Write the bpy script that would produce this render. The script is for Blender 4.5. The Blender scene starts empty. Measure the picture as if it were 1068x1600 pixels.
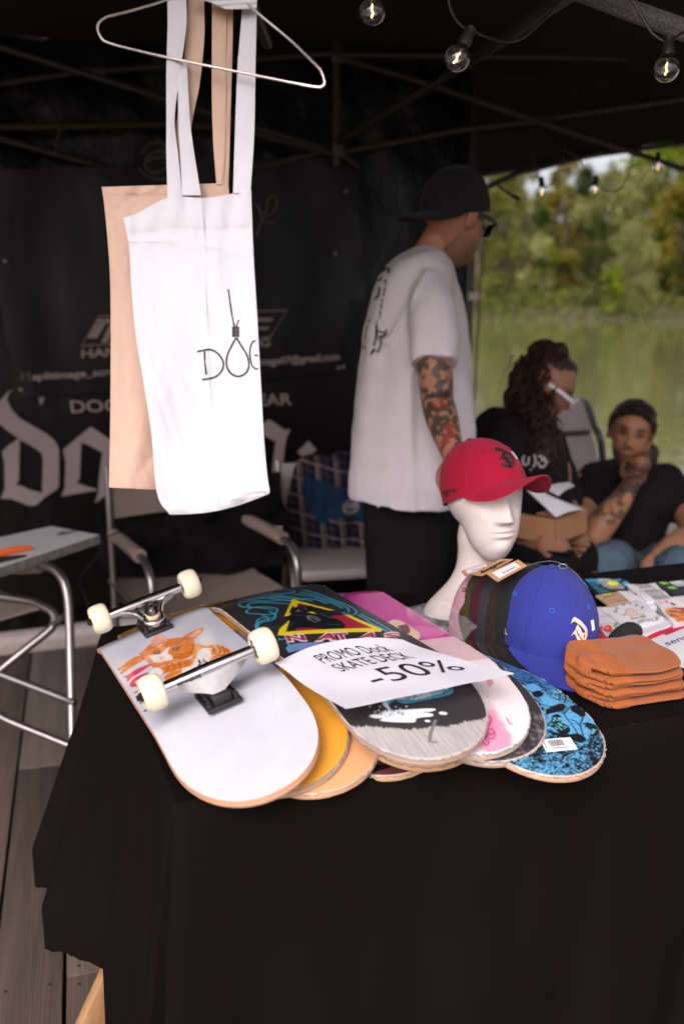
import bpy, bmesh, math, random
import numpy as np
from mathutils import Vector, Matrix, Euler, noise
from mathutils.geometry import tessellate_polygon

SC = bpy.context.scene
COL = SC.collection
R = math.radians
random.seed(7)

# ---------------------------------------------------------------- camera, sky, sun, exposure
CAM_H, PITCH, FPX = 1.45, R(12.8), 1555.6
cam_d = bpy.data.cameras.new('camera')
cam_d.lens = 35; cam_d.sensor_width = 36; cam_d.clip_start = .05; cam_d.clip_end = 1500
cam_d.dof.use_dof = True; cam_d.dof.focus_distance = 1.62; cam_d.dof.aperture_fstop = 2.7
cam_d.dof.aperture_blades = 9
cam = bpy.data.objects.new('camera', cam_d); COL.objects.link(cam)
cam.location = (0, 0, CAM_H); cam.rotation_euler = (R(90) - PITCH, 0, 0)
SC.camera = cam

SUN_EL, SUN_AZ = R(38), R(197)          # azimuth clockwise from +Y: behind the camera, veiled by thin cloud
w = bpy.data.worlds.new('World'); SC.world = w; w.use_nodes = True
wn = w.node_tree.nodes; wn.clear()
sky = wn.new('ShaderNodeTexSky'); sky.sky_type = 'NISHITA'; sky.sun_disc = False
sky.sun_elevation = SUN_EL; sky.sun_rotation = SUN_AZ
sky.air_density = 1.0; sky.dust_density = 5.0; sky.ozone_density = 0.6
bgn = wn.new('ShaderNodeBackground'); bgn.inputs['Strength'].default_value = .15
out = wn.new('ShaderNodeOutputWorld')
hs = wn.new('ShaderNodeHueSaturation'); hs.inputs['Saturation'].default_value = .28      # thin overcast: the blue washed out
tn = wn.new('ShaderNodeMix'); tn.data_type = 'RGBA'; tn.blend_type = 'MULTIPLY'; tn.inputs['Factor'].default_value = 1; tn.inputs['B'].default_value = (1.015, .968, 1.045, 1)
w.node_tree.links.new(sky.outputs[0], hs.inputs['Color']); w.node_tree.links.new(hs.outputs[0], tn.inputs['A']); w.node_tree.links.new(tn.outputs['Result'], bgn.inputs[0]); w.node_tree.links.new(bgn.outputs[0], out.inputs[0])
sl = bpy.data.lights.new('sun', 'SUN'); sl.energy = .55; sl.angle = R(30); sl.color = (1, .955, .91)
so = bpy.data.objects.new('sun', sl); COL.objects.link(so)
sd = Vector((math.sin(SUN_AZ) * math.cos(SUN_EL), math.cos(SUN_AZ) * math.cos(SUN_EL), math.sin(SUN_EL)))
so.rotation_euler = sd.to_track_quat('Z', 'Y').to_euler(); so.location = sd * 20
SC.view_settings.view_transform = 'Standard'; SC.view_settings.look = 'None'
SC.view_settings.exposure = 0.77; SC.view_settings.gamma = 1; SC.view_settings.use_curve_mapping = False
SC.render.engine = 'CYCLES'
SC.cycles.use_denoising = True; SC.cycles.max_bounces = 8; SC.cycles.transparent_max_bounces = 12
SC.cycles.caustics_reflective = False; SC.cycles.caustics_refractive = False

# ---------------------------------------------------------------- survey: photo point -> place
CP, SP = math.cos(PITCH), math.sin(PITCH)
def ray(u, v):
    a = (u - 534) / FPX; b = (800 - v) / FPX
    return Vector((a, CP + b * SP, -SP + b * CP))
def pt(u, v, t): return Vector((0, 0, CAM_H)) + ray(u, v) * t
def pz(u, v, z):
    d = ray(u, v); return Vector((0, 0, CAM_H)) + d * ((z - CAM_H) / d.z)
C0 = Vector((-.22, 1.205, 0)); TA = R(20)            # front left corner of the table, its direction
E1 = Vector((math.cos(TA), math.sin(TA), 0)); E2 = Vector((-math.sin(TA), math.cos(TA), 0))
def tc(u, v, z): return C0 + E1 * u + E2 * v + Vector((0, 0, z))
def pw(u, v, k):                                     # point on the upright plane k metres behind the table front
    d = ray(u, v); o = Vector((0, 0, CAM_H))
    t = (k - (o - C0).dot(E2)) / d.dot(E2); return o + d * t
TABLE_Z = .78

# ---------------------------------------------------------------- objects
def chain(o):
    m = o.matrix_basis.copy()
    while o.parent: o = o.parent; m = o.matrix_basis @ m
    return m
def tag(o, label=None, cat=None, group=None, kind=None):
    for k, x in (('label', label), ('category', cat), ('group', group), ('kind', kind)):
        if x: o[k] = x
    return o
def thing(name, label, cat, loc=(0, 0, 0), rz=0, group=None, mat4=None):
    o = bpy.data.objects.new(name, None); COL.objects.link(o)
    o.empty_display_size = .1
    o.matrix_basis = mat4 if mat4 is not None else Matrix.Translation(loc) @ Matrix.Rotation(rz, 4, 'Z')
    return tag(o, label, cat, group)
def place(name, me, parent=None, mat4=None):
    o = bpy.data.objects.new(name, me); COL.objects.link(o)
    if parent: o.parent = parent
    if mat4 is not None: o.matrix_basis = mat4
    return o
def kids(o): return [c for c in COL.objects if c.parent == o]
def copy_tree(o, parent=None):
    c = o.copy(); COL.objects.link(c)
    if parent: c.parent = parent
    for k in kids(o): copy_tree(k, c)
    return c

def catmull(pts, n=6):
    P = [Vector(p) for p in pts]; out = []
    if len(P) < 3: return P
    for i in range(len(P) - 1):
        a = P[i - 1] if i else P[0] * 2 - P[1]; b, c = P[i], P[i + 1]
        d = P[i + 2] if i + 2 < len(P) else c * 2 - b
        for k in range(n):
            t = k / n
            out.append(.5 * ((2 * b) + (c - a) * t + (2 * a - 5 * b + 4 * c - d) * t * t + (3 * b - a - 3 * c + d) * t ** 3))
    out.append(P[-1]); return out

class MB:
    def __init__(s): s.v = []; s.f = []; s.m = []; s.mi = 0; s.col = None
    def add(s, vs, fs):
        o = len(s.v); s.v += [tuple(p) for p in vs]
        for f in fs: s.f.append([o + i for i in f]); s.m.append(s.mi)
        return s
    def box(s, c, size, rot=None, ch=0):
        x, y, z = [q / 2 for q in size]; c = Vector(c); M_ = rot or Matrix.Identity(3)
        if ch <= 0:
            vs = [Vector((a * x, b * y, d * z)) for a in (-1, 1) for b in (-1, 1) for d in (-1, 1)]
            fs = [(0, 1, 3, 2), (4, 6, 7, 5), (0, 4, 5, 1), (2, 3, 7, 6), (0, 2, 6, 4), (1, 5, 7, 3)]
        else:
            bm = bmesh.new(); bmesh.ops.create_cube(bm, size=1)
            for q in bm.verts: q.co = Vector((q.co.x * 2 * x, q.co.y * 2 * y, q.co.z * 2 * z))
            bmesh.ops.bevel(bm, geom=bm.edges[:], offset=ch, segments=2, profile=.5, affect='EDGES')
            bm.verts.index_update(); vs = [q.co.copy() for q in bm.verts]; fs = [[q.index for q in f.verts] for f in bm.faces]; bm.free()
        return s.add([c + M_ @ q for q in vs], fs)
    def tube(s, pts, r, n=10, closed=False, flat=1.0):
        P = [Vector(p) for p in pts]; m = len(P)
        rr = r if hasattr(r, '__len__') else [r] * m
        t0 = (P[1] - P[0]).normalized(); up = Vector((0, 0, 1)) if abs(t0.z) < .9 else Vector((1, 0, 0))
        nrm = (up - t0 * up.dot(t0)).normalized(); vs = []
        for i in range(m):
            if closed: t = (P[(i + 1) % m] - P[i - 1]).normalized()
            else: t = (P[min(i + 1, m - 1)] - P[max(i - 1, 0)]).normalized()
            nrm = (nrm - t * nrm.dot(t)).normalized(); b = t.cross(nrm)
            for k in range(n):
                a = 2 * math.pi * k / n
                vs.append(P[i] + (nrm * math.cos(a) + b * math.sin(a) * flat) * rr[i])
        fs = []
        for i in range(m if closed else m - 1):
            j = (i + 1) % m
            for k in range(n): fs.append((i * n + k, i * n + (k + 1) % n, j * n + (k + 1) % n, j * n + k))
        if not closed: fs.append(tuple(range(n))[::-1]); fs.append(tuple((m - 1) * n + k for k in range(n)))
        return s.add(vs, fs)
    def lathe(s, prof, c=(0, 0, 0), rot=None, n=28):     # prof: (radius, height) pairs, axis z
        c = Vector(c); M_ = rot or Matrix.Identity(3); vs = []; fs = []
        for r, z in prof:
            for k in range(n):
                a = 2 * math.pi * k / n; vs.append(c + M_ @ Vector((r * math.cos(a), r * math.sin(a), z)))
        for i in range(len(prof) - 1):
            for k in range(n): fs.append((i * n + k, i * n + (k + 1) % n, (i + 1) * n + (k + 1) % n, (i + 1) * n + k))
        if prof[0][0] > 1e-5: fs.append(tuple(range(n))[::-1])
        if prof[-1][0] > 1e-5: fs.append(tuple((len(prof) - 1) * n + k for k in range(n)))
        return s.add(vs, fs)
    def grid(s, fn, nu, nv, cu=False):
        vs = [fn(i / (nu if cu else nu - 1), j / (nv - 1)) for j in range(nv) for i in range(nu)]
        fs = [(j * nu + i, j * nu + (i + 1) % nu, (j + 1) * nu + (i + 1) % nu, (j + 1) * nu + i)
              for j in range(nv - 1) for i in range(nu if cu else nu - 1)]
        return s.add(vs, fs)
    def slab(s, fn, nu, nv, nrm_off):                    # a closed thin sheet: fn top, fn + nrm_off underside
        o = len(s.v); top = [Vector(fn(i / (nu - 1), j / (nv - 1))) for j in range(nv) for i in range(nu)]
        s.grid(fn, nu, nv); q = len(top)
        off = Vector(nrm_off); b0 = len(s.v); s.v += [tuple(p + off) for p in top]
        for j in range(nv - 1):
            for i in range(nu - 1):
                s.f.append([b0 + j * nu + i, b0 + (j + 1) * nu + i, b0 + (j + 1) * nu + i + 1, b0 + j * nu + i + 1]); s.m.append(s.mi)
        ring = [i for i in range(nu)] + [j * nu + nu - 1 for j in range(1, nv)] + [(nv - 1) * nu + i for i in range(nu - 2, -1, -1)] + [j * nu for j in range(nv - 2, 0, -1)]
        for a, b in zip(ring, ring[1:] + ring[:1]):
            s.f.append([o + a, b0 + a, b0 + b, o + b]); s.m.append(s.mi)
        return s
    def poly(s, polys, fn, th=0.0, base=0.0):            # flat outlines carried onto a surface fn(x, y, height)
        for P in polys:
            n = len(P); tri = tessellate_polygon([[Vector((p[0], p[1], 0)) for p in P]])
            top = [fn(p[0], p[1], base + th) for p in P]
            fs = []
            for t in tri:
                a, b, c = [P[i] for i in t]
                ar = (b[0] - a[0]) * (c[1] - a[1]) - (b[1] - a[1]) * (c[0] - a[0])
                fs.append(tuple(t) if ar > 0 else tuple(t)[::-1])
            vs = list(top)
            if th:
                vs += [fn(p[0], p[1], base) for p in P]
                fs += [(i, i + n, (i + 1) % n + n, (i + 1) % n) for i in range(n)]
            s.add(vs, fs)
        return s
    def ellipsoid(s, c, r, rot=None, nu=20, nv=14):
        M_ = rot or Matrix.Identity(3); c = Vector(c)
        def f(a, b):
            p = a * 2 * math.pi; q = -math.pi / 2 + b * math.pi
            return c + M_ @ Vector((r[0] * math.cos(q) * math.cos(p), r[1] * math.cos(q) * math.sin(p), r[2] * math.sin(q)))
        return s.grid(f, nu, nv, True)
    def mesh(s, name, mats, smooth=True):
        me = bpy.data.meshes.new(name); me.from_pydata(s.v, [], s.f)
        for m in (mats if isinstance(mats, (list, tuple)) else [mats]): me.materials.append(m)
        if any(s.m): me.polygons.foreach_set('material_index', s.m)
        if s.col is not None:
            at = me.color_attributes.new('print', 'FLOAT_COLOR', 'POINT')
            c4 = np.ones((len(s.v), 4), np.float32); c4[:, :3] = s.col; at.data.foreach_set('color', c4.ravel())
        if smooth:
            me.polygons.foreach_set('use_smooth', [True] * len(me.polygons))
            me.update(); bm = bmesh.new(); bm.from_mesh(me)
            bmesh.ops.remove_doubles(bm, verts=bm.verts, dist=1e-6) if s.col is None else None
            bmesh.ops.recalc_face_normals(bm, faces=bm.faces) if s.col is None else None
            lim = R(smooth if smooth is not True else 38)
            for e in bm.edges:
                if len(e.link_faces) == 2 and e.calc_face_angle(0) > lim: e.smooth = False
            bm.to_mesh(me); bm.free()
        me.update(); return me
    def build(s, name, mat, parent=None, world=True, smooth=True, **kw):
        if parent and world:
            im = chain(parent).inverted(); s.v = [tuple(im @ Vector(p)) for p in s.v]
        o = place(name, s.mesh(name, mat, smooth), parent)
        return tag(o, **kw)

# ---------------------------------------------------------------- materials
MATS = {}
def mat(name, col=(.5, .5, .5), rough=.6, metal=0, var=.12, vscale=6, bump=.0, bscale=60, bstretch=(1, 1, 1), coat=0, coat_rough=.08,
        coat_bump=0, coat_scale=25, sheen=0, attr=False, trans=0, ior=1.45, emit=None, estr=0, sss=0, rvar=.08, spec=.5, weave=0, weave_scale=900,
        coords='Object', alpha=1, wood=0):
    if name in MATS: return MATS[name]
    m = bpy.data.materials.new(name); m.use_nodes = True; nt = m.node_tree; N = nt.nodes; L = nt.links
    b = N['Principled BSDF']; I = b.inputs
    I['Metallic'].default_value = metal; I['Coat Weight'].default_value = coat; I['Coat Roughness'].default_value = coat_rough
    I['Transmission Weight'].default_value = trans; I['IOR'].default_value = ior; I['Sheen Weight'].default_value = sheen
    I['Specular IOR Level'].default_value = spec; I['Alpha'].default_value = alpha
    if sss: I['Subsurface Weight'].default_value = sss; I['Subsurface Radius'].default_value = (.02, .008, .004); I['Subsurface Scale'].default_value = .4
    tcn = N.new('ShaderNodeTexCoord'); co = tcn.outputs[coords]
    def noise_at(scale, stretch=(1, 1, 1), detail=4):
        mp = N.new('ShaderNodeMapping'); mp.inputs['Scale'].default_value = stretch; L.new(co, mp.inputs[0])
        n = N.new('ShaderNodeTexNoise'); n.inputs['Scale'].default_value = scale; n.inputs['Detail'].default_value = detail
        L.new(mp.outputs[0], n.inputs['Vector']); return n.outputs['Fac']
    base = None
    if attr:
        a = N.new('ShaderNodeAttribute'); a.attribute_name = 'print'; base = a.outputs['Color']
    nf = noise_at(vscale, bstretch if wood else (1, 1, 1))
    mr = N.new('ShaderNodeMapRange'); mr.inputs['From Min'].default_value = .25; mr.inputs['From Max'].default_value = .75
    mr.inputs['To Min'].default_value = 1 - var; mr.inputs['To Max'].default_value = 1 + var; L.new(nf, mr.inputs['Value'])
    mx = N.new('ShaderNodeMix'); mx.data_type = 'RGBA'; mx.blend_type = 'MULTIPLY'; mx.inputs['Factor'].default_value = 1
    if base: L.new(base, mx.inputs['A'])
    else: mx.inputs['A'].default_value = (*col, 1)
    L.new(mr.outputs[0], mx.inputs['B']); L.new(mx.outputs['Result'], I['Base Color'])
    rr = N.new('ShaderNodeMapRange'); rr.inputs['To Min'].default_value = max(.02, rough - rvar); rr.inputs['To Max'].default_value = min(1, rough + rvar)
    L.new(noise_at(vscale * 3), rr.inputs['Value']); L.new(rr.outputs[0], I['Roughness'])
    nrm = None
    if bump:
        bp = N.new('ShaderNodeBump'); bp.inputs['Strength'].default_value = 1; bp.inputs['Distance'].default_value = bump
        L.new(noise_at(bscale, bstretch, 5), bp.inputs['Height']); nrm = bp.outputs[0]
    if weave:
        wv = N.new('ShaderNodeTexWave'); wv.inputs['Scale'].default_value = weave_scale; wv.bands_direction = 'DIAGONAL'; L.new(co, wv.inputs['Vector'])
        b2 = N.new('ShaderNodeBump'); b2.inputs['Distance'].default_value = weave; L.new(wv.outputs['Fac'], b2.inputs['Height'])
        if nrm: L.new(nrm, b2.inputs['Normal'])
        nrm = b2.outputs[0]
    if nrm: L.new(nrm, I['Normal'])
    if coat_bump:
        b3 = N.new('ShaderNodeBump'); b3.inputs['Distance'].default_value = coat_bump
        L.new(noise_at(coat_scale, (1, .25, 1), 3), b3.inputs['Height']); L.new(b3.outputs[0], I['Coat Normal'])
    if emit: I['Emission Color'].default_value = (*emit, 1); I['Emission Strength'].default_value = estr
    MATS[name] = m; return m

# ---------------------------------------------------------------- lettering
_tx = {}
def text_tris(s, bold=0.0, res=3):
    k = (s, bold, res)
    if k not in _tx:
        c = bpy.data.curves.new('lettering', 'FONT'); c.body = s; c.size = 1; c.offset = bold; c.resolution_u = res
        o = bpy.data.objects.new('lettering', c); COL.objects.link(o)
        dg = bpy.context.evaluated_depsgraph_get(); dg.update()
        me = bpy.data.meshes.new_from_object(o.evaluated_get(dg)); me.calc_loop_triangles()
        V = np.array([v.co[:2] for v in me.vertices]); T = np.array([t.vertices[:] for t in me.loop_triangles])
        bpy.data.objects.remove(o); bpy.data.curves.remove(c); bpy.data.meshes.remove(me)
        x0, x1 = V[:, 0].min(), V[:, 0].max(); V[:, 0] = (V[:, 0] - x0) / (x1 - x0); V[:, 1] /= .70
        _tx[k] = (V, T, x1 - x0)
    return _tx[k]

class Canvas:                                            # flat print, later carried by the mesh as a colour attribute
    def __init__(s, x0, x1, y0, y1, res, bg, pmap=None):
        s.x0, s.y0, s.res = x0, y0, res; s.W = int((x1 - x0) / res) + 1; s.H = int((y1 - y0) / res) + 1
        s.a = np.empty((s.H, s.W, 3), np.float32); s.a[:] = bg
        s.X, s.Y = np.meshgrid(x0 + np.arange(s.W) * res, y0 + np.arange(s.H) * res); s.pmap = pmap
    def m(s, pts, px=True): return np.array([s.pmap(*p) if (px and s.pmap) else p for p in pts], float)
    def _win(s, P, pad=0):
        i0 = max(0, int((P[:, 0].min() - pad - s.x0) / s.res)); i1 = min(s.W, int((P[:, 0].max() + pad - s.x0) / s.res) + 2)
        j0 = max(0, int((P[:, 1].min() - pad - s.y0) / s.res)); j1 = min(s.H, int((P[:, 1].max() + pad - s.y0) / s.res) + 2)
        return (slice(j0, j1), slice(i0, i1)) if i1 > i0 and j1 > j0 else None
    def put(s, w_, mask, col, al=1.0):
        k = (mask.astype(np.float32) * al)[..., None]; s.a[w_] = s.a[w_] * (1 - k) + np.array(col, np.float32) * k
    def inside(s, P, w_):
        X, Y = s.X[w_], s.Y[w_]; ins = np.zeros(X.shape, bool)
        for (xa, ya), (xb, yb) in zip(P, np.roll(P, -1, 0)):
            if ya == yb: continue
            c = (ya > Y) != (yb > Y); ins ^= c & (X < (xb - xa) * (Y - ya) / (yb - ya) + xa)
        return ins
    def poly(s, pts, col, al=1.0, px=True, smooth=False):
        P = s.m(pts, px)
        if smooth: P = np.array([p[:2] for p in catmull([(*q, 0) for q in np.vstack([P, P[:1]])], 5)[:-1]])
        w_ = s._win(P)
        if w_: s.put(w_, s.inside(P, w_), col, al)
    def stroke(s, pts, wd, col, al=1.0, px=True, smooth=True, closed=False):
        P = s.m(pts, px)
        if closed: P = np.vstack([P, P[:1]])
        if smooth and len(P) > 2: P = np.array([p[:2] for p in catmull([(*q, 0) for q in P], 4)])
        for A, B in zip(P[:-1], P[1:]):
            w_ = s._win(np.array([A, B]), wd)
            if not w_: continue
            X, Y = s.X[w_] - A[0], s.Y[w_] - A[1]; d = B - A; l2 = max(d @ d, 1e-12)
            t = np.clip((X * d[0] + Y * d[1]) / l2, 0, 1)
            s.put(w_, np.clip((wd / 2 - np.hypot(X - t * d[0], Y - t * d[1])) / s.res + .5, 0, 1), col, al)
    def ell(s, u, v, ru, rv, col, al=1.0, px=True, rot=0):
        pts = []
        for k in range(28):
            a = 2 * math.pi * k / 28; x, y = ru * math.cos(a), rv * math.sin(a)
            pts.append((u + x * math.cos(rot) - y * math.sin(rot), v + x * math.sin(rot) + y * math.cos(rot)))
        s.poly(pts, col, al, px)
    def text(s, txt, p0, p1, p2, col, bold=0.0, al=1.0, px=True):
        V, T, _ = text_tris(txt, bold); a, b, c = s.m([p0, p1, p2], px)
        Q = a + V[:, :1] * (b - a) + V[:, 1:] * (c - a)
        w_ = s._win(Q)
        if not w_: return
        mk = np.zeros(s.X[w_].shape, bool); ox, oy = w_[1].start, w_[0].start
        for t in T:
            A, B, C = Q[t]; w2 = s._win(Q[t])
            if not w2: continue
            X, Y = s.X[w2], s.Y[w2]
            e1 = (B[0] - A[0]) * (Y - A[1]) - (B[1] - A[1]) * (X - A[0]); e2 = (C[0] - B[0]) * (Y - B[1]) - (C[1] - B[1]) * (X - B[0])
            e3 = (A[0] - C[0]) * (Y - C[1]) - (A[1] - C[1]) * (X - C[0])
            ins = ((e1 >= 0) & (e2 >= 0) & (e3 >= 0)) | ((e1 <= 0) & (e2 <= 0) & (e3 <= 0))
            mk[w2[0].start - oy:w2[0].stop - oy, w2[1].start - ox:w2[1].stop - ox] |= ins
        s.put(w_, mk, col, al)
    def noise(s, sx, sy=None, seed=0, oct=3):
        rs = np.random.RandomState(seed); sy = sy or sx; out = np.zeros(s.X.shape); amp = 1; tot = 0
        for o in range(oct):
            gx = (s.X - s.x0) / sx * 2 ** o; gy = (s.Y - s.y0) / sy * 2 ** o
            g = rs.rand(int(gy.max()) + 3, int(gx.max()) + 3); i = gx.astype(int); j = gy.astype(int); fx = gx - i; fy = gy - j
            fx = fx * fx * (3 - 2 * fx); fy = fy * fy * (3 - 2 * fy)
            out += amp * ((g[j, i] * (1 - fx) + g[j, i + 1] * fx) * (1 - fy) + (g[j + 1, i] * (1 - fx) + g[j + 1, i + 1] * fx) * fy); tot += amp; amp *= .5
        return out / tot
    def blur(s):
        a = s.a; s.a = (a + np.roll(a, 1, 0) + np.roll(a, -1, 0)) / 3; a = s.a; s.a = (a + np.roll(a, 1, 1) + np.roll(a, -1, 1)) / 3
    def sample(s, xy):
        xy = np.asarray(xy); gx = np.clip((xy[:, 0] - s.x0) / s.res, 0, s.W - 1.001); gy = np.clip((xy[:, 1] - s.y0) / s.res, 0, s.H - 1.001)
        i, j = gx.astype(int), gy.astype(int); fx, fy = (gx - i)[:, None], (gy - j)[:, None]
        return (s.a[j, i] * (1 - fx) + s.a[j, i + 1] * fx) * (1 - fy) + (s.a[j + 1, i] * (1 - fx) + s.a[j + 1, i + 1] * fx) * fy

def lettering(txt, fn, bold=0.0, res=3):                 # text as thin flat geometry on fn(x, y), x along 0..1, y in cap heights
    V, T, _ = text_tris(txt, bold, res); mb = MB(); mb.add([fn(a, b) for a, b in V], [tuple(t) for t in T]); return mb
# ================================================================ the setting: river, banks, deck
M_water = mat('river_water', (.165, .165, .062), rough=.06, var=.25, vscale=.05, bump=.004, bscale=1.2, bstretch=(.5, 1.6, 1), rvar=.04, spec=.5)
mb = MB(); mb.add([(-400, -60, -1), (400, -60, -1), (400, 500, -1), (-400, 500, -1)], [(0, 1, 2, 3)])
mb.build('river', M_water, smooth=False, kind='structure')
M_bank = mat('bank_soil', (.07, .058, .03), rough=.95, var=.4, vscale=.6, bump=.1, bscale=2)
def bank(a, b):
    x = -300 + 600 * a; y = 74 + 126 * b + 2.5 * math.sin(x * .045) + 1.2 * math.sin(x * .17 + 1)
    return Vector((x, y, -1.6 + min(1, b * 30) * 1.1 + b * 4 + .5 * noise.noise(Vector((x * .1, y * .1, 0)))))
MB().grid(bank, 160, 40).build('far_bank', M_bank, kind='structure')

# floating weed near the platform
M_weed = mat('weed_mat', (.20, .185, .065), rough=.8, var=.35, vscale=2, bump=.02, bscale=6)
mb = MB(); rw = random.Random(5)
for k in range(9000):
    y = 9.5 + 9 * rw.random() ** 1.5; x = 1.0 + rw.uniform(-.25, 1) * y * .9; s = rw.uniform(.015, .07); a = rw.uniform(0, 3.1); z = -.985 + rw.uniform(0, .01)
    n = 6; mb.add([(x + s * math.cos(a + q * 6.283 / n) * rw.uniform(.6, 1.2), y + s * math.sin(a + q * 6.283 / n) * rw.uniform(.6, 1.2), z) for q in range(n)], [tuple(range(n))])
mb.build('water_weed', M_weed, smooth=False, kind='stuff')

# ---- trees of the far bank
def leaf_mat(name, c1, c2):
    m = bpy.data.materials.new(name); m.use_nodes = True; nt = m.node_tree; N = nt.nodes; L = nt.links; b = N['Principled BSDF']
    tcn = N.new('ShaderNodeTexCoord'); nz = N.new('ShaderNodeTexNoise'); nz.inputs['Scale'].default_value = .55; nz.inputs['Detail'].default_value = 3
    L.new(tcn.outputs['Object'], nz.inputs['Vector'])
    cr = N.new('ShaderNodeValToRGB'); cr.color_ramp.elements[0].position = .35; cr.color_ramp.elements[1].position = .65
    cr.color_ramp.elements[0].color = (*c1, 1); cr.color_ramp.elements[1].color = (*c2, 1); L.new(nz.outputs['Fac'], cr.inputs[0])
    L.new(cr.outputs[0], b.inputs['Base Color']); b.inputs['Roughness'].default_value = .65; b.inputs['Specular IOR Level'].default_value = .1
    tr = N.new('ShaderNodeBsdfTranslucent'); L.new(cr.outputs[0], tr.inputs[0])
    mx = N.new('ShaderNodeMixShader'); mx.inputs[0].default_value = .35; L.new(b.outputs[0], mx.inputs[1]); L.new(tr.outputs[0], mx.inputs[2])
    L.new(mx.outputs[0], N['Material Output'].inputs[0]); return m
LM = [leaf_mat('leaves_olive', (.095, .115, .020), (.22, .225, .045)), leaf_mat('leaves_dark', (.030, .052, .009), (.080, .105, .016)),
      leaf_mat('leaves_lime', (.10, .16, .010), (.23, .29, .018)), leaf_mat('leaves_grey_willow', (.14, .155, .046), (.29, .285, .095)),
      leaf_mat('leaves_autumn', (.16, .13, .018), (.27, .22, .030))]
M_bark = mat('tree_bark', (.075, .055, .038), rough=.95, var=.3, vscale=2, bump=.03, bscale=8)
def crown_mesh(name, n, h, wd, low, clumps, seed, leaf=.34, hang=0):
    rs = random.Random(seed); mb = MB(); cl = []
    for c in range(clumps):
        a = rs.uniform(0, 6.283); q = rs.random(); z = low + (h - low) * q; rad = wd * (math.sin(math.pi * min(1, .18 + q * .82)) ** .7) * rs.uniform(.25, .95)
        cl.append((Vector((rad * math.cos(a), rad * math.sin(a), z)), rs.uniform(.16, .34) * wd))
    for k in range(n):
        c, r = rs.choice(cl); d = Vector((rs.gauss(0, 1), rs.gauss(0, 1), rs.gauss(0, .8))).normalized() * r * rs.random() ** .4
        p = c + d; p.z -= hang * rs.random() * r
        a = Vector((rs.uniform(-1, 1), rs.uniform(-1, 1), rs.uniform(-.6, .6) - hang)).normalized()
        b = a.cross(Vector((rs.uniform(-1, 1), rs.uniform(-1, 1), rs.uniform(-1, 1)))).normalized(); s = leaf * rs.uniform(.5, 1.2)
        mb.add([p - a * s * .5, p + b * s * .28, p + a * s * .5, p - b * s * .28], [(0, 1, 2, 3)])
    return mb
KIND = [('olive green', dict(h=11, wd=3.4, low=2.0, clumps=34)), ('dark green', dict(h=9.5, wd=2.9, low=1.0, clumps=30)), ('bright lime', dict(h=6.2, wd=2.3, low=.4, clumps=20)),
        ('pale grey green', dict(h=8.6, wd=3.6, low=.8, clumps=30, hang=.8)), ('yellowing', dict(h=10.2, wd=2.7, low=1.8, clumps=26))]
CM = []
for i, (nm, kw) in enumerate(KIND):
    row = []
    for sdd in (1, 2): row.append(crown_mesh('crown', 5200, seed=i * 10 + sdd, **kw).mesh('crown', LM[i], smooth=False))
    t = MB(); t.tube([(0, 0, -1), (.1, 0, kw['h'] * .3), (-.1, .1, kw['h'] * .75)], [.22, .17, .05], 7)
    rs = random.Random(i)
    for k in range(6):
        a = rs.uniform(0, 6.28); z = kw['h'] * rs.uniform(.25, .6)
        t.tube([(0, 0, z), (kw['wd'] * .35 * math.cos(a), kw['wd'] * .35 * math.sin(a), z + 1), (kw['wd'] * .65 * math.cos(a), kw['wd'] * .65 * math.sin(a), z + 2.2)], [.09, .06, .025], 5)
    CM.append((row, t.mesh('trunk', M_bark)))
# photo column, distance, kind, scale
TREES = [(742, 80, 0, 1.0, 'just right of the tent pole'), (790, 82, 3, .98, 'low over the water left of the others'), (812, 96, 0, 1.0, 'whose thin top is crossed by white sky'),
         (836, 88, 1, .72, 'with a dark hollow under it'), (850, 84, 2, .72, 'round and bushy beside the dark hollow'), (878, 92, 4, 1.0, 'turning yellow under the string lights'), (905, 98, 1, 1.05, 'slim and dark in the middle of the wood'),
         (925, 82, 1, .62, 'low and dark at the waterline'), (948, 90, 3, 1.12, 'broadest in the middle of the wood'), (955, 78, 2, .48, 'small bright one right at the waterline'), (985, 79, 3, .62, 'low over the water at right'),
         (1000, 92, 3, 1.12, 'wide and dusty left of the tallest tree'), (1030, 94, 2, 2.05, 'the tallest, at the right edge of the view'), (1060, 84, 4, .95, 'at the right edge of the view'), (1075, 80, 1, .7, 'dark low one at the right edge'),
         (770, 100, 4, .95, 'peeping over the pale willow'), (1110, 86, 0, 1.15, 'just beyond the right edge'), (1160, 88, 1, 1.2, 'further right along the bank'), (700, 86, 1, 1.1, 'behind the tent wall'), (650, 84, 0, 1.1, 'further left behind the wall'),
         (930, 112, 0, .98, 'farther back under the sky gap'), (860, 110, 0, .98, 'farther back with a ragged top'), (1015, 106, 0, 1.2, 'farther back beside the sky gap'), (975, 100, 1, 1.0, 'dark behind the broad pale tree'), (600, 90, 3, 1.2, 'far left behind the wall'), (1240, 90, 3, 1.2, 'far right along the bank')]
NMS = ['olive_tree_crown', 'dark_tree', 'lime_tree', 'willow_tree', 'yellow_tree']
for i, (u, dist, k, s, where) in enumerate(TREES):
    d = ray(u, 490); loc = Vector((d.x / d.y * dist, dist, -.9))
    t = thing(['tall_tree', 'dark_tree', 'bright_tree', 'willow_tree', 'autumn_tree'][k], KIND[k][0] + ' tree on the far bank ' + where, 'tree', group='trees on the far river bank',
              mat4=Matrix.Translation(loc) @ Matrix.Rotation(i * 1.7, 4, 'Z') @ Matrix.Diagonal((s * 1.08, s * 1.08, s * 1.27, 1)))
    place('crown', CM[k][0][i % 2], t); place('trunk', CM[k][1], t)
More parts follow.
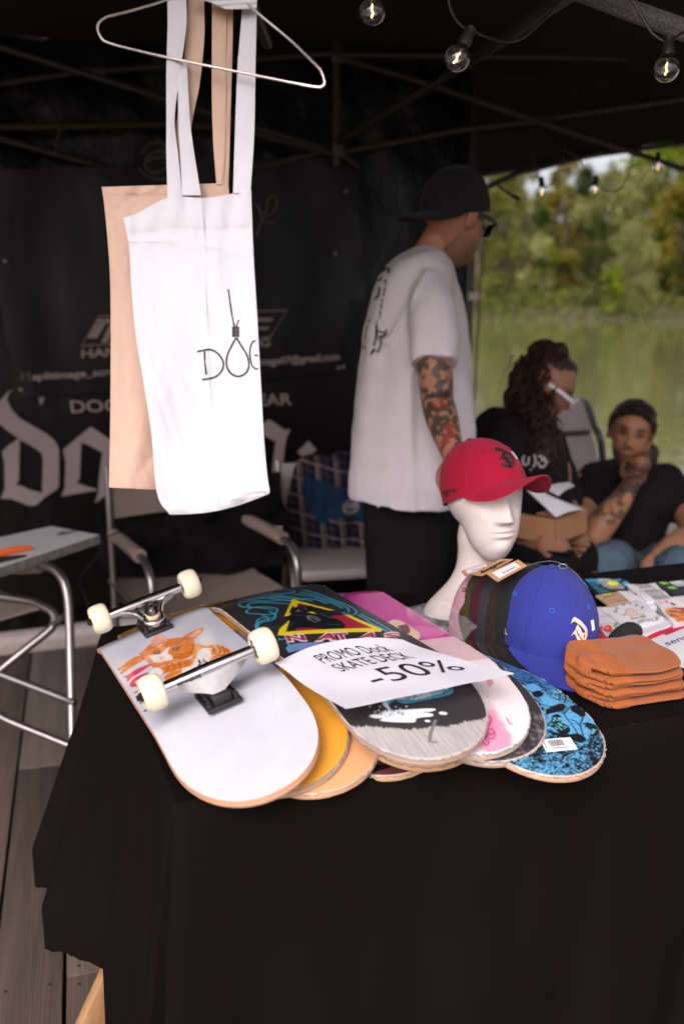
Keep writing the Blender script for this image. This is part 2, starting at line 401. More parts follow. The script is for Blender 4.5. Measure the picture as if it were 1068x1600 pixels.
# bushes and reeds at the waterline: one mass
mb = MB(); rs = random.Random(3)
for k in range(15000):
    x = rs.uniform(-20, 95); y = 76 + rs.uniform(-2.2, 7) + 2.5 * math.sin(x * .045); hh = 2.6 * (.5 + .5 * noise.noise(Vector((x * .25, 3, 0)))) + .6
    z = -1 + hh * rs.random() ** 1.3; a = Vector((rs.uniform(-1, 1), rs.uniform(-.5, .5), rs.uniform(-1, 1))).normalized(); b = Vector((a.z, 0, -a.x)).normalized(); s = rs.uniform(.15, .4); p = Vector((x, y, z))
    mb.mi = 0 if rs.random() < .45 + .4 * noise.noise(Vector((x * .12, 9, 0))) else 1
    mb.add([p - a * s * .5, p + b * s * .28, p + a * s * .5, p - b * s * .28], [(0, 1, 2, 3)])
mb.build('bank_undergrowth', [LM[1], LM[0]], smooth=False, kind='stuff')
# wood mass behind
mb = MB()
for k in range(14000):
    x = rs.uniform(-60, 160); y = 108 + rs.uniform(0, 14); z = rs.uniform(-.5, 8.6 + 1.8 * noise.noise(Vector((x * .12, 1, 0)))); p = Vector((x, y, z)); s = rs.uniform(.5, 1.1)
    a = Vector((rs.uniform(-1, 1), 0, rs.uniform(-1, 1))).normalized(); b = Vector((a.z, rs.uniform(-.6, .6), -a.x)).normalized()
    mb.add([p - a * s * .5, p + b * s * .4, p + a * s * .5, p - b * s * .4], [(0, 1, 2, 3)])
mb.build('distant_wood', LM[1], smooth=False, kind='stuff')

# ---- wooden platform: planks one by one
M_plank = [mat('deck_plank_%s' % n, c, rough=.72, var=.3, vscale=7, bump=.0022, bscale=26, bstretch=(7, .35, 4), wood=1) for n, c in
           (('brown', (.115, .083, .064)), ('grey', (.135, .105, .085)), ('dark', (.09, .064, .05)), ('worn', (.155, .118, .093)))]
M_nail = mat('nail_head', (.02, .018, .016), rough=.5, metal=.6)
M_under = mat('deck_shadow_beam', (.03, .024, .02), rough=.9)
PD = R(14.6); PX = Vector((math.cos(PD), math.sin(PD), 0)); PY = Vector((-math.sin(PD), math.cos(PD), 0))
org = pz(100, 1600, 0); pwid, gap = .150, .008
deck = thing('deck_floor', None, None, (0, 0, 0), 0); deck['kind'] = 'structure'
b = MB(); b.add([org + PX * x + PY * y + Vector((0, 0, -.034)) for x, y in ((-4, -3), (7, -3), (7, 4.2), (-4, 4.2))], [(0, 1, 2, 3)]); b.build('joist_layer', M_under, deck, smooth=False)
rk = random.Random(11)
EDGE = {-1: [-3, -.9, 1.16, 3.0], 0: [-3, .145, 2.2, 4.6], -2: [-3, .5, 2.4, 4.8], 1: [-3, -.1, .92, 3.1]}
for i in range(-24, 40):
    cuts = EDGE.get(i) or [-3 + q for q in sorted([0, 1.3 + rk.random() * .9, 3.6 + rk.random(), 5.6 + rk.random()])]
    cuts = [q for q in cuts if q < 4]
    for a, c in zip(cuts, cuts[1:] + [4.3]):
        if c - a < .05: continue
        x0 = i * (pwid) + gap / 2; mbp = MB()
        cen = org + PX * (x0 + (pwid - gap) / 2) + PY * ((a + c) / 2) + Vector((0, 0, -.014 - rk.random() * .0018))
        rot = Matrix.Rotation(PD + rk.uniform(-.0006, .0006), 4, 'Z')
        mbp.box((0, 0, 0), (pwid - gap, c - a - .004, .028), ch=.0022)
        near = -8 < i < 8
        if near:
            for yy in (a + .03, c - .03, (a + c) / 2):
                for xx in (-.045, .045): mbp.mi = 1; mbp.lathe([(.0038, 0), (.0034, .0009), (0, .001)], (xx, yy - (a + c) / 2, .0138), n=8)
        place('plank', mbp.mesh('plank', [rk.choice(M_plank), M_nail], smooth=30), deck, Matrix.Translation(cen) @ rot)

b = MB(); b.add([tc(-2.4, 2.80, .003), tc(.75, 2.80, .003), tc(.75, 3.45, .003), tc(-2.4, 3.45, .003)], [(0, 1, 2, 3)])  # pale sheet added on the deck, its colour stands in for sunlight on planks
b.build('painted_sun_strip', mat('painted_sunlight', (.62, .50, .42), rough=.8, var=.2, vscale=14, bump=.001, bscale=40, bstretch=(8, .6, 1), wood=1), smooth=False, kind='structure')
# ================================================================ market tent
M_frame = mat('tent_frame_black', (.040, .034, .032), rough=.4, var=.2, bump=.0005, bscale=90)
M_joint = mat('tent_joint', (.10, .09, .085), rough=.4, metal=.5)
M_cover = mat('tent_canvas', (.010, .009, .009), rough=.75, var=.3, vscale=2, bump=.008, bscale=5, weave=.0002)
M_wall = mat('tent_wall_foil', (.0045, .0034, .0034), spec=.22, rough=.28, var=.3, vscale=2, bump=.020, bscale=7, bstretch=(1, 1, .45))
tent = thing('market_tent', 'black folding market tent over the stall, with scissor frame and back wall', 'tent', tc(0, 2.9, 0), TA)
UL, UR, V0, V1 = -2.2, 3.9, -.55, 2.95
def tub(name, pts, r, m=M_frame, parent=tent, n=8, **k): return MB().tube(pts, r, n).build(name, m, parent, **k)
peak = tc((UL + UR) / 2, (V0 + V1) / 2, 3.05); EZ = 2.36
cs = [tc(UL, V0, EZ), tc(UR, V0, EZ), tc(UR, V1, EZ), tc(UL, V1, EZ)]
for i in range(4):
    a, c = cs[i], cs[(i + 1) % 4]
    def rf(s, t, a=a, c=c):
        p = a.lerp(c, s).lerp(peak, t); p.z -= .10 * math.sin(math.pi * s) * (1 - t) * t * 2 + .02 * noise.noise(p * 3); return p
    MB().slab(rf, 22, 14, (0, 0, -.004)).build('roof_panel', M_cover, tent)
def valance(a, c, drop, wob=.02, nm='valance', seed=0):
    def f(s, t):
        p = a.lerp(c, s); q = p.copy(); q.z -= t * (drop + wob * math.sin(s * 23 + seed)); q += (E2 if abs((c - a).dot(E1)) > 1 else E1) * .01 * math.sin(s * 40 + seed) * t; return q
    MB().slab(f, 60, 4, (E2 if abs((c - a).dot(E1)) > 1 else E1) * .003).build(nm, M_cover, tent)
valance(cs[1], cs[2], .22, seed=2)
valance(cs[3], cs[0], .30, seed=3)
# back valance follows the eave and sags over the opening toward the river
ev = [pw(733, 272, V1), pw(850, 256, V1), pw(941, 237, V1), pw(1068, 219, V1), pw(1250, 205, V1)]
def bv(s, t):
    k = catmull(ev, 8); x = s * (len(k) - 1); i = min(int(x), len(k) - 2); p = k[i].lerp(k[i + 1], x - i); p.z += (1 - t) * .42; return p
MB().slab(bv, 40, 3, E2 * .003).build('valance', M_cover, tent)
# wall
def wall(s, t):
    u = UL + (1.90 - UL) * s; z = .05 + (2.42 - .05) * t; p = tc(u, V1, z)
    return p + E2 * (.035 * noise.noise(Vector((u * 2.2, z * .7, 3))) + .012 * noise.noise(Vector((u * 9, z * 4, 7))))
MB().slab(wall, 180, 60, E2 * .004).build('back_wall', M_wall, tent)
# legs and scissor trusses
HUB = .0
def hub(p, nm='hub'):
    return MB().box(p, (.05, .05, .07), Matrix.Rotation(TA, 3, 'Z'), ch=.006).build(nm, M_joint if nm == 'joint' else M_frame, tent)
K = 2.80
ht, hb = pw(525, 85, K), pw(525, 232, K)
tub('leg', [pw(525, 60, K), pw(525, 260, K)], .018); hub(ht); hub(hb)
corner = pw(730, 500, 2.86); corner.z = 0
lg = MB(); lg.box(corner + Vector((0, 0, 1.17)), (.034, .034, 2.34), Matrix.Rotation(TA, 3, 'Z'), ch=.004); lg.build('leg', mat('leg_paint', (.05, .045, .045), rough=.35, metal=.4), tent)
cl = MB().box(pw(737, 463, 2.84), (.05, .05, .035), Matrix.Rotation(TA, 3, 'Z'), ch=.008).build('leg_clamp', mat('white_plastic', (.55, .53, .52), rough=.4), tent)
for x, y in ((UL, V0), (UR, V0)):
    MB().box(tc(x, y, 1.17), (.034, .034, 2.34), Matrix.Rotation(TA, 3, 'Z'), ch=.004).build('leg', M_frame, tent)
bars = [((0, 130, K), (118, 113, K), (518, 83, K - .02)), ((0, 73, K - .1), (503, 231, K - .05)), ((0, 198, K), (257, 194, K), (350, 199, K)), ((-40, 205, K + .06), (203, 272, K + .06)),
        ((350, 196, K - .05), (520, 240, K - .04)), ((393, 262, K), (523, 233, K)), ((530, 240, K), (560, 260, K + .02)),
        ((535, 92, K), (658, 128, K - .03), (812, 180, K - .06), (966, 231, K - .06), (1068, 264, K - .05)),
        ((530, 238, K), (715, 203, K), (818, 190, K), (1068, 153, K - .02)), ((530, 85, K), (1100, 92, K)),
        ((760, 293, K + .1), (810, 270, K + .1), (941, 238, K + .1)), ((730, 276, K + .14), (941, 240, K + .14), (1080, 222, K + .14)), ((95, 192, K - .01), (85, 245, K - .01))]
for bz in bars:
    tub('truss_bar', [pw(*q) for q in bz], .0135 if bz[0][0] != 95 else .005)
a, c = hb + Vector((0, 0, .02)), pt(874, 0, 1.9)
tub('rafter', [a, pw(713, 110, 2.1), c, c + (c - a) * .4], .016)
for u, v, k in ((145, 113, K - .02), (838, 188, K - .03)):
    p = pw(u, v, k); MB().box(p - E2 * .02, (.085, .006, .03), Matrix.Rotation(TA, 3, 'Z') @ Matrix.Rotation(R(8 if u > 500 else 4), 3, 'Y').inverted(), ch=.002).build('joint', M_joint, tent)
c = pt(930, -4, 1.9); d2 = pt(1090, 55, 1.75)
tub('front_bar', [c + (c - d2) * .8, c, d2, d2 + (d2 - c) * .3], .018, mat('speckled_bar', (.16, .15, .15), rough=.8, var=.6, vscale=220, bump=.0008, bscale=300))

# ---- banners on the back wall
M_banner = mat('banner_vinyl', (.0050, .0037, .0036), spec=.22, rough=.36, var=.25, vscale=3, bump=.010, bscale=6, bstretch=(1, 1, .4))
M_print = mat('banner_print', (.30, .235, .225), rough=.6, var=.08)
M_eye = mat('eyelet_metal', (.3, .28, .27), rough=.35, metal=.9)
def sheet(name, quad, k, label, cat, sag=.012):
    q = [pw(*p, k) for p in quad]                        # top left, top right, bottom right, bottom left
    t = thing(name, label, cat, (q[3] + q[2]) / 2, TA)
    def f(a, b): return q[3].lerp(q[2], a).lerp(q[0].lerp(q[1], a), b) - E2 * (sag * (.5 + noise.noise(Vector((a * 7, b * 2, k)))))
    MB().slab(f, 70, 40, E2 * .002).build('vinyl_sheet', M_banner, t)
    return t, q
low, _ = sheet('banner', [(-180, 470), (640, 470), (640, 860), (-180, 1000)], 2.885, 'wide black banner with large blackletter word in grey, lower on the back wall', 'banner', .006)
def on(k): return lambda u, v: pw(u, v, k)
def pxpolys(name, polys, k, parent, m=M_print):
    mb = MB()
    for P in polys:
        mb.poly([[(p[0], -p[1]) for p in P]], lambda x, y, h: pw(x, -y, k))
    return mb.build(name, m, parent, smooth=False)
def c1(P): return [(x / 4.45, 570 + y / 4.45) for x, y in P]
def c2(P): return [(390 + x / 4.85, 600 + y / 4.85) for x, y in P]
KL = 2.855
d_out = [(-60, 210), (0, 250), (60, 185), (105, 160), (70, 195), (52, 235), (75, 300), (130, 365), (230, 425), (330, 480), (385, 530), (412, 590), (412, 840), (395, 870), (320, 915), (255, 975), (205, 980), (80, 930), (5, 930), (35, 850), (30, 680), (15, 600), (60, 560), (130, 512), (50, 455), (0, 410), (-60, 350)]
pxpolys('letter', [c1([(135, 512), (60, 560), (15, 605), (32, 680), (35, 860), (5, 930), (80, 932), (205, 980), (255, 975), (320, 915), (395, 868), (412, 840), (412, 590), (385, 530), (330, 482), (230, 425), (130, 365), (75, 300), (50, 235), (68, 195), (105, 158), (60, 185), (0, 250), (-70, 330), (-70, 400), (0, 412), (50, 455), (132, 512),
                       (140, 520), (190, 548), (262, 590), (292, 622), (300, 660), (294, 892), (200, 865), (160, 845), (112, 835), (133, 800)])], KL, low)
pxpolys('letter', [c1([(632, 430), (540, 505), (440, 590), (458, 680), (450, 860), (425, 915), (500, 925), (590, 962), (660, 962), (690, 870), (600, 845), (535, 822), (555, 790), (565, 540), (620, 560), (712, 610), (685, 830), (690, 870), (660, 962), (720, 920), (820, 850), (850, 780), (840, 620), (800, 540)])], KL, low)
pxpolys('letter', [c2([(-60, 330), (100, 300), (145, 268), (270, 350), (310, 342), (280, 400), (262, 500), (250, 640), (268, 690), (300, 695), (290, 760), (250, 795), (180, 750), (140, 770), (100, 720), (165, 690), (190, 480), (200, 440), (110, 390), (-60, 420)])], KL, low)
pxpolys('letter_dot', [c2([(445, 432), (505, 500), (425, 572), (360, 515)])], KL, low)
gl = [[(200, 640), (262, 628), (300, 660), (300, 775), (262, 800), (205, 770), (225, 745), (265, 765), (270, 680), (235, 665), (228, 735), (200, 745)],
      [(318, 640), (345, 655), (345, 745), (375, 735), (375, 640), (400, 655), (400, 800), (350, 830), (318, 815), (370, 800), (375, 760), (330, 775)],
      ]
pxpolys('letter', [gl[0]], KL, low)
pxpolys('letter', [gl[1]], KL, low)
pxpolys('serif_mark', [c1([(262, 208), (320, 205), (287, 285)])], KL, low)
def walltext(txt, a, b_, up, k, parent, bold=.0, m=M_print, name='lettering'):
    A, B, C = pw(*a, k), pw(*b_, k), pw(*up, k)
    return lettering(txt, lambda x, y: A + (B - A) * x + (C - A) * y, bold).build(name, m, parent, smooth=False)
walltext('DOGYNA STREETWEAR', (112, 645), (456, 632), (109, 626), KL, low, .012)
# the upper banner
up_, _ = sheet('banner', [(-30, 268), (560, 245), (541, 583), (22, 622)], 2.84, 'dark screen printing banner with eyelets, hung above the large blackletter word', 'banner', .02)
KU = 2.80
M_dim = mat('banner_print_dim', (.27, .215, .19), rough=.6, var=.1)
walltext('HAND SCREEN PRINTING', (127, 559), (422, 541), (127, 546), KU, up_, .03, M_dim)
walltext('splitimage_screenprinting', (51, 594), (262, 580), (50.5, 583), KU, up_, .03, M_dim)
walltext('split.image07@gmail.com', (372, 573), (530, 562), (372, 562), KU, up_, .03, M_dim)
pxpolys('logo_block', [[(136, 528), (150, 505), (166, 505), (152, 528)], [(150, 504), (153, 498), (190, 498), (168, 535), (158, 535), (172, 505)]], KU, up_, M_dim)
pxpolys('logo_block', [[(395, 497), (427, 497), (424, 502), (395, 502)], [(395, 511), (421, 511), (418, 515), (395, 515)]], KU, up_, M_dim)
def pxline(name, P, k, r, parent, m, closed=False, smooth=False):
    q = [pw(*p, k) for p in (catmull([(*x, 0) for x in P], 5) if False else P)]
    if smooth: q = catmull(q, 5)
    return MB().tube(q, r, 5, closed=closed, flat=1).build(name, m, parent)
pxline('logo_outline', [(127, 540), (155, 494), (448, 485), (422, 527)], KU, .0025, up_, M_dim, True)
pxline('app_symbol', [(34, 580), (46, 579), (47, 595), (35, 596)], KU, .002, up_, M_dim, True)
pxline('app_symbol', [(40.5, 583.5), (43.5, 587.5), (40.5, 591.5), (37.5, 587.5)], KU, .0015, up_, M_dim, True)
for P in ([(402, 322), (407, 332), (415, 330), (418, 312), (428, 306), (432, 318), (425, 333), (410, 342), (400, 368)], [(398, 318), (404, 325), (410, 345), (420, 348), (428, 346)], [(222, 240), (232, 226), (250, 222), (262, 232), (255, 245), (236, 248), (226, 258), (240, 270), (262, 262)], [(218, 262), (230, 276), (256, 280), (276, 268)], [(226, 250), (245, 236), (270, 240), (282, 255)]):
    pxline('line_drawing', P, KU + .01, .0035, up_, mat('banner_drawing', (.12, .10, .09), rough=.6), smooth=True)
for u, v in ((8, 408), (33, 608), (523, 397), (528, 574), (536, 573), (540, 300)):
    MB().lathe([(.008, 0), (.006, .003), (.003, .002), (.003, 0)], pw(u, v, 2.805), Matrix.Rotation(R(90), 3, 'X'), 12).build('eyelet', M_eye, up_)

# ---- light string
M_cord = mat('black_cable', (.012, .012, .012), rough=.45)
M_glass = mat('bulb_glass', (1, 1, 1), rough=.0, rvar=0, var=0, trans=1, ior=1.45)
M_fil = mat('filament', (1, .5, .15), emit=(1, .36, .07), estr=10)
M_sock = mat('socket_black', (.015, .014, .013), rough=.4)
strg = thing('light_string', 'black cable string of clear round bulbs hung under the tent roof', 'string lights', pt(713, 60, 1.5))
def cable(P, r=.0022): MB().tube(catmull([pt(*q) for q in P], 8), r, 6).build('cable', M_cord, strg)
cable([(560, -60, 1.5), (575, -25, 1.5), (592, -22, 1.5), (640, -50, 1.52), (690, -30, 1.53), (705, 18, 1.54), (722, 42, 1.545), (735, 47, 1.55), (765, 60, 1.56), (800, 65, 1.6), (830, 48, 1.65), (870, 8, 1.7), (900, -30, 1.75)])
cable([(960, -40, 1.6), (990, 5, 1.6), (1015, 48, 1.6), (1035, 64, 1.6), (1044, 68, 1.6), (1055, 58, 1.6), (1075, 45, 1.58)])
cable([(775, 288, 3.4), (790, 300, 3.42), (808, 310, 3.45)], .004)
cable([(880, 235, 3.5), (905, 250, 3.5), (922, 280, 3.5), (930, 290, 3.5), (958, 300, 3.5), (975, 285, 3.5), (985, 255, 3.5), (988, 235, 3.5)])
cable([(830, 235, 3.4), (838, 262, 3.4), (844, 288, 3.4), (862, 285, 3.4), (880, 240, 3.5)])
MB().tube([pt(800, 305, 3.4), pt(812, 312, 3.4)], .007, 8).build('plug', M_sock, strg)
M_fil2 = mat('filament_weak', (1, .5, .15), emit=(1, .55, .2), estr=2.5)
def bulb_thing(u, v, t, lean, label):
    c = pt(u, v, t); top = pt(u + lean[0], v + lean[1], t); ax = (top - c).normalized(); rot = Vector((0, 0, 1)).rotation_difference(ax).to_matrix()
    b = thing('light_bulb', label, 'light bulb', c, group='clear bulbs of the light string')
    prof = [(0, -.0205)] + [(.0205 * math.cos(a), .0205 * math.sin(a)) for a in np.linspace(-1.45, 1.05, 16)] + [(.0085, .0215), (.0075, .0245)]
    inn = [(max(0, r - .0009), z * .955) for r, z in prof][::-1]
    MB().lathe(prof + inn, c, rot, 32).build('glass', M_glass, b)
    MB().lathe([(.009, .022), (.0105, .0225), (.0105, .036), (.0085, .040), (.0085, .052), (.0, .054)], c, rot, 20).build('socket', M_sock, b)
    MB().tube([c + rot @ Vector(q) for q in ((-.0015, 0, -.009), (.0012, 0, -.003), (-.0008, 0, .003), (.001, 0, .010))], .0011, 6).build('filament', M_fil if t < 2 else M_fil2, b)
    MB().tube([c + rot @ Vector(q) for q in ((.003, 0, .024), (.002, .001, .012), (.0008, 0, .010))], .0004, 5).build('support_wire', M_joint, b)
bulb_thing(581, 18, 1.5, (-2, -42), 'lit clear bulb at the top edge, left of the others')
bulb_thing(713, 91, 1.55, (20, -42), 'lit clear bulb tilted on its socket against the black roof')
bulb_thing(1040, 108, 1.6, (3, -42), 'lit clear bulb hanging at the top right')
bulb_thing(846, 301, 3.4, (-1, -24), 'small bulb in front of the trees, nearest the standing man')
bulb_thing(929, 298, 3.5, (2, -24), 'small bulb in front of the trees, in the middle of the opening')
bulb_thing(1027, 262, 3.5, (0, -24), 'small bulb half hidden by the tent edge at right')
# thin wire hanging by the tent post
mb = MB(); mb.tube(catmull([pt(754, 396, 3.9), pt(750, 440, 3.9), pt(747, 500, 3.9), pt(744, 560, 3.88), pt(740, 640, 3.85)], 5), .003, 6)
tag(mb.build('hanging_wire', M_cord), 'thin dark wire hanging straight down beside the tent post', 'cable')
# ================================================================ the sales table
M_cloth = mat('black_cotton', (.0055, .0038, .0036), rough=.9, var=.2, vscale=3, bump=.0030, bscale=14, bstretch=(1, 1, .3), weave=.00008, weave_scale=700, spec=.07)
M_pine = mat('pine_wood', (.42, .23, .105), rough=.55, var=.3, vscale=10, bump=.0006, bscale=30, bstretch=(6, 6, .5), wood=1)
TL, TD = 2.3, .74
tbl = thing('trestle_table', 'wooden trestle table under the black cloth, one pine leg showing at bottom left', 'table', tc(TL / 2, TD / 2, 0), TA)
rT = Matrix.Rotation(TA, 3, 'Z')
MB().box(tc(TL / 2, TD / 2, TABLE_Z - .018), (TL - .06, TD - .06, .022), rT, ch=.002).build('tabletop', M_pine, tbl)
def beam(a, c, wd, th, nm='leg', par=None):
    d = (c - a); L_ = d.length; z = d.normalized(); x = E1 - z * E1.dot(z); x.normalize(); y = z.cross(x)
    rm = Matrix((x, y, z)).transposed(); return MB().box((a + c) / 2, (wd, th, L_), rm, ch=.003).build(nm, M_pine, par or tbl)
for u0 in (.20, TL - .25):
    beam(tc(u0 - .0, .10, .03), tc(u0, .33, .745), .07, .03); beam(tc(u0, .66, .03), tc(u0, .41, .745), .07, .03)
    MB().box(tc(u0, .37, .20), (.022, .46, .06), rT, ch=.002).build('crossbar', M_pine, tbl)
    MB().box(tc(u0, .37, .735), (.06, .60, .03), rT, ch=.002).build('crossbar', M_pine, tbl)
pp = [pz(112, 1590, .04), pz(139, 1500, .04)]
beam(pz(114, 1660, .012), tc(.09, .30, .62), .05, .028); beam(pz(185, 1660, .012), tc(.07, .24, .60), .05, .028)

def hem(s):                                              # height of the cloth's lower edge along the skirt
    if s < -.30: return .295 + .015 * math.sin(s * 30)
    if s < -.22: return .295 + (s + .30) / .08 * (-.20)
    if s < 0: return .095 - (s + .22) / .22 * .075
    return .03
def skirt(a, t):
    s = -TD + a * (TD + TL)                              # along left side (back to front), then along the front
    hz = hem(s); z = TABLE_Z * (1 - t) + hz * t; drop = (TABLE_Z - z)
    if s < 0: p = tc(0, -s, 0); n = -E1
    else: p = tc(s, 0, 0); n = -E2
    cr = .055                                            # rounded corner
    if abs(s) < cr:
        ang = (s + cr) / (2 * cr) * math.pi / 2; n = (-E1 * math.cos(ang) - E2 * math.sin(ang)); cc = tc(0, 0, 0) + E1 * .016 + E2 * .016
        p = cc + n * (.016 + .0)
    roll = .012 * (1 - math.exp(-drop / .012)); out = roll
    if s < 0:
        k = min(1, drop / .42)
        out += k * (.058 + .055 * max(0, min(1, (-s - .25) / .3)) + .030 * math.sin(s * 13 + .6) + .020 * math.sin(s * 29 + 2) + .010 * math.sin(s * 63))
        out += .05 * k * math.exp(-((s + .66) / .16) ** 2) * math.sin(min(1, drop / .22) * math.pi * .5)
        if s > -.22: out -= k * .045 * math.exp(-((s + .12) / .07) ** 2)
    else:
        k = min(1, drop / .5)
        out += k * (.020 + .014 * math.sin(s * 5.3 + .4) + .030 * math.exp(-(s / .09) ** 2) - .024 * math.exp(-((s - .13) / .07) ** 2) + .014 * math.sin(s * 11 + 1 + drop) + .009 * math.sin(s * 23 + 3 + drop * 2) + .005 * math.sin(s * 47 + drop * 3))
        out += .006 * noise.noise(Vector((s * 5, z * 5, 9)))
    out += .0035 * noise.noise(Vector((s * 14, z * 3, 2))) * min(1, drop * 6)
    p = p + n * out; p.z = z + .0015 * math.sin(s * 260) * (t ** 8)
    if s > -.001 or True: p.z -= .004 * (1 - math.exp(-drop / .02)) * 0
    return p
def lin(n, a, b): return [a + (b - a) * i / (n - 1) for i in range(n)]
cl_ = MB()
NS = 420; TS = [0, .004, .01, .018, .03, .05] + lin(44, .075, 1)
ss = lin(NS, 0, 1)
vs = [skirt(a, t) for t in TS for a in ss]
cl_.add(vs, [(j * NS + i, j * NS + i + 1, (j + 1) * NS + i + 1, (j + 1) * NS + i) for j in range(len(TS) - 1) for i in range(NS - 1)])
def ctop(a, b):
    p = tc(TL * a, TD * b, TABLE_Z); p.z += .0012 * noise.noise(p * 9); return p
cl_.grid(lambda a, b: tc(TL * a, TD * b, TABLE_Z + .001 * noise.noise(tc(TL * a, TD * b, 0) * 9)) if 0 < a < 1 and 0 < b < 1 else tc(TL * a, TD * b, TABLE_Z), 120, 40)
tag(cl_.build('tablecloth', M_cloth), 'plain black cloth draped over the sales table down to the planks', 'tablecloth')

# ================================================================ skateboard decks
def halfw(y, L, w0=.1045):
    e = L / 2; r = .125; k = abs(y) - (e - r)
    if k <= 0: return w0 * (1 - .02 * (k / (e - r)) ** 2 * 0)
    return w0 * max(0.0, 1 - (k / r) ** 2.25) ** (1 / 2.05)
def deck_z(x, y, kick=.046):
    k = max(0, abs(y) - .20); return -.94 * (k * k / (k + .07)) * kick / .115 - .10 * x * x * 3.2
def ysamp(n, L):
    out = []
    for i in range(n):
        a = -1 + 2 * i / (n - 1); out.append(math.copysign(1 - (1 - abs(a)) ** 1.25, a) * L / 2 if abs(a) < 1 else a * L / 2)
    return out
M_edge = {}
def edge_mat(nm, cols):
    if nm in M_edge: return M_edge[nm]
    m = mat('ply_edge_' + nm, cols[0], rough=.5, var=.12, vscale=30, bump=.0003, bscale=200); nt = m.node_tree; N = nt.nodes; L = nt.links
    tcn = N.new('ShaderNodeTexCoord'); at = N.new('ShaderNodeAttribute'); at.attribute_name = 'print'
    mx = [n for n in N if n.type == 'MIX'][0]; L.new(at.outputs['Color'], mx.inputs['A']); M_edge[nm] = m; return m
def make_deck(name, label, cat, cx, cy, yaw, z, L=.81, w0=.1045, nx=24, ny=120, paint=None, top=(.8, .8, .8), coat=.6, coat_bump=.0, plys=((.62, .38, .2),), tilt=0, roll=0, group=None, rough=.3, wrap=False, res=.0009, kick=.046, matname=None):
    M4 = Matrix.Translation((cx, cy, z)) @ Matrix.Rotation(yaw, 4, 'Z') @ Matrix.Rotation(tilt, 4, 'X') @ Matrix.Rotation(roll, 4, 'Y')
    t = thing(name, label, cat, group=group, mat4=M4)
    nrm = (M4.to_3x3() @ Vector((0, 0, 1)))
    pinv = M4.inverted()
    def pmap(u, v):
        d = ray(u, v); o = Vector((0, 0, CAM_H)); x = 0; y = 0; h = 0
        for _ in range(4):                               # meet the curved face of the deck
            k = (M4 @ Vector((0, 0, h)) - o).dot(nrm) / d.dot(nrm); q = pinv @ (o + d * k); x, y = q.x, q.y
            h = deck_z(x, max(-L / 2, min(L / 2, y)), kick)
        return (x, y)
    ys = ysamp(ny, L); V = []; XY = []
    for y in ys:
        hw = halfw(y, L, w0)
        for i in range(nx):
            s_ = -1 + 2 * i / (nx - 1); x = s_ * hw; V.append((x, y, deck_z(x, y, kick) - (.0006 * s_ ** 8))); XY.append((x, y))
    g = MB(); g.add(V, [(j * nx + i, j * nx + i + 1, (j + 1) * nx + i + 1, (j + 1) * nx + i) for j in range(ny - 1) for i in range(nx - 1)])
    if paint:
        cv = Canvas(-w0 - .002, w0 + .002, -L / 2 - .002, L / 2 + .002, res, top, pmap); paint(cv); cv.blur(); g.col = cv.sample(XY)
    else:
        g.col = np.tile(np.array(top, np.float32), (len(V), 1))
    mm = mat(matname or 'deck_print_' + name, attr=True, rough=rough, var=.03, vscale=5, coat=coat, coat_bump=coat_bump, coat_rough=.12 if wrap else .05, coat_scale=30, rvar=.05)
    g.build('printed_face', mm, t, world=False, smooth=180)
    # side band in plies and the underside
    e = MB(); ring = []
    nn = 150
    for side in (1, -1):
        for i in range(nn):
            a = math.pi * i / (nn - 1); y = -L / 2 * math.cos(a) * side; ring.append((halfw(y, L, w0) * side, y))
    ring = [r_ for i, r_ in enumerate(ring) if i == 0 or (abs(r_[0] - ring[i - 1][0]) + abs(r_[1] - ring[i - 1][1])) > 1e-6]
    if abs(ring[0][0] - ring[-1][0]) + abs(ring[0][1] - ring[-1][1]) < 1e-6: ring.pop()
    lv = [(0, -.0006), (.0009, -.0016), (.0014, -.0035), (.0014, -.0058), (.0014, -.0080), (.0010, -.0098), (0, -.0108)]
    cols = []
    ev_ = []
    for li, (o, dz) in enumerate(lv):
        for i, (x, y) in enumerate(ring):
            a, c = ring[i - 1], ring[(i + 1) % len(ring)]; tx, ty = c[0] - a[0], c[1] - a[1]; l = math.hypot(tx, ty) or 1
            ev_.append((x + ty / l * o, y - tx / l * o, deck_z(x, y, kick) + dz - (.0 if li else 0))); cols.append(plys[min(len(plys) - 1, int(li / len(lv) * len(plys)))])
    n = len(ring); e.add(ev_, [(j * n + i, j * n + (i + 1) % n, (j + 1) * n + (i + 1) % n, (j + 1) * n + i) for j in range(len(lv) - 1) for i in range(n)])
    e.add([(x, y, z_ - .0108) for x, y, z_ in V], [(j * nx + i, (j + 1) * nx + i, (j + 1) * nx + i + 1, j * nx + i + 1) for j in range(ny - 1) for i in range(nx - 1)])
    cols += [plys[-1]] * len(V); e.col = np.array(cols, np.float32)
    e.build('plywood_edge', edge_mat('band', plys), t, world=False, smooth=60)
    if wrap:                                             # rim of crinkled shrink wrap standing off the edge
        wv = MB(); rg = random.Random(int(abs(cx) * 1e4) + 3); P = []
        for i, (x, y) in enumerate(ring[::1]):
            f = 1 + .006 * rg.random(); P.append((x * f * 1.006, y * f * 1.002, deck_z(x, y, kick) - .003 + .0035 * (rg.random() - .5)))
        wv.tube(P, [.0006 + .0011 * rg.random() for _ in P], 5, closed=True)
        wv.build('shrink_wrap', mat('shrink_wrap', (.75, .72, .70), rough=.25, var=.2, trans=.55, ior=1.3, coat=.3), t, world=False)
    return t, M4, pmap
DG = 'skateboard decks stacked upside down on the table'
Y0 = R(24.8)
def ddir(yaw): return Vector((-math.sin(yaw), math.cos(yaw), 0))
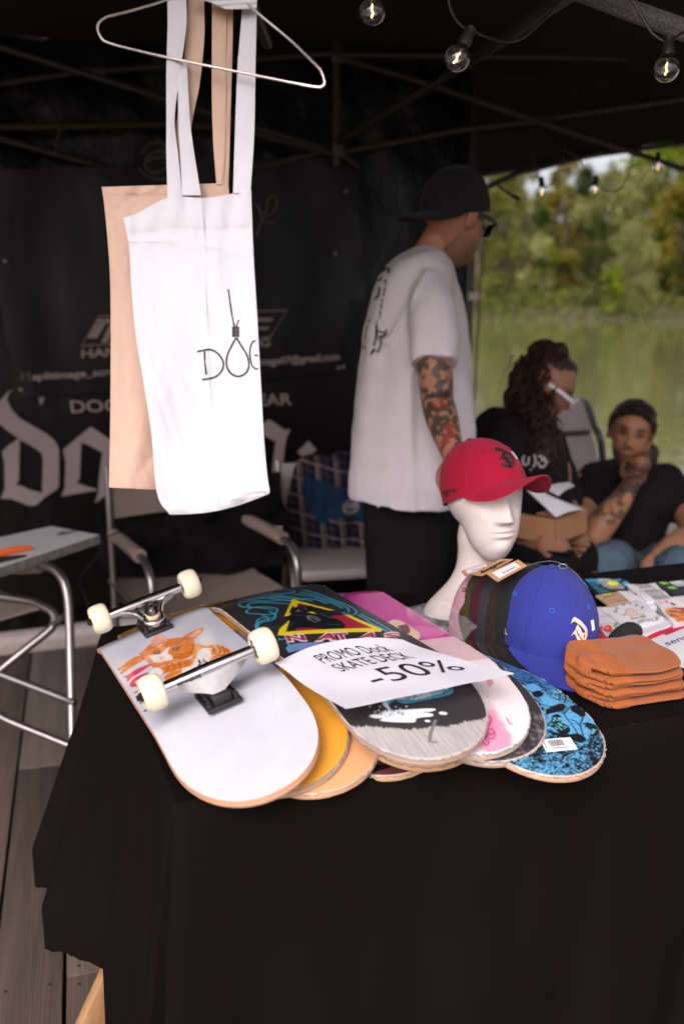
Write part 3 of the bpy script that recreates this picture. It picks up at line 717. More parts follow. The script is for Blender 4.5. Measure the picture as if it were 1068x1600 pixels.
def from_ends(far, near, z, L):                          # deck pose from its two ends in the photo
    a, c = pz(*far, z), pz(*near, z); d = (a - c); return (a.x + c.x) / 2, (a.y + c.y) / 2, math.atan2(-d.x, d.y)
WOOD = (.50, .27, .13); PINK = (.60, .30, .20)

# --- the print of the kitten board
def paint_cat(c):
    O, O2, O3, W_, PK = (.66, .19, .022), (.40, .085, .010), (.80, .34, .09), (.80, .74, .72), (.78, .38, .30)
    f = lambda P: [(180 + x / 5.34, 960 + y / 5.34) for x, y in P]
    # name in fat hand drawn letters, reading up the edge
    for P, col in (([(22, 455), (60, 425), (130, 375), (200, 345), (250, 378), (190, 410), (120, 450), (60, 495), (45, 480), (95, 430), (40, 470)], O), ([(30, 452), (140, 385), (205, 365), (140, 400), (50, 462)], (.70, .22, .04)),
                   ([(72, 515), (110, 500), (180, 455), (285, 415), (295, 425), (215, 480), (150, 520), (105, 560), (95, 530)], (.62, .03, .07)),
                   ([(120, 590), (130, 560), (180, 520), (270, 485), (285, 495), (220, 530), (165, 560), (175, 580), (225, 560), (240, 540), (255, 555), (190, 595), (140, 607)], (.62, .03, .07)),
                   ([(160, 650), (215, 610), (230, 625), (175, 655)], O), ([(175, 680), (225, 645), (240, 660), (185, 688)], O),
                   ([(205, 712), (240, 690), (250, 735), (225, 748)], (.75, .62, .02)), ([(205, 730), (215, 725), (222, 745), (210, 745)], (.03, .03, .03)), ([(240, 800), (280, 772), (292, 790), (250, 810)], (.02, .06, .42))):
        c.poly(f(P), col, smooth=True)
    for q in ((27, 455), (52, 492), (78, 520), (104, 554), (165, 652), (180, 683), (244, 806)): c.ell(180 + q[0] / 5.34, 960 + q[1] / 5.34, 1.3, 1.0, (.06, .02, .02))
    # kitten
    body = f([(640, 240), (740, 255), (840, 250), (930, 275), (975, 310), (960, 360), (850, 420), (760, 450), (640, 500), (540, 530), (430, 560), (405, 520), (500, 480), (620, 400), (640, 330)])
    c.poly(body, O3, smooth=True)
    c.poly(f([(690, 300), (760, 280), (800, 330), (780, 400), (700, 460), (600, 500), (560, 470), (640, 420), (670, 360)]), W_, .9, smooth=True)
    c.poly(f([(560, 440), (660, 430), (700, 470), (620, 510), (560, 490)]), (.90, .70, .60), smooth=True)
    for P in ([(850, 260), (880, 300), (860, 340)], [(890, 270), (915, 310), (890, 355)], [(925, 285), (945, 320), (930, 345)], [(800, 258), (820, 290), (812, 330)], [(870, 340), (900, 345), (925, 330)], [(720, 262), (745, 272), (790, 275)]): c.stroke(f(P), .0035, O2)
    for P in ([(840, 360), (870, 350), (905, 352)], [(830, 300), (835, 340), (822, 370)]): c.stroke(f(P), .0025, (.45, .12, .03))
    c.poly(f([(412, 515), (470, 480), (560, 462), (545, 475), (500, 505), (440, 550), (420, 545)]), O, smooth=True)
    c.poly(f([(350, 450), (450, 420), (560, 385), (640, 375), (630, 420), (540, 455), (450, 485), (370, 500), (330, 480)]), O, smooth=True)
    for x in (430, 480, 530, 580, 610): c.stroke(f([(x - 5, 415 - (x - 430) * .12), (x + 15, 440 - (x - 430) * .12), (x + 5, 470 - (x - 430) * .2)]), .0022, O2)
    c.poly(f([(280, 490), (320, 455), (370, 450), (400, 475), (385, 500), (340, 515), (285, 515)]), W_, smooth=True)
    head = f([(205, 330), (235, 300), (290, 250), (350, 215), (430, 205), (560, 190), (640, 180), (660, 230), (655, 300), (610, 360), (500, 400), (400, 430), (330, 440), (290, 400), (235, 375)])
    c.poly(head, O, smooth=True)
    c.poly(f([(290, 250), (305, 205), (350, 172), (400, 170), (432, 200), (425, 225), (380, 235), (320, 265)]), PK, smooth=True)
    c.stroke(f([(290, 255), (320, 240), (380, 215), (415, 220)]), .0018, (.50, .16, .07))
    c.poly(f([(545, 200), (590, 170), (690, 120), (735, 113), (725, 150), (660, 205), (640, 235), (600, 215)]), O, smooth=True)
    c.poly(f([(600, 185), (690, 132), (722, 125), (700, 160), (640, 200)]), PK, smooth=True)
    c.stroke(f([(600, 190), (660, 195), (690, 165)]), .0016, (.40, .15, .08))
    for P in ([(425, 270), (440, 230), (500, 205), (590, 195)], [(430, 275), (450, 240), (520, 222)], [(455, 255), (520, 240), (580, 205)], [(300, 260), (360, 240), (420, 235)], [(610, 250), (650, 260), (640, 320)], [(520, 330), (580, 335), (640, 310)], [(540, 360), (590, 355), (630, 335)], [(240, 310), (270, 290), (320, 280)], [(235, 345), (270, 335), (300, 340)], [(460, 380), (520, 350), (560, 350)]): c.stroke(f(P), .0021, O2)
    for P in ([(425, 268), (438, 232), (480, 212)], [(520, 246), (560, 215), (585, 200)]): c.stroke(f(P), .0016, (.30, .07, .03))
    c.poly(f([(285, 345), (330, 335), (380, 330), (420, 290), (455, 275), (440, 320), (470, 345), (480, 375), (430, 385), (380, 400), (320, 395)]), W_, .92, smooth=True)
    for (x, y, rx) in ((352, 314, 30), (508, 285, 32)):
        c.ell(180 + x / 5.34, 960 + y / 5.34, rx / 5.34, 15 / 5.34, (.10, .07, .05), rot=-.28); c.ell(180 + x / 5.34, 960 + y / 5.34, rx * .62 / 5.34, 8 / 5.34, (.30, .30, .26), rot=-.28); c.ell(180 + x / 5.34, 960 + y / 5.34, 1.4, 1.2, (.02, .02, .02)); c.ell(179.2 + x / 5.34, 959.4 + y / 5.34, .8, .5, (.9, .9, .9))
    c.poly(f([(362, 355), (405, 352), (400, 366), (380, 378), (368, 366)]), PK, smooth=True); c.stroke(f([(380, 375), (375, 388), (350, 390)]), .0008, (.55, .3, .25)); c.stroke(f([(380, 378), (400, 385), (415, 372)]), .0008, (.55, .3, .25))
    c.stroke(f([(205, 320), (235, 370), (270, 390), (300, 420), (325, 443)]), .0016, (.12, .05, .04))
    # fur: short licks of lighter, darker and white hair following the coat
    rs = random.Random(21); Hd, Bd = c.m(head), c.m(body)
    def licks(P, n_, ang, white):
        w_ = c._win(P); mk = c.inside(P, w_); X, Y = c.X[w_][mk], c.Y[w_][mk]
        for k in range(n_):
            i = rs.randrange(len(X)); x, y = X[i], Y[i]; a = ang + rs.uniform(-.6, .6); l = rs.uniform(.003, .009); cc = c.a[min(c.H - 1, int((y - c.y0) / c.res)), min(c.W - 1, int((x - c.x0) / c.res))]
            f_ = rs.choice((.55, .75, 1.25, 1.5)); c.stroke([(x, y), (x + l * math.cos(a), y + l * math.sin(a))], rs.uniform(.0005, .0011), tuple(min(.92, float(q) * f_ + (.05 if f_ > 1 else 0)) for q in cc), .75, px=False)
    licks(Bd, 420, -.5, 0); licks(Hd, 150, 2.4, 0)
    for P in ([(345, 375), (290, 385), (245, 380)], [(350, 385), (300, 405), (260, 410)], [(420, 375), (480, 372), (540, 385)], [(420, 382), (470, 392), (520, 410)]): c.stroke(f(P), .0005, (.88, .85, .82), .9)
    for (x, y, rx) in ((352, 314, 30), (508, 285, 32)):
        c.ell(180 + x / 5.34, 960 + y / 5.34, rx / 5.34, 15 / 5.34, (.06, .04, .03), rot=-.28); c.ell(180 + x / 5.34, 960 + y / 5.34, rx * .62 / 5.34, 8 / 5.34, (.26, .27, .22), rot=-.28); c.ell(180 + x / 5.34, 960 + y / 5.34, 1.6, 1.3, (.01, .01, .01)); c.ell(179.2 + x / 5.34, 959.4 + y / 5.34, .8, .5, (.9, .9, .9))
    rs = random.Random(12); c.a *= (1 - .035 * np.clip((c.noise(.05, .03, 14, 4) - .45) * 5, 0, 1))[..., None]
    for k in range(60): x, y = rs.uniform(-.10, .10), rs.uniform(-.40, .40); c.ell(x, y, rs.uniform(.0003, .0009), rs.uniform(.0003, .0008), (.25, .2, .18), .6, px=False)
    for k in range(14): x, y = rs.uniform(-.09, .09), rs.uniform(-.40, -.2); c.stroke([(x, y), (x + rs.uniform(-.01, .01), y + rs.uniform(.004, .03))], .0007, (.38, .37, .38), .5, px=False)
    for u, v in ((424, 1230), (431, 1228), (436, 1233), (300, 1112)): c.ell(u, v, 1.2, .8, (.30, .20, .14), .8)
    n = c.noise(.006, .006, 4)                            # fur break-up, only on the coloured parts
    sat = (c.a.max(2) - c.a.min(2)) > .25; c.a[sat] *= (1 + (n[sat] - .5) * .5)[:, None]
CATZ = .847
bx, by, byaw = -.262, 1.5521, R(23.4)
catb, CATM, catmap = make_deck('skateboard', 'complete skateboard lying wheels up, white underside with an orange kitten print', 'skateboard', bx, by, byaw, CATZ, L=.81, w0=.1040, tilt=R(-3.05), roll=R(-15), nx=130, ny=520, paint=paint_cat,
                       top=(.55, .555, .60), coat=.25, plys=((.50, .24, .14), (.62, .36, .22), (.45, .22, .13)), rough=.22, kick=.050, matname='deck_print_kitten')
def lc(x, y, z): return CATM @ Vector((x, y, deck_z(x, y) + z))
# --- trucks
M_al = mat('polished_aluminium', (.60, .58, .57), rough=.2, metal=1, var=.1, vscale=40, bump=.00004, bscale=500)
M_alr = mat('cast_aluminium', (.52, .49, .47), rough=.36, metal=1, var=.12, vscale=90, bump=.00006, bscale=500)
M_blk = mat('black_cast_plate', (.018, .017, .017), rough=.33, var=.2, bump=.0002, bscale=200)
M_bush = mat('cream_urethane', (.72, .62, .42), rough=.4, var=.04, sss=.3)
M_whl = mat('wheel_urethane', (.80, .72, .52), rough=.38, var=.03, vscale=30, sss=.4)
M_steel = mat('steel', (.35, .33, .32), rough=.3, metal=1)
def make_truck(yc, inward, dirt):
    T = CATM @ Matrix.Translation((0, yc, deck_z(0, yc))) @ (Matrix.Identity(4) if inward > 0 else Matrix.Rotation(math.pi, 4, 'Z'))
    H = MB(); AY, AZ = -.006, .053
    H.tube([(-.0695, AY, AZ), (-.0690, AY, AZ), (-.040, AY, AZ), (0, AY, AZ + .0005), (.040, AY, AZ), (.0690, AY, AZ), (.0695, AY, AZ)], [.0068, .0086, .0092, .0098, .0092, .0086, .0068], 20)
    bp = H.build('truck', M_al, catb, world=False); bp.matrix_basis = CATM.inverted() @ T
    P = MB(); P.box((0, 0, .0035), (.054, .080, .007), ch=.0025)
    P.box((0, -.020, .0135), (.030, .030, .016), ch=.004); P.box((0, .014, .011), (.034, .036, .010), ch=.004)
    for sx in (-1, 1): P.box((sx * .0185, -.004, .0105), (.004, .052, .009), ch=.0015)
    for sx in (-1, 1):
        for sy in (-1, 1): P.lathe([(.0045, .006), (.0048, .010), (.0045, .0125), (.0022, .0125), (.0022, .017), (0, .0172)], (sx * .0205, sy * .0305, 0), n=8)
    P.build('baseplate', M_blk, bp, world=False, smooth=35)
    A = R(-28)                                           # kingpin leans inward
    rk_ = Matrix.Rotation(A, 3, 'X'); kc = Vector((0, .016, .012))
    MB().lathe([(0, 0), (.0135, .0), (.0145, .003), (.0145, .010), (.0125, .013), (.0110, .0135)], kc, rk_, 24).build('bushing', M_bush, bp, world=False)
    MB().lathe([(.0095, .022), (.0125, .024), (.0128, .031), (.0105, .0345), (.0, .035)], kc, rk_, 24).build('bushing', M_bush, bp, world=False)
    kp = MB(); kp.lathe([(.0125, .0345), (.0125, .0358), (.0, .0360)], kc, rk_, 20); kp.lathe([(.0075, .036), (.0075, .0415), (.0045, .043), (.0045, .048), (0, .0485)], kc, rk_, 6); kp.build('kingpin', M_steel, bp, world=False, smooth=30)
    W = MB(); N1 = 15; rows = []
    for i in range(N1):
        q = -1 + 2 * i / (N1 - 1); x = q * .066; k = abs(q) ** 1.4
        top = Vector((x, AY - .004, AZ + .001)); low_z = .017 + (AZ - .0035 - .017) * min(1, k * 1.15); low_y = -.022 + (AY + .022) * min(1, k * 1.1)
        xx = x * (1 if k > .5 else .55 + .45 * k / .5)
        rows.append((Vector((x, AY - .0082, AZ - .002)), Vector(((x + xx) / 2, (AY + low_y) / 2 - .006, (AZ + low_z) / 2)), Vector((xx, low_y - .004, low_z)), Vector((xx, low_y + .004, low_z)), Vector(((x + xx) / 2, (AY + low_y) / 2 + .003, (AZ + low_z) / 2)), Vector((x, AY + .006, AZ - .004))))
    m_ = len(rows[0]); W.add([p for r_ in rows for p in r_], [(i * m_ + k, i * m_ + (k + 1) % m_, (i + 1) * m_ + (k + 1) % m_, (i + 1) * m_ + k) for i in range(N1 - 1) for k in range(m_)])
    W.build('hanger_web', M_alr, bp, world=False, smooth=50)
    Rg = MB(); rc = kc + rk_ @ Vector((0, 0, .0178))
    Rg.tube([rc + rk_ @ Vector((.0165 * math.cos(a), .0150 * math.sin(a), 0)) for a in lin(29, 0, 2 * math.pi)[:-1]], .0042, 10, closed=True)
    for sx in (-1, 1):
        Rg.tube(catmull([rc + Vector((sx * .014, -.004, .001)), Vector((sx * .024, .006, .040)), Vector((sx * .040, AY + .006, AZ - .004)), Vector((sx * .060, AY + .002, AZ - .001))], 5), [.0050] * 16, 8)
        Rg.tube([rc + Vector((sx * .013, -.006, 0)), Vector((sx * .006, -.018, .022))], [.0045, .006], 8)
    Rg.build('hanger_ring', M_al, bp, world=False)
    if inward > 0:
        V, Tt, _ = text_tris('birdhouse', .03); mbx = MB()
        def lf3(x, y):
            a = R(205 - y * 36); return (-.016 - (1 - x) * .036 + .0, AY + .0100 * math.cos(a), AZ + .0100 * math.sin(a) + .0)
        mbx.add([lf3(1 - a, 1 - b) for a, b in V], [tuple(t_) for t_ in Tt]); mbx.build('lettering', M_blk, bp, world=False, smooth=False)
    MB().tube([(-.101, AY, AZ), (.101, AY, AZ)], .0040, 10).build('axle', M_steel, bp, world=False)
    for sx in (-1, 1):
        wc = Vector((sx * .0865, AY, AZ)); rot = Matrix.Rotation(R(90), 3, 'Y')
        w_ = MB(); Rr = .0268; hw = .0165
        prof = [(.0115, -hw + .003), (.0165, -hw + .0012), (.0195, -hw), (.0225, -hw + .0012), (.0250, -hw + .0045), (.0263, -hw + .0085), (Rr, -hw + .013), (Rr, hw - .013), (.0263, hw - .0085), (.0250, hw - .0045), (.0225, hw - .0012), (.0195, hw), (.0165, hw - .0012), (.0115, hw - .003), (.0115, -hw + .003)]
        w_.lathe(prof, wc, rot, 40); w_.build('wheel', M_whl, bp, world=False)
        for k in (-1, 1):
            MB().lathe([(.0040, k * .0118), (.0065, k * .0130), (.0065, k * .0133), (.0100, k * .0133), (.0112, k * .0130), (.0112, k * .010)], wc, rot, 24).build('bearing', M_steel if k == -sx else M_blk, bp, world=False)
        MB().lathe([(.0072, .013), (.0072, .0195), (.0045, .0205), (.0042, .024), (0, .024)], wc, Matrix.Rotation(R(90 * sx), 3, 'Y'), 6).build('axle_nut', M_blk, bp, world=False)
    return bp
make_truck(-.205, 1, 0); make_truck(.205, -1, 0)
# ================================================================ stacked decks
def stack_deck(name, label, far, near, z, L=.81, **kw):
    x, y, yaw = from_ends(far, near, z, L); return make_deck(name, label, 'skateboard deck', x, y, yaw, z, L=L, group=DG, **kw)
def posed(x, y, z, yaw, tilt, roll, label, **kw):
    return make_deck('skateboard_deck', label, 'skateboard deck', x, y, R(yaw), z, tilt=R(tilt), roll=R(roll), group=DG, **kw)
def paint_yellow(c):
    n = c.noise(.05, .02, 3); c.a *= (1 + (n - .5) * .25)[..., None]
    c.poly([(370, 985), (400, 1010), (440, 1040), (420, 1060), (380, 1020), (350, 985)], (.10, .12, .22)); c.poly([(372, 988), (398, 1000), (392, 1012), (376, 1000)], (.30, .22, .42))
posed(-.2241, 1.603, .838, 24.3, -1.05, -11.7, 'orange yellow deck whose rounded end shows right of the kitten skateboard', L=.81, top=(.80, .36, .04), paint=paint_yellow, nx=60, ny=260, plys=((.35, .20, .12), (.60, .34, .16), (.38, .25, .2)), rough=.25, wrap=True, res=.002, matname='deck_print_yellow')
posed(-.188, 1.607, .831, 26.4, -1.1, -9.1, 'bare peach wood deck lowest between the kitten skateboard and the bottle deck', L=.81, top=(.72, .36, .17), plys=((.70, .38, .2),), rough=.35, wrap=True, matname='deck_print_peach')
def paint_dark(c):
    n = c.noise(.006, .02, 2); c.a *= (.6 + n * .8)[..., None]
    for k in range(40): x = -.1 + k * .005; c.stroke([(x, -.405), (x + .003, -.355)], .0016, (.22, .05, .06), px=False)
posed(-.0911, 1.664, .832, 27.3, 0, -5, 'deep maroon deck peeking out directly under the bottle deck', top=(.05, .02, .022), paint=paint_dark, nx=60, ny=200, wrap=True, res=.002, rough=.35, matname='deck_print_maroon')
def paint_red(c):
    n = c.noise(.02, .02, 3); c.a[c.Y > c.m([(640, 996)])[0][1]] = (.60, .012, .30); c.a *= (.8 + n * .4)[..., None]; c.poly([(735, 1165), (752, 1160), (748, 1175), (738, 1178)], (.18, .02, .35))
posed(.0059, 1.6739, .850, 19.3, 0, 0, 'deck with magenta far end behind the panther deck and a brick red near tip', top=(.42, .09, .035), paint=paint_red, nx=50, ny=160, wrap=True, res=.003, rough=.35, matname='deck_print_red')

def paint_skull(c):
    n1 = c.noise(.0030, .0014, 5, 2); n2 = c.noise(.03, .03, 8, 3); n3 = c.noise(.012, .0025, 9, 2)
    BL, K = np.array((.12, .38, .60)), np.array((.012, .014, .018))
    y = c.Y; a = np.empty_like(c.a); a[:] = K
    scr = (n1 + (n2 - .5) * .6) > .57; a[scr] = BL
    up = y > -.12; a[up & ((n3 + (n2 - .5)) > .56)] = (.03, .16, .30); a[up & ((n3 + (n2 - .5)) <= .56)] = K
    md = (y > -.25) & (y <= -.10) & ((n1 + n2 * .5) > .72); a[md] = (.05, .20, .45)
    c.a[:] = a
    f = lambda P: [(760 + x / 5.34, 1040 + y_ / 5.34) for x, y_ in P]
    B = (.12, .38, .66); D_ = (.012, .012, .014)
    c.poly(f([(500, 420), (560, 390), (640, 390), (700, 340), (790, 325), (850, 360), (880, 420), (930, 480), (960, 540), (930, 560), (880, 530), (860, 600), (820, 660), (760, 690), (690, 600), (600, 590), (540, 560), (500, 520), (520, 470)]), B, smooth=True)
    c.poly(f([(300, 180), (380, 150), (450, 190), (440, 250), (520, 270), (600, 310), (560, 350), (480, 360), (430, 300), (350, 230)]), B, .9, smooth=True)
    for P in ([(700, 350), (750, 332), (805, 350), (820, 400), (790, 440), (740, 410), (700, 385)], [(545, 430), (590, 418), (625, 450), (630, 490), (690, 540), (680, 590), (600, 585), (545, 540), (500, 520), (530, 480)],
              [(490, 380), (560, 340), (640, 325), (650, 370), (590, 400), (500, 415)], [(790, 500), (850, 490), (940, 530), (930, 580), (880, 600), (850, 560)], [(680, 600), (760, 590), (830, 630), (790, 665), (720, 650), (620, 620), (540, 600), (495, 560), (560, 580)],
              [(850, 370), (900, 400), (925, 460), (870, 440), (840, 410)], [(380, 220), (440, 210), (470, 250), (420, 270), (380, 250)]): c.poly(f(P), D_, smooth=True)
    for P in ([(500, 420), (560, 395), (650, 400), (700, 350), (790, 328), (850, 365), (890, 430), (950, 500)], [(640, 400), (660, 450), (700, 500), (740, 560), (760, 600)], [(820, 410), (790, 470), (780, 520), (800, 600)], [(500, 560), (560, 585), (640, 600), (700, 640), (780, 690)], [(850, 600), (870, 640), (840, 700)], [(700, 470), (740, 480), (770, 520)], [(450, 330), (520, 350), (580, 345)], [(330, 200), (400, 240), (450, 300)]): c.stroke(f(P), .0022, D_)
    for k in range(90):
        x, y = 520 + (k * 53) % 400, 400 + (k * 97) % 280; c.stroke(f([(x, y), (x + 12, y + 8 - (k % 5) * 4)]), .0011, D_, .8)
    hole = c.noise(.003, .0028, 21, 2) > .60
    for P in ([(545, 440), (620, 450), (680, 550), (600, 570), (520, 520)], [(800, 505), (930, 535), (880, 590)]):
        Q = c.m(f(P)); w_ = c._win(Q); mk = c.inside(Q, w_) & hole[w_]; c.put(w_, mk, (.15, .45, .55))
    sp = (c.noise(.0028, .0028, 33, 2) > .70) & (y < -.2); c.a[sp] = D_
    c.text('Chiller', (880, 1182), (902, 1179), (880, 1177), D_, .02)
SK, SKM, skmap = posed(.1114, 1.6267, .832, 35.1, -.7, -1.1, 'black deck with a scratchy light blue skull print and a barcode label', paint=paint_skull, nx=170, ny=560, plys=((.72, .42, .27), (.66, .36, .22)), rough=.35, coat=.5, coat_bump=.002, wrap=True, res=.0007, matname='deck_print_skull')
def on_deck(M4, x, y, h, kick=.046): return M4 @ Vector((x, y, deck_z(x, y, kick) + h))
def label_on(M4, pmap, quad, parent, name='barcode_label'):
    q = [pmap(*p) for p in quad]; mb = MB()
    fn = lambda a, b: on_deck(M4, *[(q[3][k] * (1 - a) + q[2][k] * a) * (1 - b) + (q[0][k] * (1 - a) + q[1][k] * a) * b for k in (0, 1)], .0012)
    mb.slab(fn, 10, 5, (0, 0, -.0004)); lb = mb.build(name, mat('label_paper', (.78, .76, .76), rough=.5, var=.04), parent)
    bars = MB(); rb = random.Random(4); x = .20
    fn2 = lambda a, b, h=0: on_deck(M4, *[(q[3][k] * (1 - a) + q[2][k] * a) * (1 - b) + (q[0][k] * (1 - a) + q[1][k] * a) * b for k in (0, 1)], .0016)
    while x < .70:
        wd = rb.choice((.008, .014, .022)); bars.add([fn2(x, .38), fn2(x + wd, .38), fn2(x + wd, .86), fn2(x, .86)], [(0, 1, 2, 3)]); x += wd + rb.choice((.008, .014, .02))
    bars.add([fn2(.24, .22), fn2(.72, .20), fn2(.72, .25), fn2(.24, .27)], [(0, 1, 2, 3)]); bars.add([fn2(.05, .2), fn2(.07, .2), fn2(.08, .8), fn2(.06, .8)], [(0, 1, 2, 3)])
    bars.build('printed_bars', mat('ink_black', (.02, .02, .022), rough=.6), lb, smooth=False)
label_on(SKM, skmap, [(843, 1164), (890, 1158), (902, 1175), (853, 1183)], SK)
def paint_black(c):
    n = c.noise(.004, .004, 5, 3); m_ = (n > .62) & (c.Y < -.365 + .04 * n); c.a[m_] = (.20, .18, .175); c.a *= (.8 + .4 * c.noise(.05, .05, 2))[..., None]
posed(.0661, 1.6627, .850, 26.0, -.8, -2.6, 'plain black deck sandwiched between the pink and the blue skull decks', top=(.035, .033, .035), paint=paint_black, nx=80, ny=300, wrap=True, res=.0015, rough=.4, coat=.35, plys=((.55, .42, .34), (.42, .30, .22)), matname='deck_print_black')
def paint_pink(c):
    n = c.noise(.045, .06, 11, 4); n2 = c.noise(.02, .03, 12, 3); PKC = np.array((.78, .20, .36)); Wc = np.array((.80, .70, .70))
    k = np.clip((n - .50) * 5 + (n2 - .5) * 1.5, 0, .75)[..., None]; c.a[:] = Wc * (1 - k) + PKC * k
    ym = c.m([(690, 996)])[0][1]; c.a[c.Y > ym] = (.60, .012, .30); m_ = (c.Y > ym - .12) & (c.Y <= ym); c.a[m_] = (.72, .50, .52)
    c.poly([(600, 975), (618, 968), (640, 978), (655, 990), (650, 1000), (620, 990), (606, 985)], (.78, .58, .40), smooth=True); c.poly([(620, 978), (636, 976), (640, 988), (628, 990)], (.12, .02, .03), smooth=True)
    f = lambda P: [(760 + x / 5.34, 1040 + y / 5.34) for x, y in P]; M_ = (.52, .03, .16)
    for P in ([(15, 480), (40, 500), (20, 540), (-5, 555)], [(0, 575), (40, 570), (70, 600), (40, 640), (0, 620)], [(10, 590), (30, 610), (60, 590)], [(-40, 600), (-10, 640), (20, 660), (-10, 680), (-45, 650)], [(165, 485), (185, 515), (210, 525)], [(-60, 560), (-20, 590), (-10, 640)], [(-20, 560), (10, 600), (-10, 625), (-30, 610)]): c.stroke(f(P), .0022, M_)
    rs = random.Random(8)
    for k in range(26): c.ell(745 + rs.uniform(-8, 55), 1085 + rs.uniform(0, 85), rs.uniform(.4, 1.3), rs.uniform(.4, 1.2), (.60, .08, .22))
    c.poly(f([(-60, 75), (20, 80), (60, 180), (20, 220), (-10, 140)]), (.62, .22, .20), .8)
posed(.0625, 1.6641, .861, 21.6, -1.5, -1.95, 'pink and white watercolour deck with a crimson doodle near and a magenta far end', paint=paint_pink, nx=120, ny=420, plys=((.72, .60, .54), (.50, .38, .30), (.66, .5, .4)), wrap=True, res=.001, rough=.32, coat=.5, coat_bump=.0015, matname='deck_print_pink')

def paint_panther(c):
    f = lambda P: [(350 + x / 5.086, 910 + y / 5.086) for x, y in P]
    n = c.noise(.10, .002, 3, 2); c.a *= (.75 + .5 * n)[..., None]
    B1, B2 = (.03, .32, .46), (.06, .46, .60)
    curls = [[(230, 45), (140, 80), (100, 105), (130, 130), (230, 135), (330, 125), (600, 160)], [(250, 50), (160, 85), (145, 105), (180, 125), (300, 128), (420, 118), (640, 140)], [(330, 50), (240, 75), (225, 100), (280, 118), (420, 108), (560, 120), (700, 150)], [(400, 50), (320, 65), (290, 90), (340, 103), (450, 98), (520, 88), (560, 72), (500, 58), (420, 62), (370, 75), (380, 88), (440, 90), (500, 78)],
             [(590, 150), (480, 140), (350, 148), (200, 150), (125, 165), (130, 190), (220, 200), (330, 195), (410, 205), (418, 235), (370, 255), (260, 250), (190, 245), (180, 225), (230, 200), (300, 195)], [(560, 175), (420, 165), (260, 160), (190, 175), (210, 195), (300, 205), (390, 215)],
             [(410, 240), (400, 275), (340, 290), (270, 320), (250, 350), (280, 385), (340, 400), (370, 440), (430, 455), (480, 450)], [(330, 270), (270, 295), (258, 340), (300, 370)], [(360, 230), (410, 262), (380, 300), (300, 318), (268, 350), (300, 385), (360, 400), (385, 435), (440, 450)], [(305, 260), (345, 280), (350, 300)],
             [(620, 60), (700, 75), (760, 95), (820, 120), (900, 150), (1000, 190), (1050, 230), (1020, 260), (940, 240)], [(600, 78), (700, 95), (800, 130), (900, 165), (980, 205), (990, 235)], [(560, 95), (680, 108), (760, 130), (860, 165), (940, 205)], [(640, 125), (740, 140), (820, 170)], [(1060, 260), (1120, 290), (1180, 330), (1260, 370), (1330, 420), (1400, 470)], [(1080, 250), (1160, 290), (1260, 345), (1350, 400)]]
    for P in curls:
        c.stroke(f(P), .0032, B1); c.stroke([(u, v - .5) for u, v in f(P)], .0011, B2)
    Y_ = (.80, .62, .01); RD = (.40, .02, .05)
    # red ground, black cat, yellow frame
    c.poly(f([(585, 165), (930, 255), (1220, 365), (500, 395), (560, 250)]), (.015, .013, .016))
    c.poly(f([(850, 265), (960, 258), (1210, 360), (980, 372), (900, 310)]), RD, .9); c.poly(f([(560, 370), (640, 355), (800, 372), (600, 388)]), RD, .8); c.poly(f([(580, 175), (640, 185), (700, 215), (600, 210)]), (.22, .015, .03), .8)
    for P in ([(545, 128), (600, 150), (760, 190), (880, 222), (830, 222), (700, 190), (590, 165), (545, 262), (478, 270)], [(945, 253), (1000, 262), (1260, 375), (1240, 392), (480, 422), (425, 420), (440, 370), (522, 295), (490, 392), (1180, 362), (1060, 310)]): c.poly(f(P), Y_)
    c.poly(f([(380, 330), (450, 300), (540, 250), (600, 215), (660, 205), (720, 225), (790, 270), (900, 290), (960, 340), (900, 365), (700, 362), (560, 350), (500, 290), (420, 330)]), (.010, .011, .016), smooth=True)
    c.poly(f([(530, 215), (600, 190), (680, 200), (740, 230), (720, 270), (650, 285), (560, 268), (520, 240)]), (.012, .013, .018), smooth=True)
    c.poly(f([(520, 225), (545, 185), (575, 205)]), (.01, .01, .014)); c.poly(f([(660, 205), (700, 180), (700, 215)]), (.01, .01, .014))
    for P in ([(660, 238), (700, 245), (735, 250), (700, 232)], [(575, 222), (600, 215), (590, 222)]): c.poly(f(P), Y_)
    for P in ([(665, 265), (700, 280), (760, 310)], [(670, 262), (720, 272), (765, 298)], [(668, 275), (690, 300), (730, 318)], [(660, 270), (672, 295)], [(640, 205), (655, 212)], [(560, 232), (620, 228)]): c.stroke(f(P), .0007, (.62, .58, .58))
    for P in ([(560, 255), (600, 262), (640, 258)], [(590, 200), (620, 204), (650, 206)], [(430, 360), (455, 350)], [(370, 355), (400, 358)], [(820, 330), (880, 335), (930, 330)], [(760, 240), (800, 262), (860, 285)], [(480, 320), (520, 330), (560, 325)]): c.stroke(f(P), .0012, (.04, .16, .20))
    # name
    def letters(txt, a, b_, up, col, bold): c.text(txt, *f([a, b_, up]), col, bold)
    gl_ = [('N', (500, 470), (660, 462), (475, 418)), ('A', (718, 465), (905, 458), (742, 402)), ('T', (880, 460), (1010, 454), (850, 400)), ('A', (1045, 455), (1215, 447), (1085, 396)), ('S', (1270, 447), (1400, 440), (1265, 400))]
    for ch_, a, b_, up in gl_:
        letters(ch_, a, b_, up, (.72, .62, .62), .10)
    for ch_, a, b_, up in gl_:
        letters(ch_, (a[0] + 7, a[1] - 5), (b_[0] - 5, b_[1] - 5), (up[0] + 8, up[1] + 6), (.40, .02, .06), .035)
    c.poly(f([(505, 560), (520, 500), (620, 480), (780, 475), (900, 480), (700, 520)]), (.20, .22, .50), smooth=True)
    for k in range(12): c.stroke(f([(520 + k * 28, 545 - k * 4), (545 + k * 28, 490)]), .0015, (.05, .42, .60))
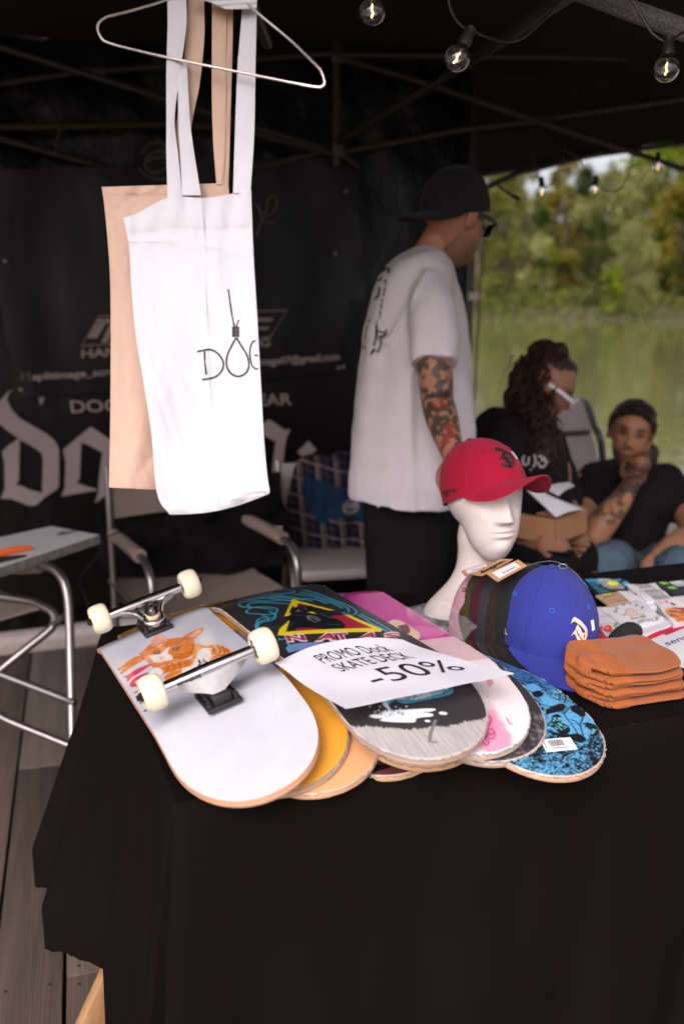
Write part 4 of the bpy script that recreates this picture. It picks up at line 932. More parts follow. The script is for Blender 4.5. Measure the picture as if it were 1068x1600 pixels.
    c.stroke(f([(500, 480), (520, 500), (500, 520), (515, 545)]), .003, B2)
    # bottle and spilt milk at the near end
    g = lambda P: [(560 + x / 4.855, 1040 + y / 4.855) for x, y in P]
    LB, CY, WH = (.36, .58, .74), (.03, .36, .52), (.78, .78, .78)
    c.poly(g([(140, 268), (400, 160), (640, 128), (690, 160), (715, 205), (705, 245), (640, 270), (400, 325), (330, 325), (280, 305), (225, 338), (185, 320)]), CY, smooth=True)
    c.poly(g([(150, 270), (250, 240), (400, 195), (630, 140), (675, 165), (692, 205), (680, 235), (560, 265), (440, 295), (380, 305), (330, 300), (270, 290), (215, 320), (190, 305)]), LB, smooth=True)
    c.poly(g([(210, 275), (330, 225), (500, 180), (600, 160), (560, 215), (420, 255), (330, 285), (250, 290)]), (.62, .72, .80), smooth=True)
    c.poly(g([(590, 165), (640, 155), (670, 190), (665, 215), (620, 190)]), (.70, .76, .80), smooth=True); c.stroke(g([(595, 165), (625, 200), (665, 222)]), .0014, (.03, .05, .08)); c.stroke(g([(260, 300), (330, 300), (400, 310), (520, 280), (680, 238)]), .0014, (.03, .04, .06))
    c.stroke(g([(640, 240), (690, 215), (690, 195)]), .0022, (.02, .03, .05))
    c.text('MILK', g([(548, 268), 0][:1])[0], g([(430, 296)])[0], g([(530, 195)])[0], WH, .04)
    for k, q in enumerate(((400, 205), (345, 225))):
        c.text('365 DAYS', g([(q[0] + 55, q[1] + 72)])[0], g([(q[0] + 10, q[1] - 10)])[0], g([(q[0] + 20, q[1] + 82)])[0], (.08, .16, .28), .02)
    c.poly(g([(80, 440), (120, 425), (180, 430), (180, 400), (260, 392), (380, 385), (560, 378), (585, 392), (540, 405), (480, 408), (560, 422), (560, 438), (500, 448), (440, 462), (430, 485), (360, 495), (230, 495), (165, 482), (190, 465), (120, 460)]), WH, smooth=True)
    for P in ([(205, 455), (290, 468), (350, 455)], [(200, 440), (280, 455), (340, 440)], [(400, 395), (410, 440)], [(430, 395), (440, 438)], [(460, 395), (468, 435)]): c.stroke(g(P), .0007, (.35, .35, .40))
    c.poly(g([(185, 310), (215, 315), (235, 360), (262, 405), (240, 410), (215, 370), (185, 335)]), (.70, .75, .80), smooth=True); c.stroke(g([(235, 375), (260, 410), (270, 420)]), .002, (.20, .60, .72))
    rs = random.Random(2)
    for k in range(26): x = rs.uniform(175, 350); y = rs.uniform(385, 435); c.ell(*g([(x, y)])[0], 1.0, 1.6, rs.choice([(.03, .05, .07), (.05, .35, .45), WH]))
    for x, y in ((90, 350), (168, 355), (285, 360), (365, 358), (128, 402), (318, 380), (155, 390), (165, 420)): c.ell(*g([(x, y)])[0], 1.6, 1.1, WH)
    c.ell(*g([(642, 412)])[0], 6.5, 2, WH); c.ell(*g([(525, 472)])[0], 4.5, 1.4, WH)
    # brushed pale band across the tip, ragged towards the black
    nb = c.noise(.0016, .02, 41, 3); ep = c.m([(540, 1138), (575, 1138), (610, 1145), (650, 1141), (690, 1133), (730, 1126), (762, 1112)]); o_ = np.argsort(ep[:, 0])
    edge = np.interp(c.X, ep[o_, 0], ep[o_, 1]) + .011 * (nb - .5) + .010 * (c.noise(.018, .05, 44, 2) - .5) - .012
    m_ = c.Y < edge; sh = c.noise(.0012, .03, 42, 2)[m_]; c.a[m_] = np.array((.42, .39, .38)) * (.70 + .55 * sh)[:, None]
    c.stroke(g([(585, 465), (560, 520), (545, 560), (540, 600)]), .0045, (.16, .15, .15)); c.poly(g([(530, 598), (600, 598), (600, 612), (530, 612)]), (.22, .20, .20))
PAN, PANM, panmap = posed(-.0330, 1.5990, .8865, 26.3, -.8, -4.6, 'topmost black deck with a yellow triangle, a black cat and a spilt milk bottle', top=(.030, .026, .028), paint=paint_panther, nx=170, ny=600, plys=((.60, .40, .28), (.32, .26, .25), (.62, .36, .2), (.42, .3, .24)), wrap=True, res=.0007, rough=.34, coat=.55, coat_bump=.0015, matname='deck_print_panther')
# loose clear plastic at the far ends
M_film = mat('clear_film', (.9, .88, .88), rough=.12, var=.0, alpha=.12, coat=.6, coat_bump=.004, coat_scale=60, bump=.003, bscale=45)
def film(quad, z, name_label, amp=.012, n=34, seed=0):
    q = [pz(*p, z) for p in quad]; mb = MB()
    def f(a, b):
        p = q[3].lerp(q[2], a).lerp(q[0].lerp(q[1], a), b); nn = noise.noise(Vector((p.x * 28, p.y * 28, seed))) + .5 * abs(noise.noise(Vector((p.x * 70, p.y * 70, seed + 3)))) ; p.z += amp * max(0, .35 + nn); return p
    mb.grid(f, n, n); return tag(mb.build('plastic_wrap', M_film, smooth=180), name_label, 'plastic wrap')
film([(635, 950), (700, 945), (745, 985), (715, 1010)], .875, 'empty clear plastic sleeve lying between the magenta deck and the white display head', .009, seed=4)
film([(632, 955), (655, 950), (700, 990), (655, 1003)], .872, 'crumpled clear film on the magenta deck just above the price sign', .009, seed=9)

# ================================================================ price sign
M_paper = mat('sign_paper', (.66, .64, .68), rough=.75, var=.02, vscale=4, bump=.0008, bscale=9)
M_ink = mat('ink_black', (.02, .02, .022), rough=.6)
sg = [pz(430, 1036, .902), pz(628, 999, .912), pz(803, 1052, .903), pz(540, 1107, .897)]
def sgf(a, b, h=0):
    top = sg[0].lerp(sg[1], a); p = sg[3].lerp(sg[2], a).lerp(top, b)
    p = p + Vector((-.02, .03, 0)) * (math.sin(math.pi * a) * b * .55); p.z += .010 * math.sin(math.pi * a) * b - .004 * math.sin(math.pi * b) + .003 * noise.noise(Vector((a * 3, b * 3, 1))) + h; return p
sign = thing('price_sign', 'white paper sign reading PROMO Dock SKATE DECK -50% lying on the decks', 'sign', sgf(.5, .5))
MB().slab(sgf, 40, 30, (0, 0, -.0005)).build('paper', M_paper, sign)
def sign_text(txt, x0, x1, y0, y1, bold=0., xs=0.):
    mb = lettering(txt, lambda x, y: sgf(x0 + (x1 - x0) * x, y0 + (y1 - y0) * y, .0007), bold, 4); mb.build('lettering', M_ink, sign, smooth=False)
sign_text('PROMO Dock', .25, .76, .735, .885); sign_text('SKATE DECK', .26, .77, .545, .69); sign_text('-50%', .32, .89, .245, .475)
# ================================================================ hanger and tote bags
M_wire = mat('hanger_wire', (.62, .55, .50), rough=.28, metal=.85, var=.1)
HT = 1.36
hang = thing('wire_hanger', 'thin white metal clothes hanger holding two tote bags above the kitten skateboard', 'clothes hanger', pt(330, 40, HT))
def hp(u, v, t=0): return pt(u, v, HT + t)
hw_ = catmull([hp(330, -60), hp(275, -8, .004), hp(215, 14, .01), hp(168, 26, .018)], 5)[:-1] + catmull([hp(168, 26, .018), hp(156, 34, .019), hp(153, 46, .02), hp(162, 63, .02), hp(182, 71, .018)], 4)[:-1] + catmull([hp(182, 71, .018), hp(262, 90, .005), hp(370, 112, -.012), hp(460, 130, -.03), hp(486, 135, -.034)], 5)[:-1] + \
    catmull([hp(486, 135, -.034), hp(501, 136, -.036), hp(507, 129, -.037), hp(502, 112, -.036), hp(495, 103, -.034)], 4)[:-1] + catmull([hp(495, 103, -.034), hp(455, 64, -.02), hp(400, 18, -.01), hp(350, -30, 0), hp(330, -60)], 5)
MB().tube(hw_, .0019, 8).build('bent_wire', M_wire, hang)
top = hp(331, -60); MB().tube(catmull([top, top + Vector((0, 0, .03)), top + Vector((.018, 0, .055)), top + Vector((.012, 0, .085)), top + Vector((-.012, 0, .088)), top + Vector((-.020, 0, .070))], 6), .0019, 8).build('hook', M_wire, hang)
MB().tube([top + Vector((-.012, -.15, .0915)), top + Vector((.012, .9, .0925))], .012, 10).build('roof_rail', M_frame, tent)

M_white = mat('white_canvas', (.60, .58, .612), rough=.9, var=.04, vscale=5, bump=.0016, bscale=16, weave=.00012, weave_scale=420, spec=.2)
M_beige = mat('natural_canvas', (.55, .375, .285), rough=.9, var=.06, vscale=6, bump=.0020, bscale=17, weave=.00014, weave_scale=420, spec=.2)
def wr(p, a, s, sd=0): return a * noise.noise(Vector((p[0] * s, p[1] * s * .5, sd)))
def bag(outline_l, outline_r, t0, m, label, th=.004, seed=0, tw=0.0, nx=50):
    t = thing('tote_bag', label, 'tote bag', pt(*outline_l[0], t0), group='tote bags on the wire hanger')
    Lc, Rc = catmull([(*p, 0) for p in outline_l], 8), catmull([(*p, 0) for p in outline_r], 8)
    def ev(C, s): x = s * (len(C) - 1); i = min(int(x), len(C) - 2); return C[i].lerp(C[i + 1], x - i)
    def f(a, s, side=1):
        p = ev(Lc, s).lerp(ev(Rc, s), a)
        if seed == 1: p.y += -17 * math.exp(-((a - .36) / .22) ** 2) * max(0, 1 - s * 5) ** 2 + 9 * math.sin(a * math.pi) * max(0, s - .9) * 10
        ed = max(0, min(1, min(a, 1 - a) * 9) * min(1, (1 - s) * 16))
        d = side * th * (.25 + .75 * ed ** .5)
        wv_ = .010 * math.sin(a * 5.2 + s * 2 + seed) * s + .010 * noise.noise(Vector((a * 3, s * 4, seed))) + .0050 * abs(noise.noise(Vector((a * 4 + s * 3, s * 7 - a * 4, seed + 2)))) + .0022 * abs(noise.noise(Vector((a * 12 - s * 9, s * 20 + a * 6, seed + 5)))) + .0025 * math.exp(-((a - .62 + .1 * s) / .012) ** 2) + tw * (a - .5)
        if seed == 1: wv_ += .0020 * math.exp(-((s - .115 - .02 * a) / .006) ** 2) - .0016 * math.exp(-((s - .085) / .02) ** 2)
        # light puckers where cloth hangs from the straps
        wv_ += .0022 * math.exp(-s * 9) * math.sin(a * 34 + 3 * math.sin(s * 9)) 
        return pt(p.x, p.y, t0 - wv_ - d)
    for sd, nm in ((1, 'front_panel'), (-1, 'back_panel')):
        g = MB(); g.grid(lambda a, s, sd=sd: f(a, s, sd), nx, 110); g.build(nm, m, t)
    rim = MB(); rim.tube([f(a, s, 0) for a, s in [(0, x) for x in lin(40, 0, 1)] + [(x, 1) for x in lin(16, .05, .95)] + [(1, x) for x in lin(40, 1, 0)]], th * .30, 6); rim.build('side_seam', m, t)
    hm = MB(); hm.slab(lambda a, s: f(.0 + a, .0 + s * .078, 1.16), nx, 6, (0, .001, 0)); hm.build('top_hem', m, t)
    return t, f
bb, bf = bag([(160, 292), (165, 330), (173, 430), (174, 560), (173, 680), (171, 761)], [(356, 286), (358, 330), (352, 430), (350, 560), (350, 680), (345, 769)], HT + .030, M_beige, 'natural beige cotton tote bag hanging behind the white one', seed=5, th=.003)
wb, wf = bag([(194, 342), (203, 385), (206, 440), (213, 520), (226, 600), (238, 680), (247, 772), (266, 803)], [(391, 296), (395, 400), (401, 500), (406, 590), (411, 680), (416, 740), (420, 768), (416, 772)], HT - .004, M_white, 'white cotton tote bag with black hand lettering and a knotted rope, folded lengthwise', seed=1, th=.004)
# the folded flap's upper edge rises from left to right
def proj(p):
    q = p - Vector((0, 0, CAM_H)); y = q.y * CP - q.z * SP; up = q.y * SP + q.z * CP; return 534 + FPX * q.x / y, 800 - FPX * up / y
def on_bag(f, off=.0007):
    def g(u, v, h=0):
        a, s = .5, .5
        for _ in range(7):
            u0, v0 = proj(f(a, s)); ua, va = proj(f(a + .01, s)); us, vs_ = proj(f(a, s + .01))
            A, B, C, D_ = (ua - u0) / .01, (us - u0) / .01, (va - v0) / .01, (vs_ - v0) / .01; de = A * D_ - B * C
            a += max(-.3, min(.3, ((u - u0) * D_ - (v - v0) * B) / de)); s += max(-.3, min(.3, ((v - v0) * A - (u - u0) * C) / de))
            a = max(0, min(1, a)); s = max(0, min(1, s))
        return f(a, s) + Vector((0, -off - h, 0))
    return g
def brush(mb, pts, wd, g, n=8, taper=False, jit=0):      # a drawn stroke laid on a surface g(u, v)
    P = catmull([(*p, 0) for p in pts], n) if len(pts) > 2 else [Vector((*p, 0)) for p in pts]
    rs = random.Random(len(P)); L_, R_ = [], []
    for i, p in enumerate(P):
        d = (P[min(i + 1, len(P) - 1)] - P[max(i - 1, 0)]).normalized(); nn = Vector((-d.y, d.x, 0)); w_ = wd / 2 * (1 + jit * rs.uniform(-1, 1))
        if taper: w_ *= .35 + .65 * math.sin(math.pi * (i + .5) / len(P)) ** .5
        L_.append(g(*(p + nn * w_)[:2])); R_.append(g(*(p - nn * w_)[:2]))
    m_ = len(P); mb.add(L_ + R_, [(i, m_ + i, m_ + i + 1, i + 1) for i in range(m_ - 1)])
g_ = on_bag(wf); ub = lambda P: [(140 + x / 2.857, 260 + y / 2.857) for x, y in P]
mb = MB()
brush(mb, ub([(480, 827), (500, 823), (540, 818), (575, 838), (597, 875), (590, 912), (560, 940), (503, 952)]), 3.0, g_, jit=.12)
brush(mb, ub([(513, 826), (515, 870), (521, 930)]), 3.0, g_, jit=.15)
brush(mb, ub([(617, 548), (621, 562), (632, 640), (645, 712)]), 2.4, g_, jit=.25)
brush(mb, ub([(667, 684), (660, 698), (652, 722)]), 2.2, g_, jit=.25)
for k in range(5): brush(mb, ub([(636, 722 + k * 9), (652, 716 + k * 10), (668, 722 + k * 9)]), 3.2, g_, jit=.1)
brush(mb, ub([(654, 764), (632, 805), (613, 850), (613, 893), (632, 925), (665, 937), (697, 922), (711, 890), (703, 845), (680, 805), (655, 764)]), 3.0, g_, jit=.12)
brush(mb, ub([(741, 779), (728, 783), (717, 810), (716, 850), (725, 888), (740, 903), (752, 903)]), 2.6, g_, jit=.12)
brush(mb, ub([(735, 843), (752, 843)]), 2.2, g_)
mb.build('hand_lettering', M_ink, wb, smooth=False)
def strap(rows, dt, m, parent, wav=0):                   # rows of (left, right, v, extra depth)
    r_ = catmull([(a, b_, v) for a, b_, v, _ in rows], 8); e_ = catmull([(q[3], 0, 0) for q in rows], 8); n = len(r_)
    def f(a, s):
        x = s * (n - 1); i = min(int(x), n - 2); q = r_[i].lerp(r_[i + 1], x - i); e = e_[i].lerp(e_[i + 1], x - i).x
        u = q.x + (q.y - q.x) * a; return pt(u, q.z, HT + dt + e - .0015 * math.sin(a * math.pi) + .0008 * math.sin(s * 23 + a * 3))
    MB().slab(f, 8, n, (0, .0016, 0)).build('strap', m, parent)
strap([(266, 294, -70, 0), (262, 291, -10, 0), (262, 291, 40, 0), (260, 282, 110, .002), (260, 273, 183, .004), (260, 278, 240, .002), (262, 286, 312, -.008)], .008, M_white, wb)
strap([(276, 292, 95, .006), (278, 294, 140, .003), (279, 298, 200, 0), (282, 305, 250, -.002), (285, 314, 305, -.010)], .008, M_white, wb)
strap([(374, 400, -50, .012), (378, 401, 10, .012), (371, 399, 105, .006), (367, 397, 210, .002), (364, 391, 302, -.008)], .002, M_white, wb)
strap([(292, 402, -18, .0), (300, 402, -6, .0), (330, 401, 4, .002), (352, 400, 14, .004)], -.010, M_white, wb)
strap([(293, 319, -60, 0), (293, 319, 5, 0), (290, 319, 60, 0), (285, 312, 130, .003), (276, 300, 190, .003), (272, 292, 250, .003), (270, 290, 300, .004)], .026, M_beige, bb)
strap([(328, 354, -60, 0), (331, 354, 5, 0), (331, 353, 80, 0), (331, 353, 150, 0), (333, 352, 220, 0), (338, 349, 288, 0)], .024, M_beige, bb)
strap([(348, 364, -60, .004), (350, 364, 5, .004), (350, 363, 80, .004), (349, 361, 150, .004), (346, 359, 220, .004), (344, 357, 290, .004)], .024, M_beige, bb)

# ================================================================ caps
def cap_parts(root, col_mat, brim_mat, M4, s=1.0, seed=0, logo=None, logo_mat=None, side_text=None, eyel=None, brimdrop=4.2, brimlen=.072, strap_=True, back=1.0, stick=None):
    A_, B_, H_ = .080 * s, .096 * s, .118 * s
    def crown(phi, t, off=0):
        e = (max(0.0, 1 - t ** 2.35)) ** (1 / 2.15); fr = max(0, math.sin(phi))
        seam = min(abs(((phi - math.pi / 2 + math.pi / 6 * 0) % (math.pi / 3)) - k) for k in (0, math.pi / 3))
        g = -.0020 * math.exp(-(seam * 26) ** 2)
        x = (A_ * e + off + g * (e > .1)) * math.cos(phi); y = (B_ * e + off + g * (e > .1)) * math.sin(phi) * (back if math.sin(phi) < 0 else 1) - .010 * s * t * t
        z = H_ * t * (1 + .06 * fr * (1 - t)) + (.010 * s * fr ** 2 if t < .999 else 0) * (1 - t) ** 2 + off * t * 1.0
        d = .0018 * noise.noise(Vector((math.cos(phi) * 2.5, math.sin(phi) * 2.5, t * 3 + seed)))
        if fr == 0 and t < .34 and abs(phi - 1.5 * math.pi) < .38 and strap_: pass
        return Vector((x * (1 + d * 8), y * (1 + d * 8), z))
    def cw(p): return M4 @ p
    NP = 96; g = MB(); g.grid(lambda a, b: cw(crown(a * 2 * math.pi, 1 - (1 - b) ** 1.6)), NP, 34, True)
    rim = MB(); rim.grid(lambda a, b: cw(crown(a * 2 * math.pi, .22 * (1 - b), -.0028)), NP, 4, True)
    c = g.build('crown', col_mat, root)
    rim.build('sweatband', M_sweat, root)
    # top seam stitching, button, eyelets
    MB().lathe([(.0065 * s, -.001), (.0068 * s, .0012), (.005 * s, .0032), (0, .0040)], cw(crown(0, 1) + Vector((0, 0, 0))), M4.to_3x3(), 16).build('button', brim_mat, root)
    for k in range(6):
        ph = math.pi / 2 + math.pi / 6 + k * math.pi / 3; t = .66; p = crown(ph, t, .0004); d1 = (crown(ph + .02, t) - crown(ph - .02, t)).normalized(); d2 = (crown(ph, t + .02) - crown(ph, t - .02)).normalized(); nn = d1.cross(d2)
        ring_ = [cw(p + (d1 * math.cos(a) + d2 * math.sin(a)) * .0036 * s) for a in lin(13, 0, 2 * math.pi)[:-1]]
        MB().tube(ring_, .0009 * s, 6, closed=True).build('eyelet', eyel or brim_mat, root)
    st = MB()
    for k in range(6):
        ph = math.pi / 2 + k * math.pi / 3
        for dd in (-.045, .045): st.tube([cw(crown(ph + dd * (1 + t), t, .0003)) for t in lin(14, .04, .93)], .00035, 4)
    st.build('seam_stitching', brim_mat, root)
    # brim
    p0, p1 = R(17), R(163)
    def br(a, b, off=0):
        ph = p0 + (p1 - p0) * a; base = crown(ph, .0, .0004 - .004 * (b == 0)); l = brimlen * s * max(0, math.sin(math.pi * (.005 + .99 * a))) ** .85
        x = base.x * (1 + b * .06); y = base.y + l * b
        z = base.z - brimdrop * x * x * (b ** .95 if b > 0 else 0) * min(1, l / (brimlen * s)) ** .9 - .10 * l * b + off + .0; return Vector((x, y, z))
    mbb = MB(); mbb.slab(lambda a, b: cw(br(1 - a, b, .0012)), 48, 12, (M4.to_3x3() @ Vector((0, 0, -.0026))))
    mbb.build('brim', brim_mat, root)
    sb = MB()
    for b in (.25, .42, .59, .76, .90): sb.tube([cw(br(a, b, .0014)) for a in lin(40, .06, .94)], .00035, 4)
    sb.build('brim_stitching', brim_mat, root)
    if logo:
        lw, lh, lz, lx = logo
        P1 = [(388, 232), (420, 180), (465, 160), (510, 172), (560, 205), (600, 240), (645, 285), (680, 330), (682, 370), (680, 410), (672, 445), (655, 452), (640, 440), (652, 405), (648, 365), (600, 310), (560, 272), (520, 245), (460, 215), (420, 212)]
        P2 = [(515, 258), (540, 300), (560, 345), (585, 400), (580, 435), (565, 460), (540, 430), (505, 360), (480, 310), (490, 290)]
        P3 = [(385, 402), (425, 350), (485, 312), (470, 340), (500, 395), (555, 480), (535, 510), (515, 520), (480, 450), (445, 385), (425, 372), (400, 385)]
        P4 = [(345, 540), (385, 480), (415, 472), (445, 478), (475, 508), (510, 530), (560, 540), (600, 520), (625, 500), (640, 440), (655, 450), (640, 500), (610, 545), (575, 570), (520, 575), (470, 568), (440, 545), (420, 515), (400, 505), (370, 518), (352, 546)]
        P5 = [(585, 390), (620, 380), (640, 395), (612, 405), (590, 425), (600, 470), (640, 470), (640, 490), (590, 500), (575, 470)]
        P6 = [(560, 480), (600, 500), (560, 525), (520, 515)]
        def lg(x, y, h):
            X = (x - 512) / 335 * lw + lx; Z = (-y + 367) * -1
            Zm = lz + (367 - (-y)) / 415 * lh
            t = Zm / H_; ph = math.pi / 2 + X / B_ * 1.05
            p = crown(ph, t); d1 = (crown(ph + .02, t) - crown(ph - .02, t)); d2 = (crown(ph, t + .02) - crown(ph, t - .02)); nn = d1.cross(d2).normalized()
            return cw(p + nn * (h + .0003))
        for P in (P1, P2, P3, P4, P5, P6):
            mb = MB(); mb.poly([[(x, -y) for x, y in P]], lg, th=.0022 * s)
            mb.build('embroidered_letter', logo_mat, root, smooth=25)
    if stick:
        sx_, sz_, sw, sh2 = stick
        def sfn(x, y):
            ph = sx_ + x * sw; t = sz_ + y * sh2; return cw(crown(ph, t, .0012))
        MB().slab(sfn, 4, 4, M4.to_3x3() @ Vector((0, -.0004, 0))).build('price_sticker', mat('label_paper', (.66, .64, .64), rough=.5, var=.04), root)
    if side_text:
        def sf(x, y):
            ph = R(-30) + x * R(side_text[2] if len(side_text) > 2 else 44); t = .13 + .105 * y; p = crown(ph, t, .0007); return cw(p)
        lettering(side_text[0], sf, .02, 2).build('embroidered_word', side_text[1], root, smooth=False)
    return crown, cw
M_sweat = mat('cap_sweatband', (.03, .03, .03), rough=.9)
def capmat(n, c): return mat('cap_' + n, c, rough=.85, var=.05, vscale=12, bump=.0004, bscale=60, weave=.00012, weave_scale=900, spec=.3, sheen=.05)
M_cream = mat('cream_thread', (.78, .52, .38), rough=.6, bump=.0002, bscale=700, bstretch=(1, 6, 1), var=.08)
M_bthr = mat('black_thread', (.02, .015, .018), rough=.6, bump=.0002, bscale=700, bstretch=(1, 6, 1), var=.1)
M_red, M_blue = capmat('crimson', (.34, .003, .026)), capmat('royal_blue', (.030, .038, .25))
def frame(F, up_hint, o):
    F = F.normalized(); X = F.cross(up_hint).normalized(); U = X.cross(F); m = Matrix((X, F, U)).transposed().to_4x4(); m.translation = o; return m
# the row of nested caps
cF = Vector((.27, -.88, -.17)); CO = pt(851, 990, 1.845)
rowv = Vector((-.0145, .0215, -.0052))
CAPC = [('royal blue', (.016, .025, .22), 1.0), ('black', (.012, .011, .011), 1.55), ('dark brown', (.026, .013, .011), 2.35), ('charcoal grey', (.028, .027, .029), 3.4), ('maroon', (.052, .005, .016), 4.3), ('olive green', (.042, .037, .010), 5.25), ('pale pink', (.50, .25, .32), 5.6)]
capM = frame(cF, Vector((0, 0, 1)), CO)
for i, (nm, c, k) in enumerate(CAPC):
    k = 0 if i == 0 else k
    Mx = Matrix.Translation(rowv * k * 1.0) @ capM
    mm = M_blue if i == 0 else capmat(nm.replace(' ', '_'), c)
    lab = {'royal blue': 'royal blue baseball cap with cream blackletter D, at the front of the nested row', 'black': 'black baseball cap nested directly behind the royal blue one', 'dark brown': 'dark brown baseball cap nested between the black and the charcoal one',
           'charcoal grey': 'charcoal grey baseball cap nested between dark brown and maroon ones', 'maroon': 'maroon baseball cap nested between charcoal and olive ones', 'olive green': 'olive green baseball cap near the back of the nested row', 'pale pink': 'pale pink baseball cap last in the nested row, against the display head'}[nm]
    rt = thing('baseball_cap', lab, 'cap', Mx.translation, group='baseball caps nested in a row')
    cap_parts(rt, mm, mm, Mx, s=1.12, seed=i, back=.5, brimlen=.082, stick=(math.pi / 2 + .42, .36, .10, .14) if i == 0 else None, logo=(.043, .052, .052, .004) if i == 0 else None, logo_mat=M_cream, side_text=('dogyna.', M_cream, 40) if i != 2 else None, eyel=mat('eyelet_thread_blue', (.02, .10, .42), rough=.6) if i == 0 else None)
    if i == 0:
        pass
# price sticker on the blue cap
def sticker(quad, t, parent, nm='sticker', m=None, off=0):
    q = [pt(u, v, t - off) for u, v in quad]; MB().slab(lambda a, b: q[3].lerp(q[2], a).lerp(q[0].lerp(q[1], a), b), 5, 4, (0, .0006, 0)).build(nm, m or mat('label_paper', (.78, .76, .76)), parent)
# kraft tags on top of the row
M_kraft = mat('kraft_card', (.50, .27, .125), rough=.8, var=.1, vscale=40)
def tagpx(P): return [(680 + x / 5.93, 860 + y / 5.93) for x, y in P]
def tag_thing(quad, ts, label, lab_q=None, txt=None):
    q = [pt(*p, t) for p, t in zip(tagpx(quad), ts)]; t = thing('price_tag', label, 'price tag', sum(q, Vector()) / 4, group='kraft tags on the nested caps')
    f = lambda a, b, h=0: q[3].lerp(q[2], a).lerp(q[0].lerp(q[1], a), b) + Vector((0, -h * .6, h))
    MB().slab(f, 8, 6, (0, .0008, -.0008)).build('card', M_kraft, t)
    if lab_q: x0, x1, y0, y1 = lab_q; MB().slab(lambda a, b: f(x0 + (x1 - x0) * a, y0 + (y1 - y0) * b, .0008), 4, 4, (0, .0002, -.0002)).build('white_label', mat('label_paper', (.78, .76, .76)), t); lettering('47.00 EUR', lambda a, b: f(x0 + (x1 - x0) * (.25 + .6 * a), y0 + (y1 - y0) * (.22 + .22 * b), .0016), .02).build('lettering', mat('ink_violet', (.12, .10, .25), rough=.6), t, smooth=False)
    if txt: lettering(txt, lambda a, b: f(.12 + .76 * a, .28 + .4 * b, .0012), .05).build('lettering', M_ink, t, smooth=False)
    return t
tag_thing([(235, 190), (485, 112), (520, 170), (270, 240)], (1.90, 1.90, 1.86, 1.86), 'kraft price tag hindmost of the three, lying towards the neck of the display head', (.14, .9, .2, .85))
tag_thing([(325, 222), (600, 78), (720, 82), (430, 238)], (1.83, 1.86, 1.85, 1.80), 'kraft tag with black lettering, between the other two tags', None, 'dogyna.')
tag_thing([(470, 215), (765, 84), (848, 142), (575, 292)], (1.80, 1.82, 1.79, 1.76), 'kraft price tag in front, with a white sticker over the charcoal cap', (.12, .84, .18, .84))
# plastic pins of the tags
mb = MB(); mb.tube(catmull([pt(822, 884, 1.79), pt(845, 878, 1.79), pt(868, 878, 1.79), pt(895, 892, 1.78), pt(918, 918, 1.78)], 6), .0004, 5); mb.tube([pt(*p, 1.79) for p in ((872, 884), (876, 881), (884, 882), (886, 886), (880, 889), (874, 888))], .0008, 5, closed=True)
tag(mb.build('tag_string', mat('clear_plastic', (.4, .4, .4), rough=.2, trans=.5)), 'thin clear tag loop trailing over the blue cap from its button', 'tag string')

# ================================================================ display head
def head_r(d, feat=1.0, fem=True):
    def ell(c, r):
        c = Vector(c); a = sum((d[i] / r[i]) ** 2 for i in range(3)); b = -2 * sum(d[i] * c[i] / r[i] ** 2 for i in range(3)); cc = sum((c[i] / r[i]) ** 2 for i in range(3)) - 1
        D_ = b * b - 4 * a * cc; return (-b + math.sqrt(D_)) / (2 * a) if D_ > 0 else 0
    w1 = ell((0, -.014, .024), (.0735, .0935, .090)); w2 = ell((0, .026, -.040), (.056, .060, .078) if not fem else (.052, .058, .076)); w3 = ell((0, .030, -.080), (.030, .040, .038)) if not fem else ell((0, .034, -.080), (.025, .034, .036))
    k = .010; ws = [w1, w2, w3]; m_ = max(ws); r = m_ + k * math.log(sum(math.exp((x - m_) / k) for x in ws)) - k * .35
    return r
def head_pt(d, feat=1.0, fem=True):
    r = head_r(d, feat, fem); p = d * r; x, y, z = p
    if y > 0:
        G = lambda cx, cz, sx, sz: math.exp(-((x - cx) / sx) ** 2 - ((z - cz) / sz) ** 2); f = 0
        fy = min(1, y / .04)
        nz = -.022; f += .0235 * math.exp(-(x / (.0075 + .006 * max(0, min(1, (.03 - z) / .055)))) ** 2) * (0 if z > .034 else (math.sin(max(0, min(1, (.036 - z) / .062)) * math.pi / 2) ** 1.5)) * (1 if z > -.026 else math.exp(-((z + .026) / .006) ** 2))
        f += .006 * (G(.010, -.027, .006, .006) + G(-.010, -.027, .006, .006))
        for s_ in (-1, 1): f -= .0105 * G(s_ * .030, .012, .015, .0105); f += .0052 * G(s_ * .030, .011, .0105, .0065); f += .0045 * G(s_ * .028, .031, .020, .007); f += .0035 * G(s_ * .042, -.018, .018, .016)
        f -= .0035 * G(0, .040, .02, .01) * 0
        f += .0060 * G(0, -.0475, .017, .0042) + .0072 * G(0, -.0585, .014, .0048) - .0040 * G(0, -.0528, .019, .0022) - .0035 * G(0, -.0675, .014, .005) - .0020 * G(0, -.038, .004, .006)
        f += .0070 * G(0, -.084, .016, .014)
        p = p + Vector((0, 1, .0)) * f * feat * fy + d * 0
        if z < -.02 and z > -.034: p.z -= .0
    return p
def head_mesh_pts(nu=110, nv=90, feat=1.0, fem=True):
    mb = MB()
    def f(a, b):
        ph = a * 2 * math.pi; th = -math.pi / 2 + b * math.pi; d = Vector((math.cos(th) * math.cos(ph), math.cos(th) * math.sin(ph), math.sin(th)))
        return head_pt(d, feat, fem)
    # denser columns towards the face
    def warp(a): x = (a * 2 - .5) ; return a
    mb.grid(f, nu, nv, True); return mb
M_foam = mat('white_foam', (.64, .56, .52), rough=.75, var=.03, vscale=12, bump=.0006, bscale=260, sss=.15)
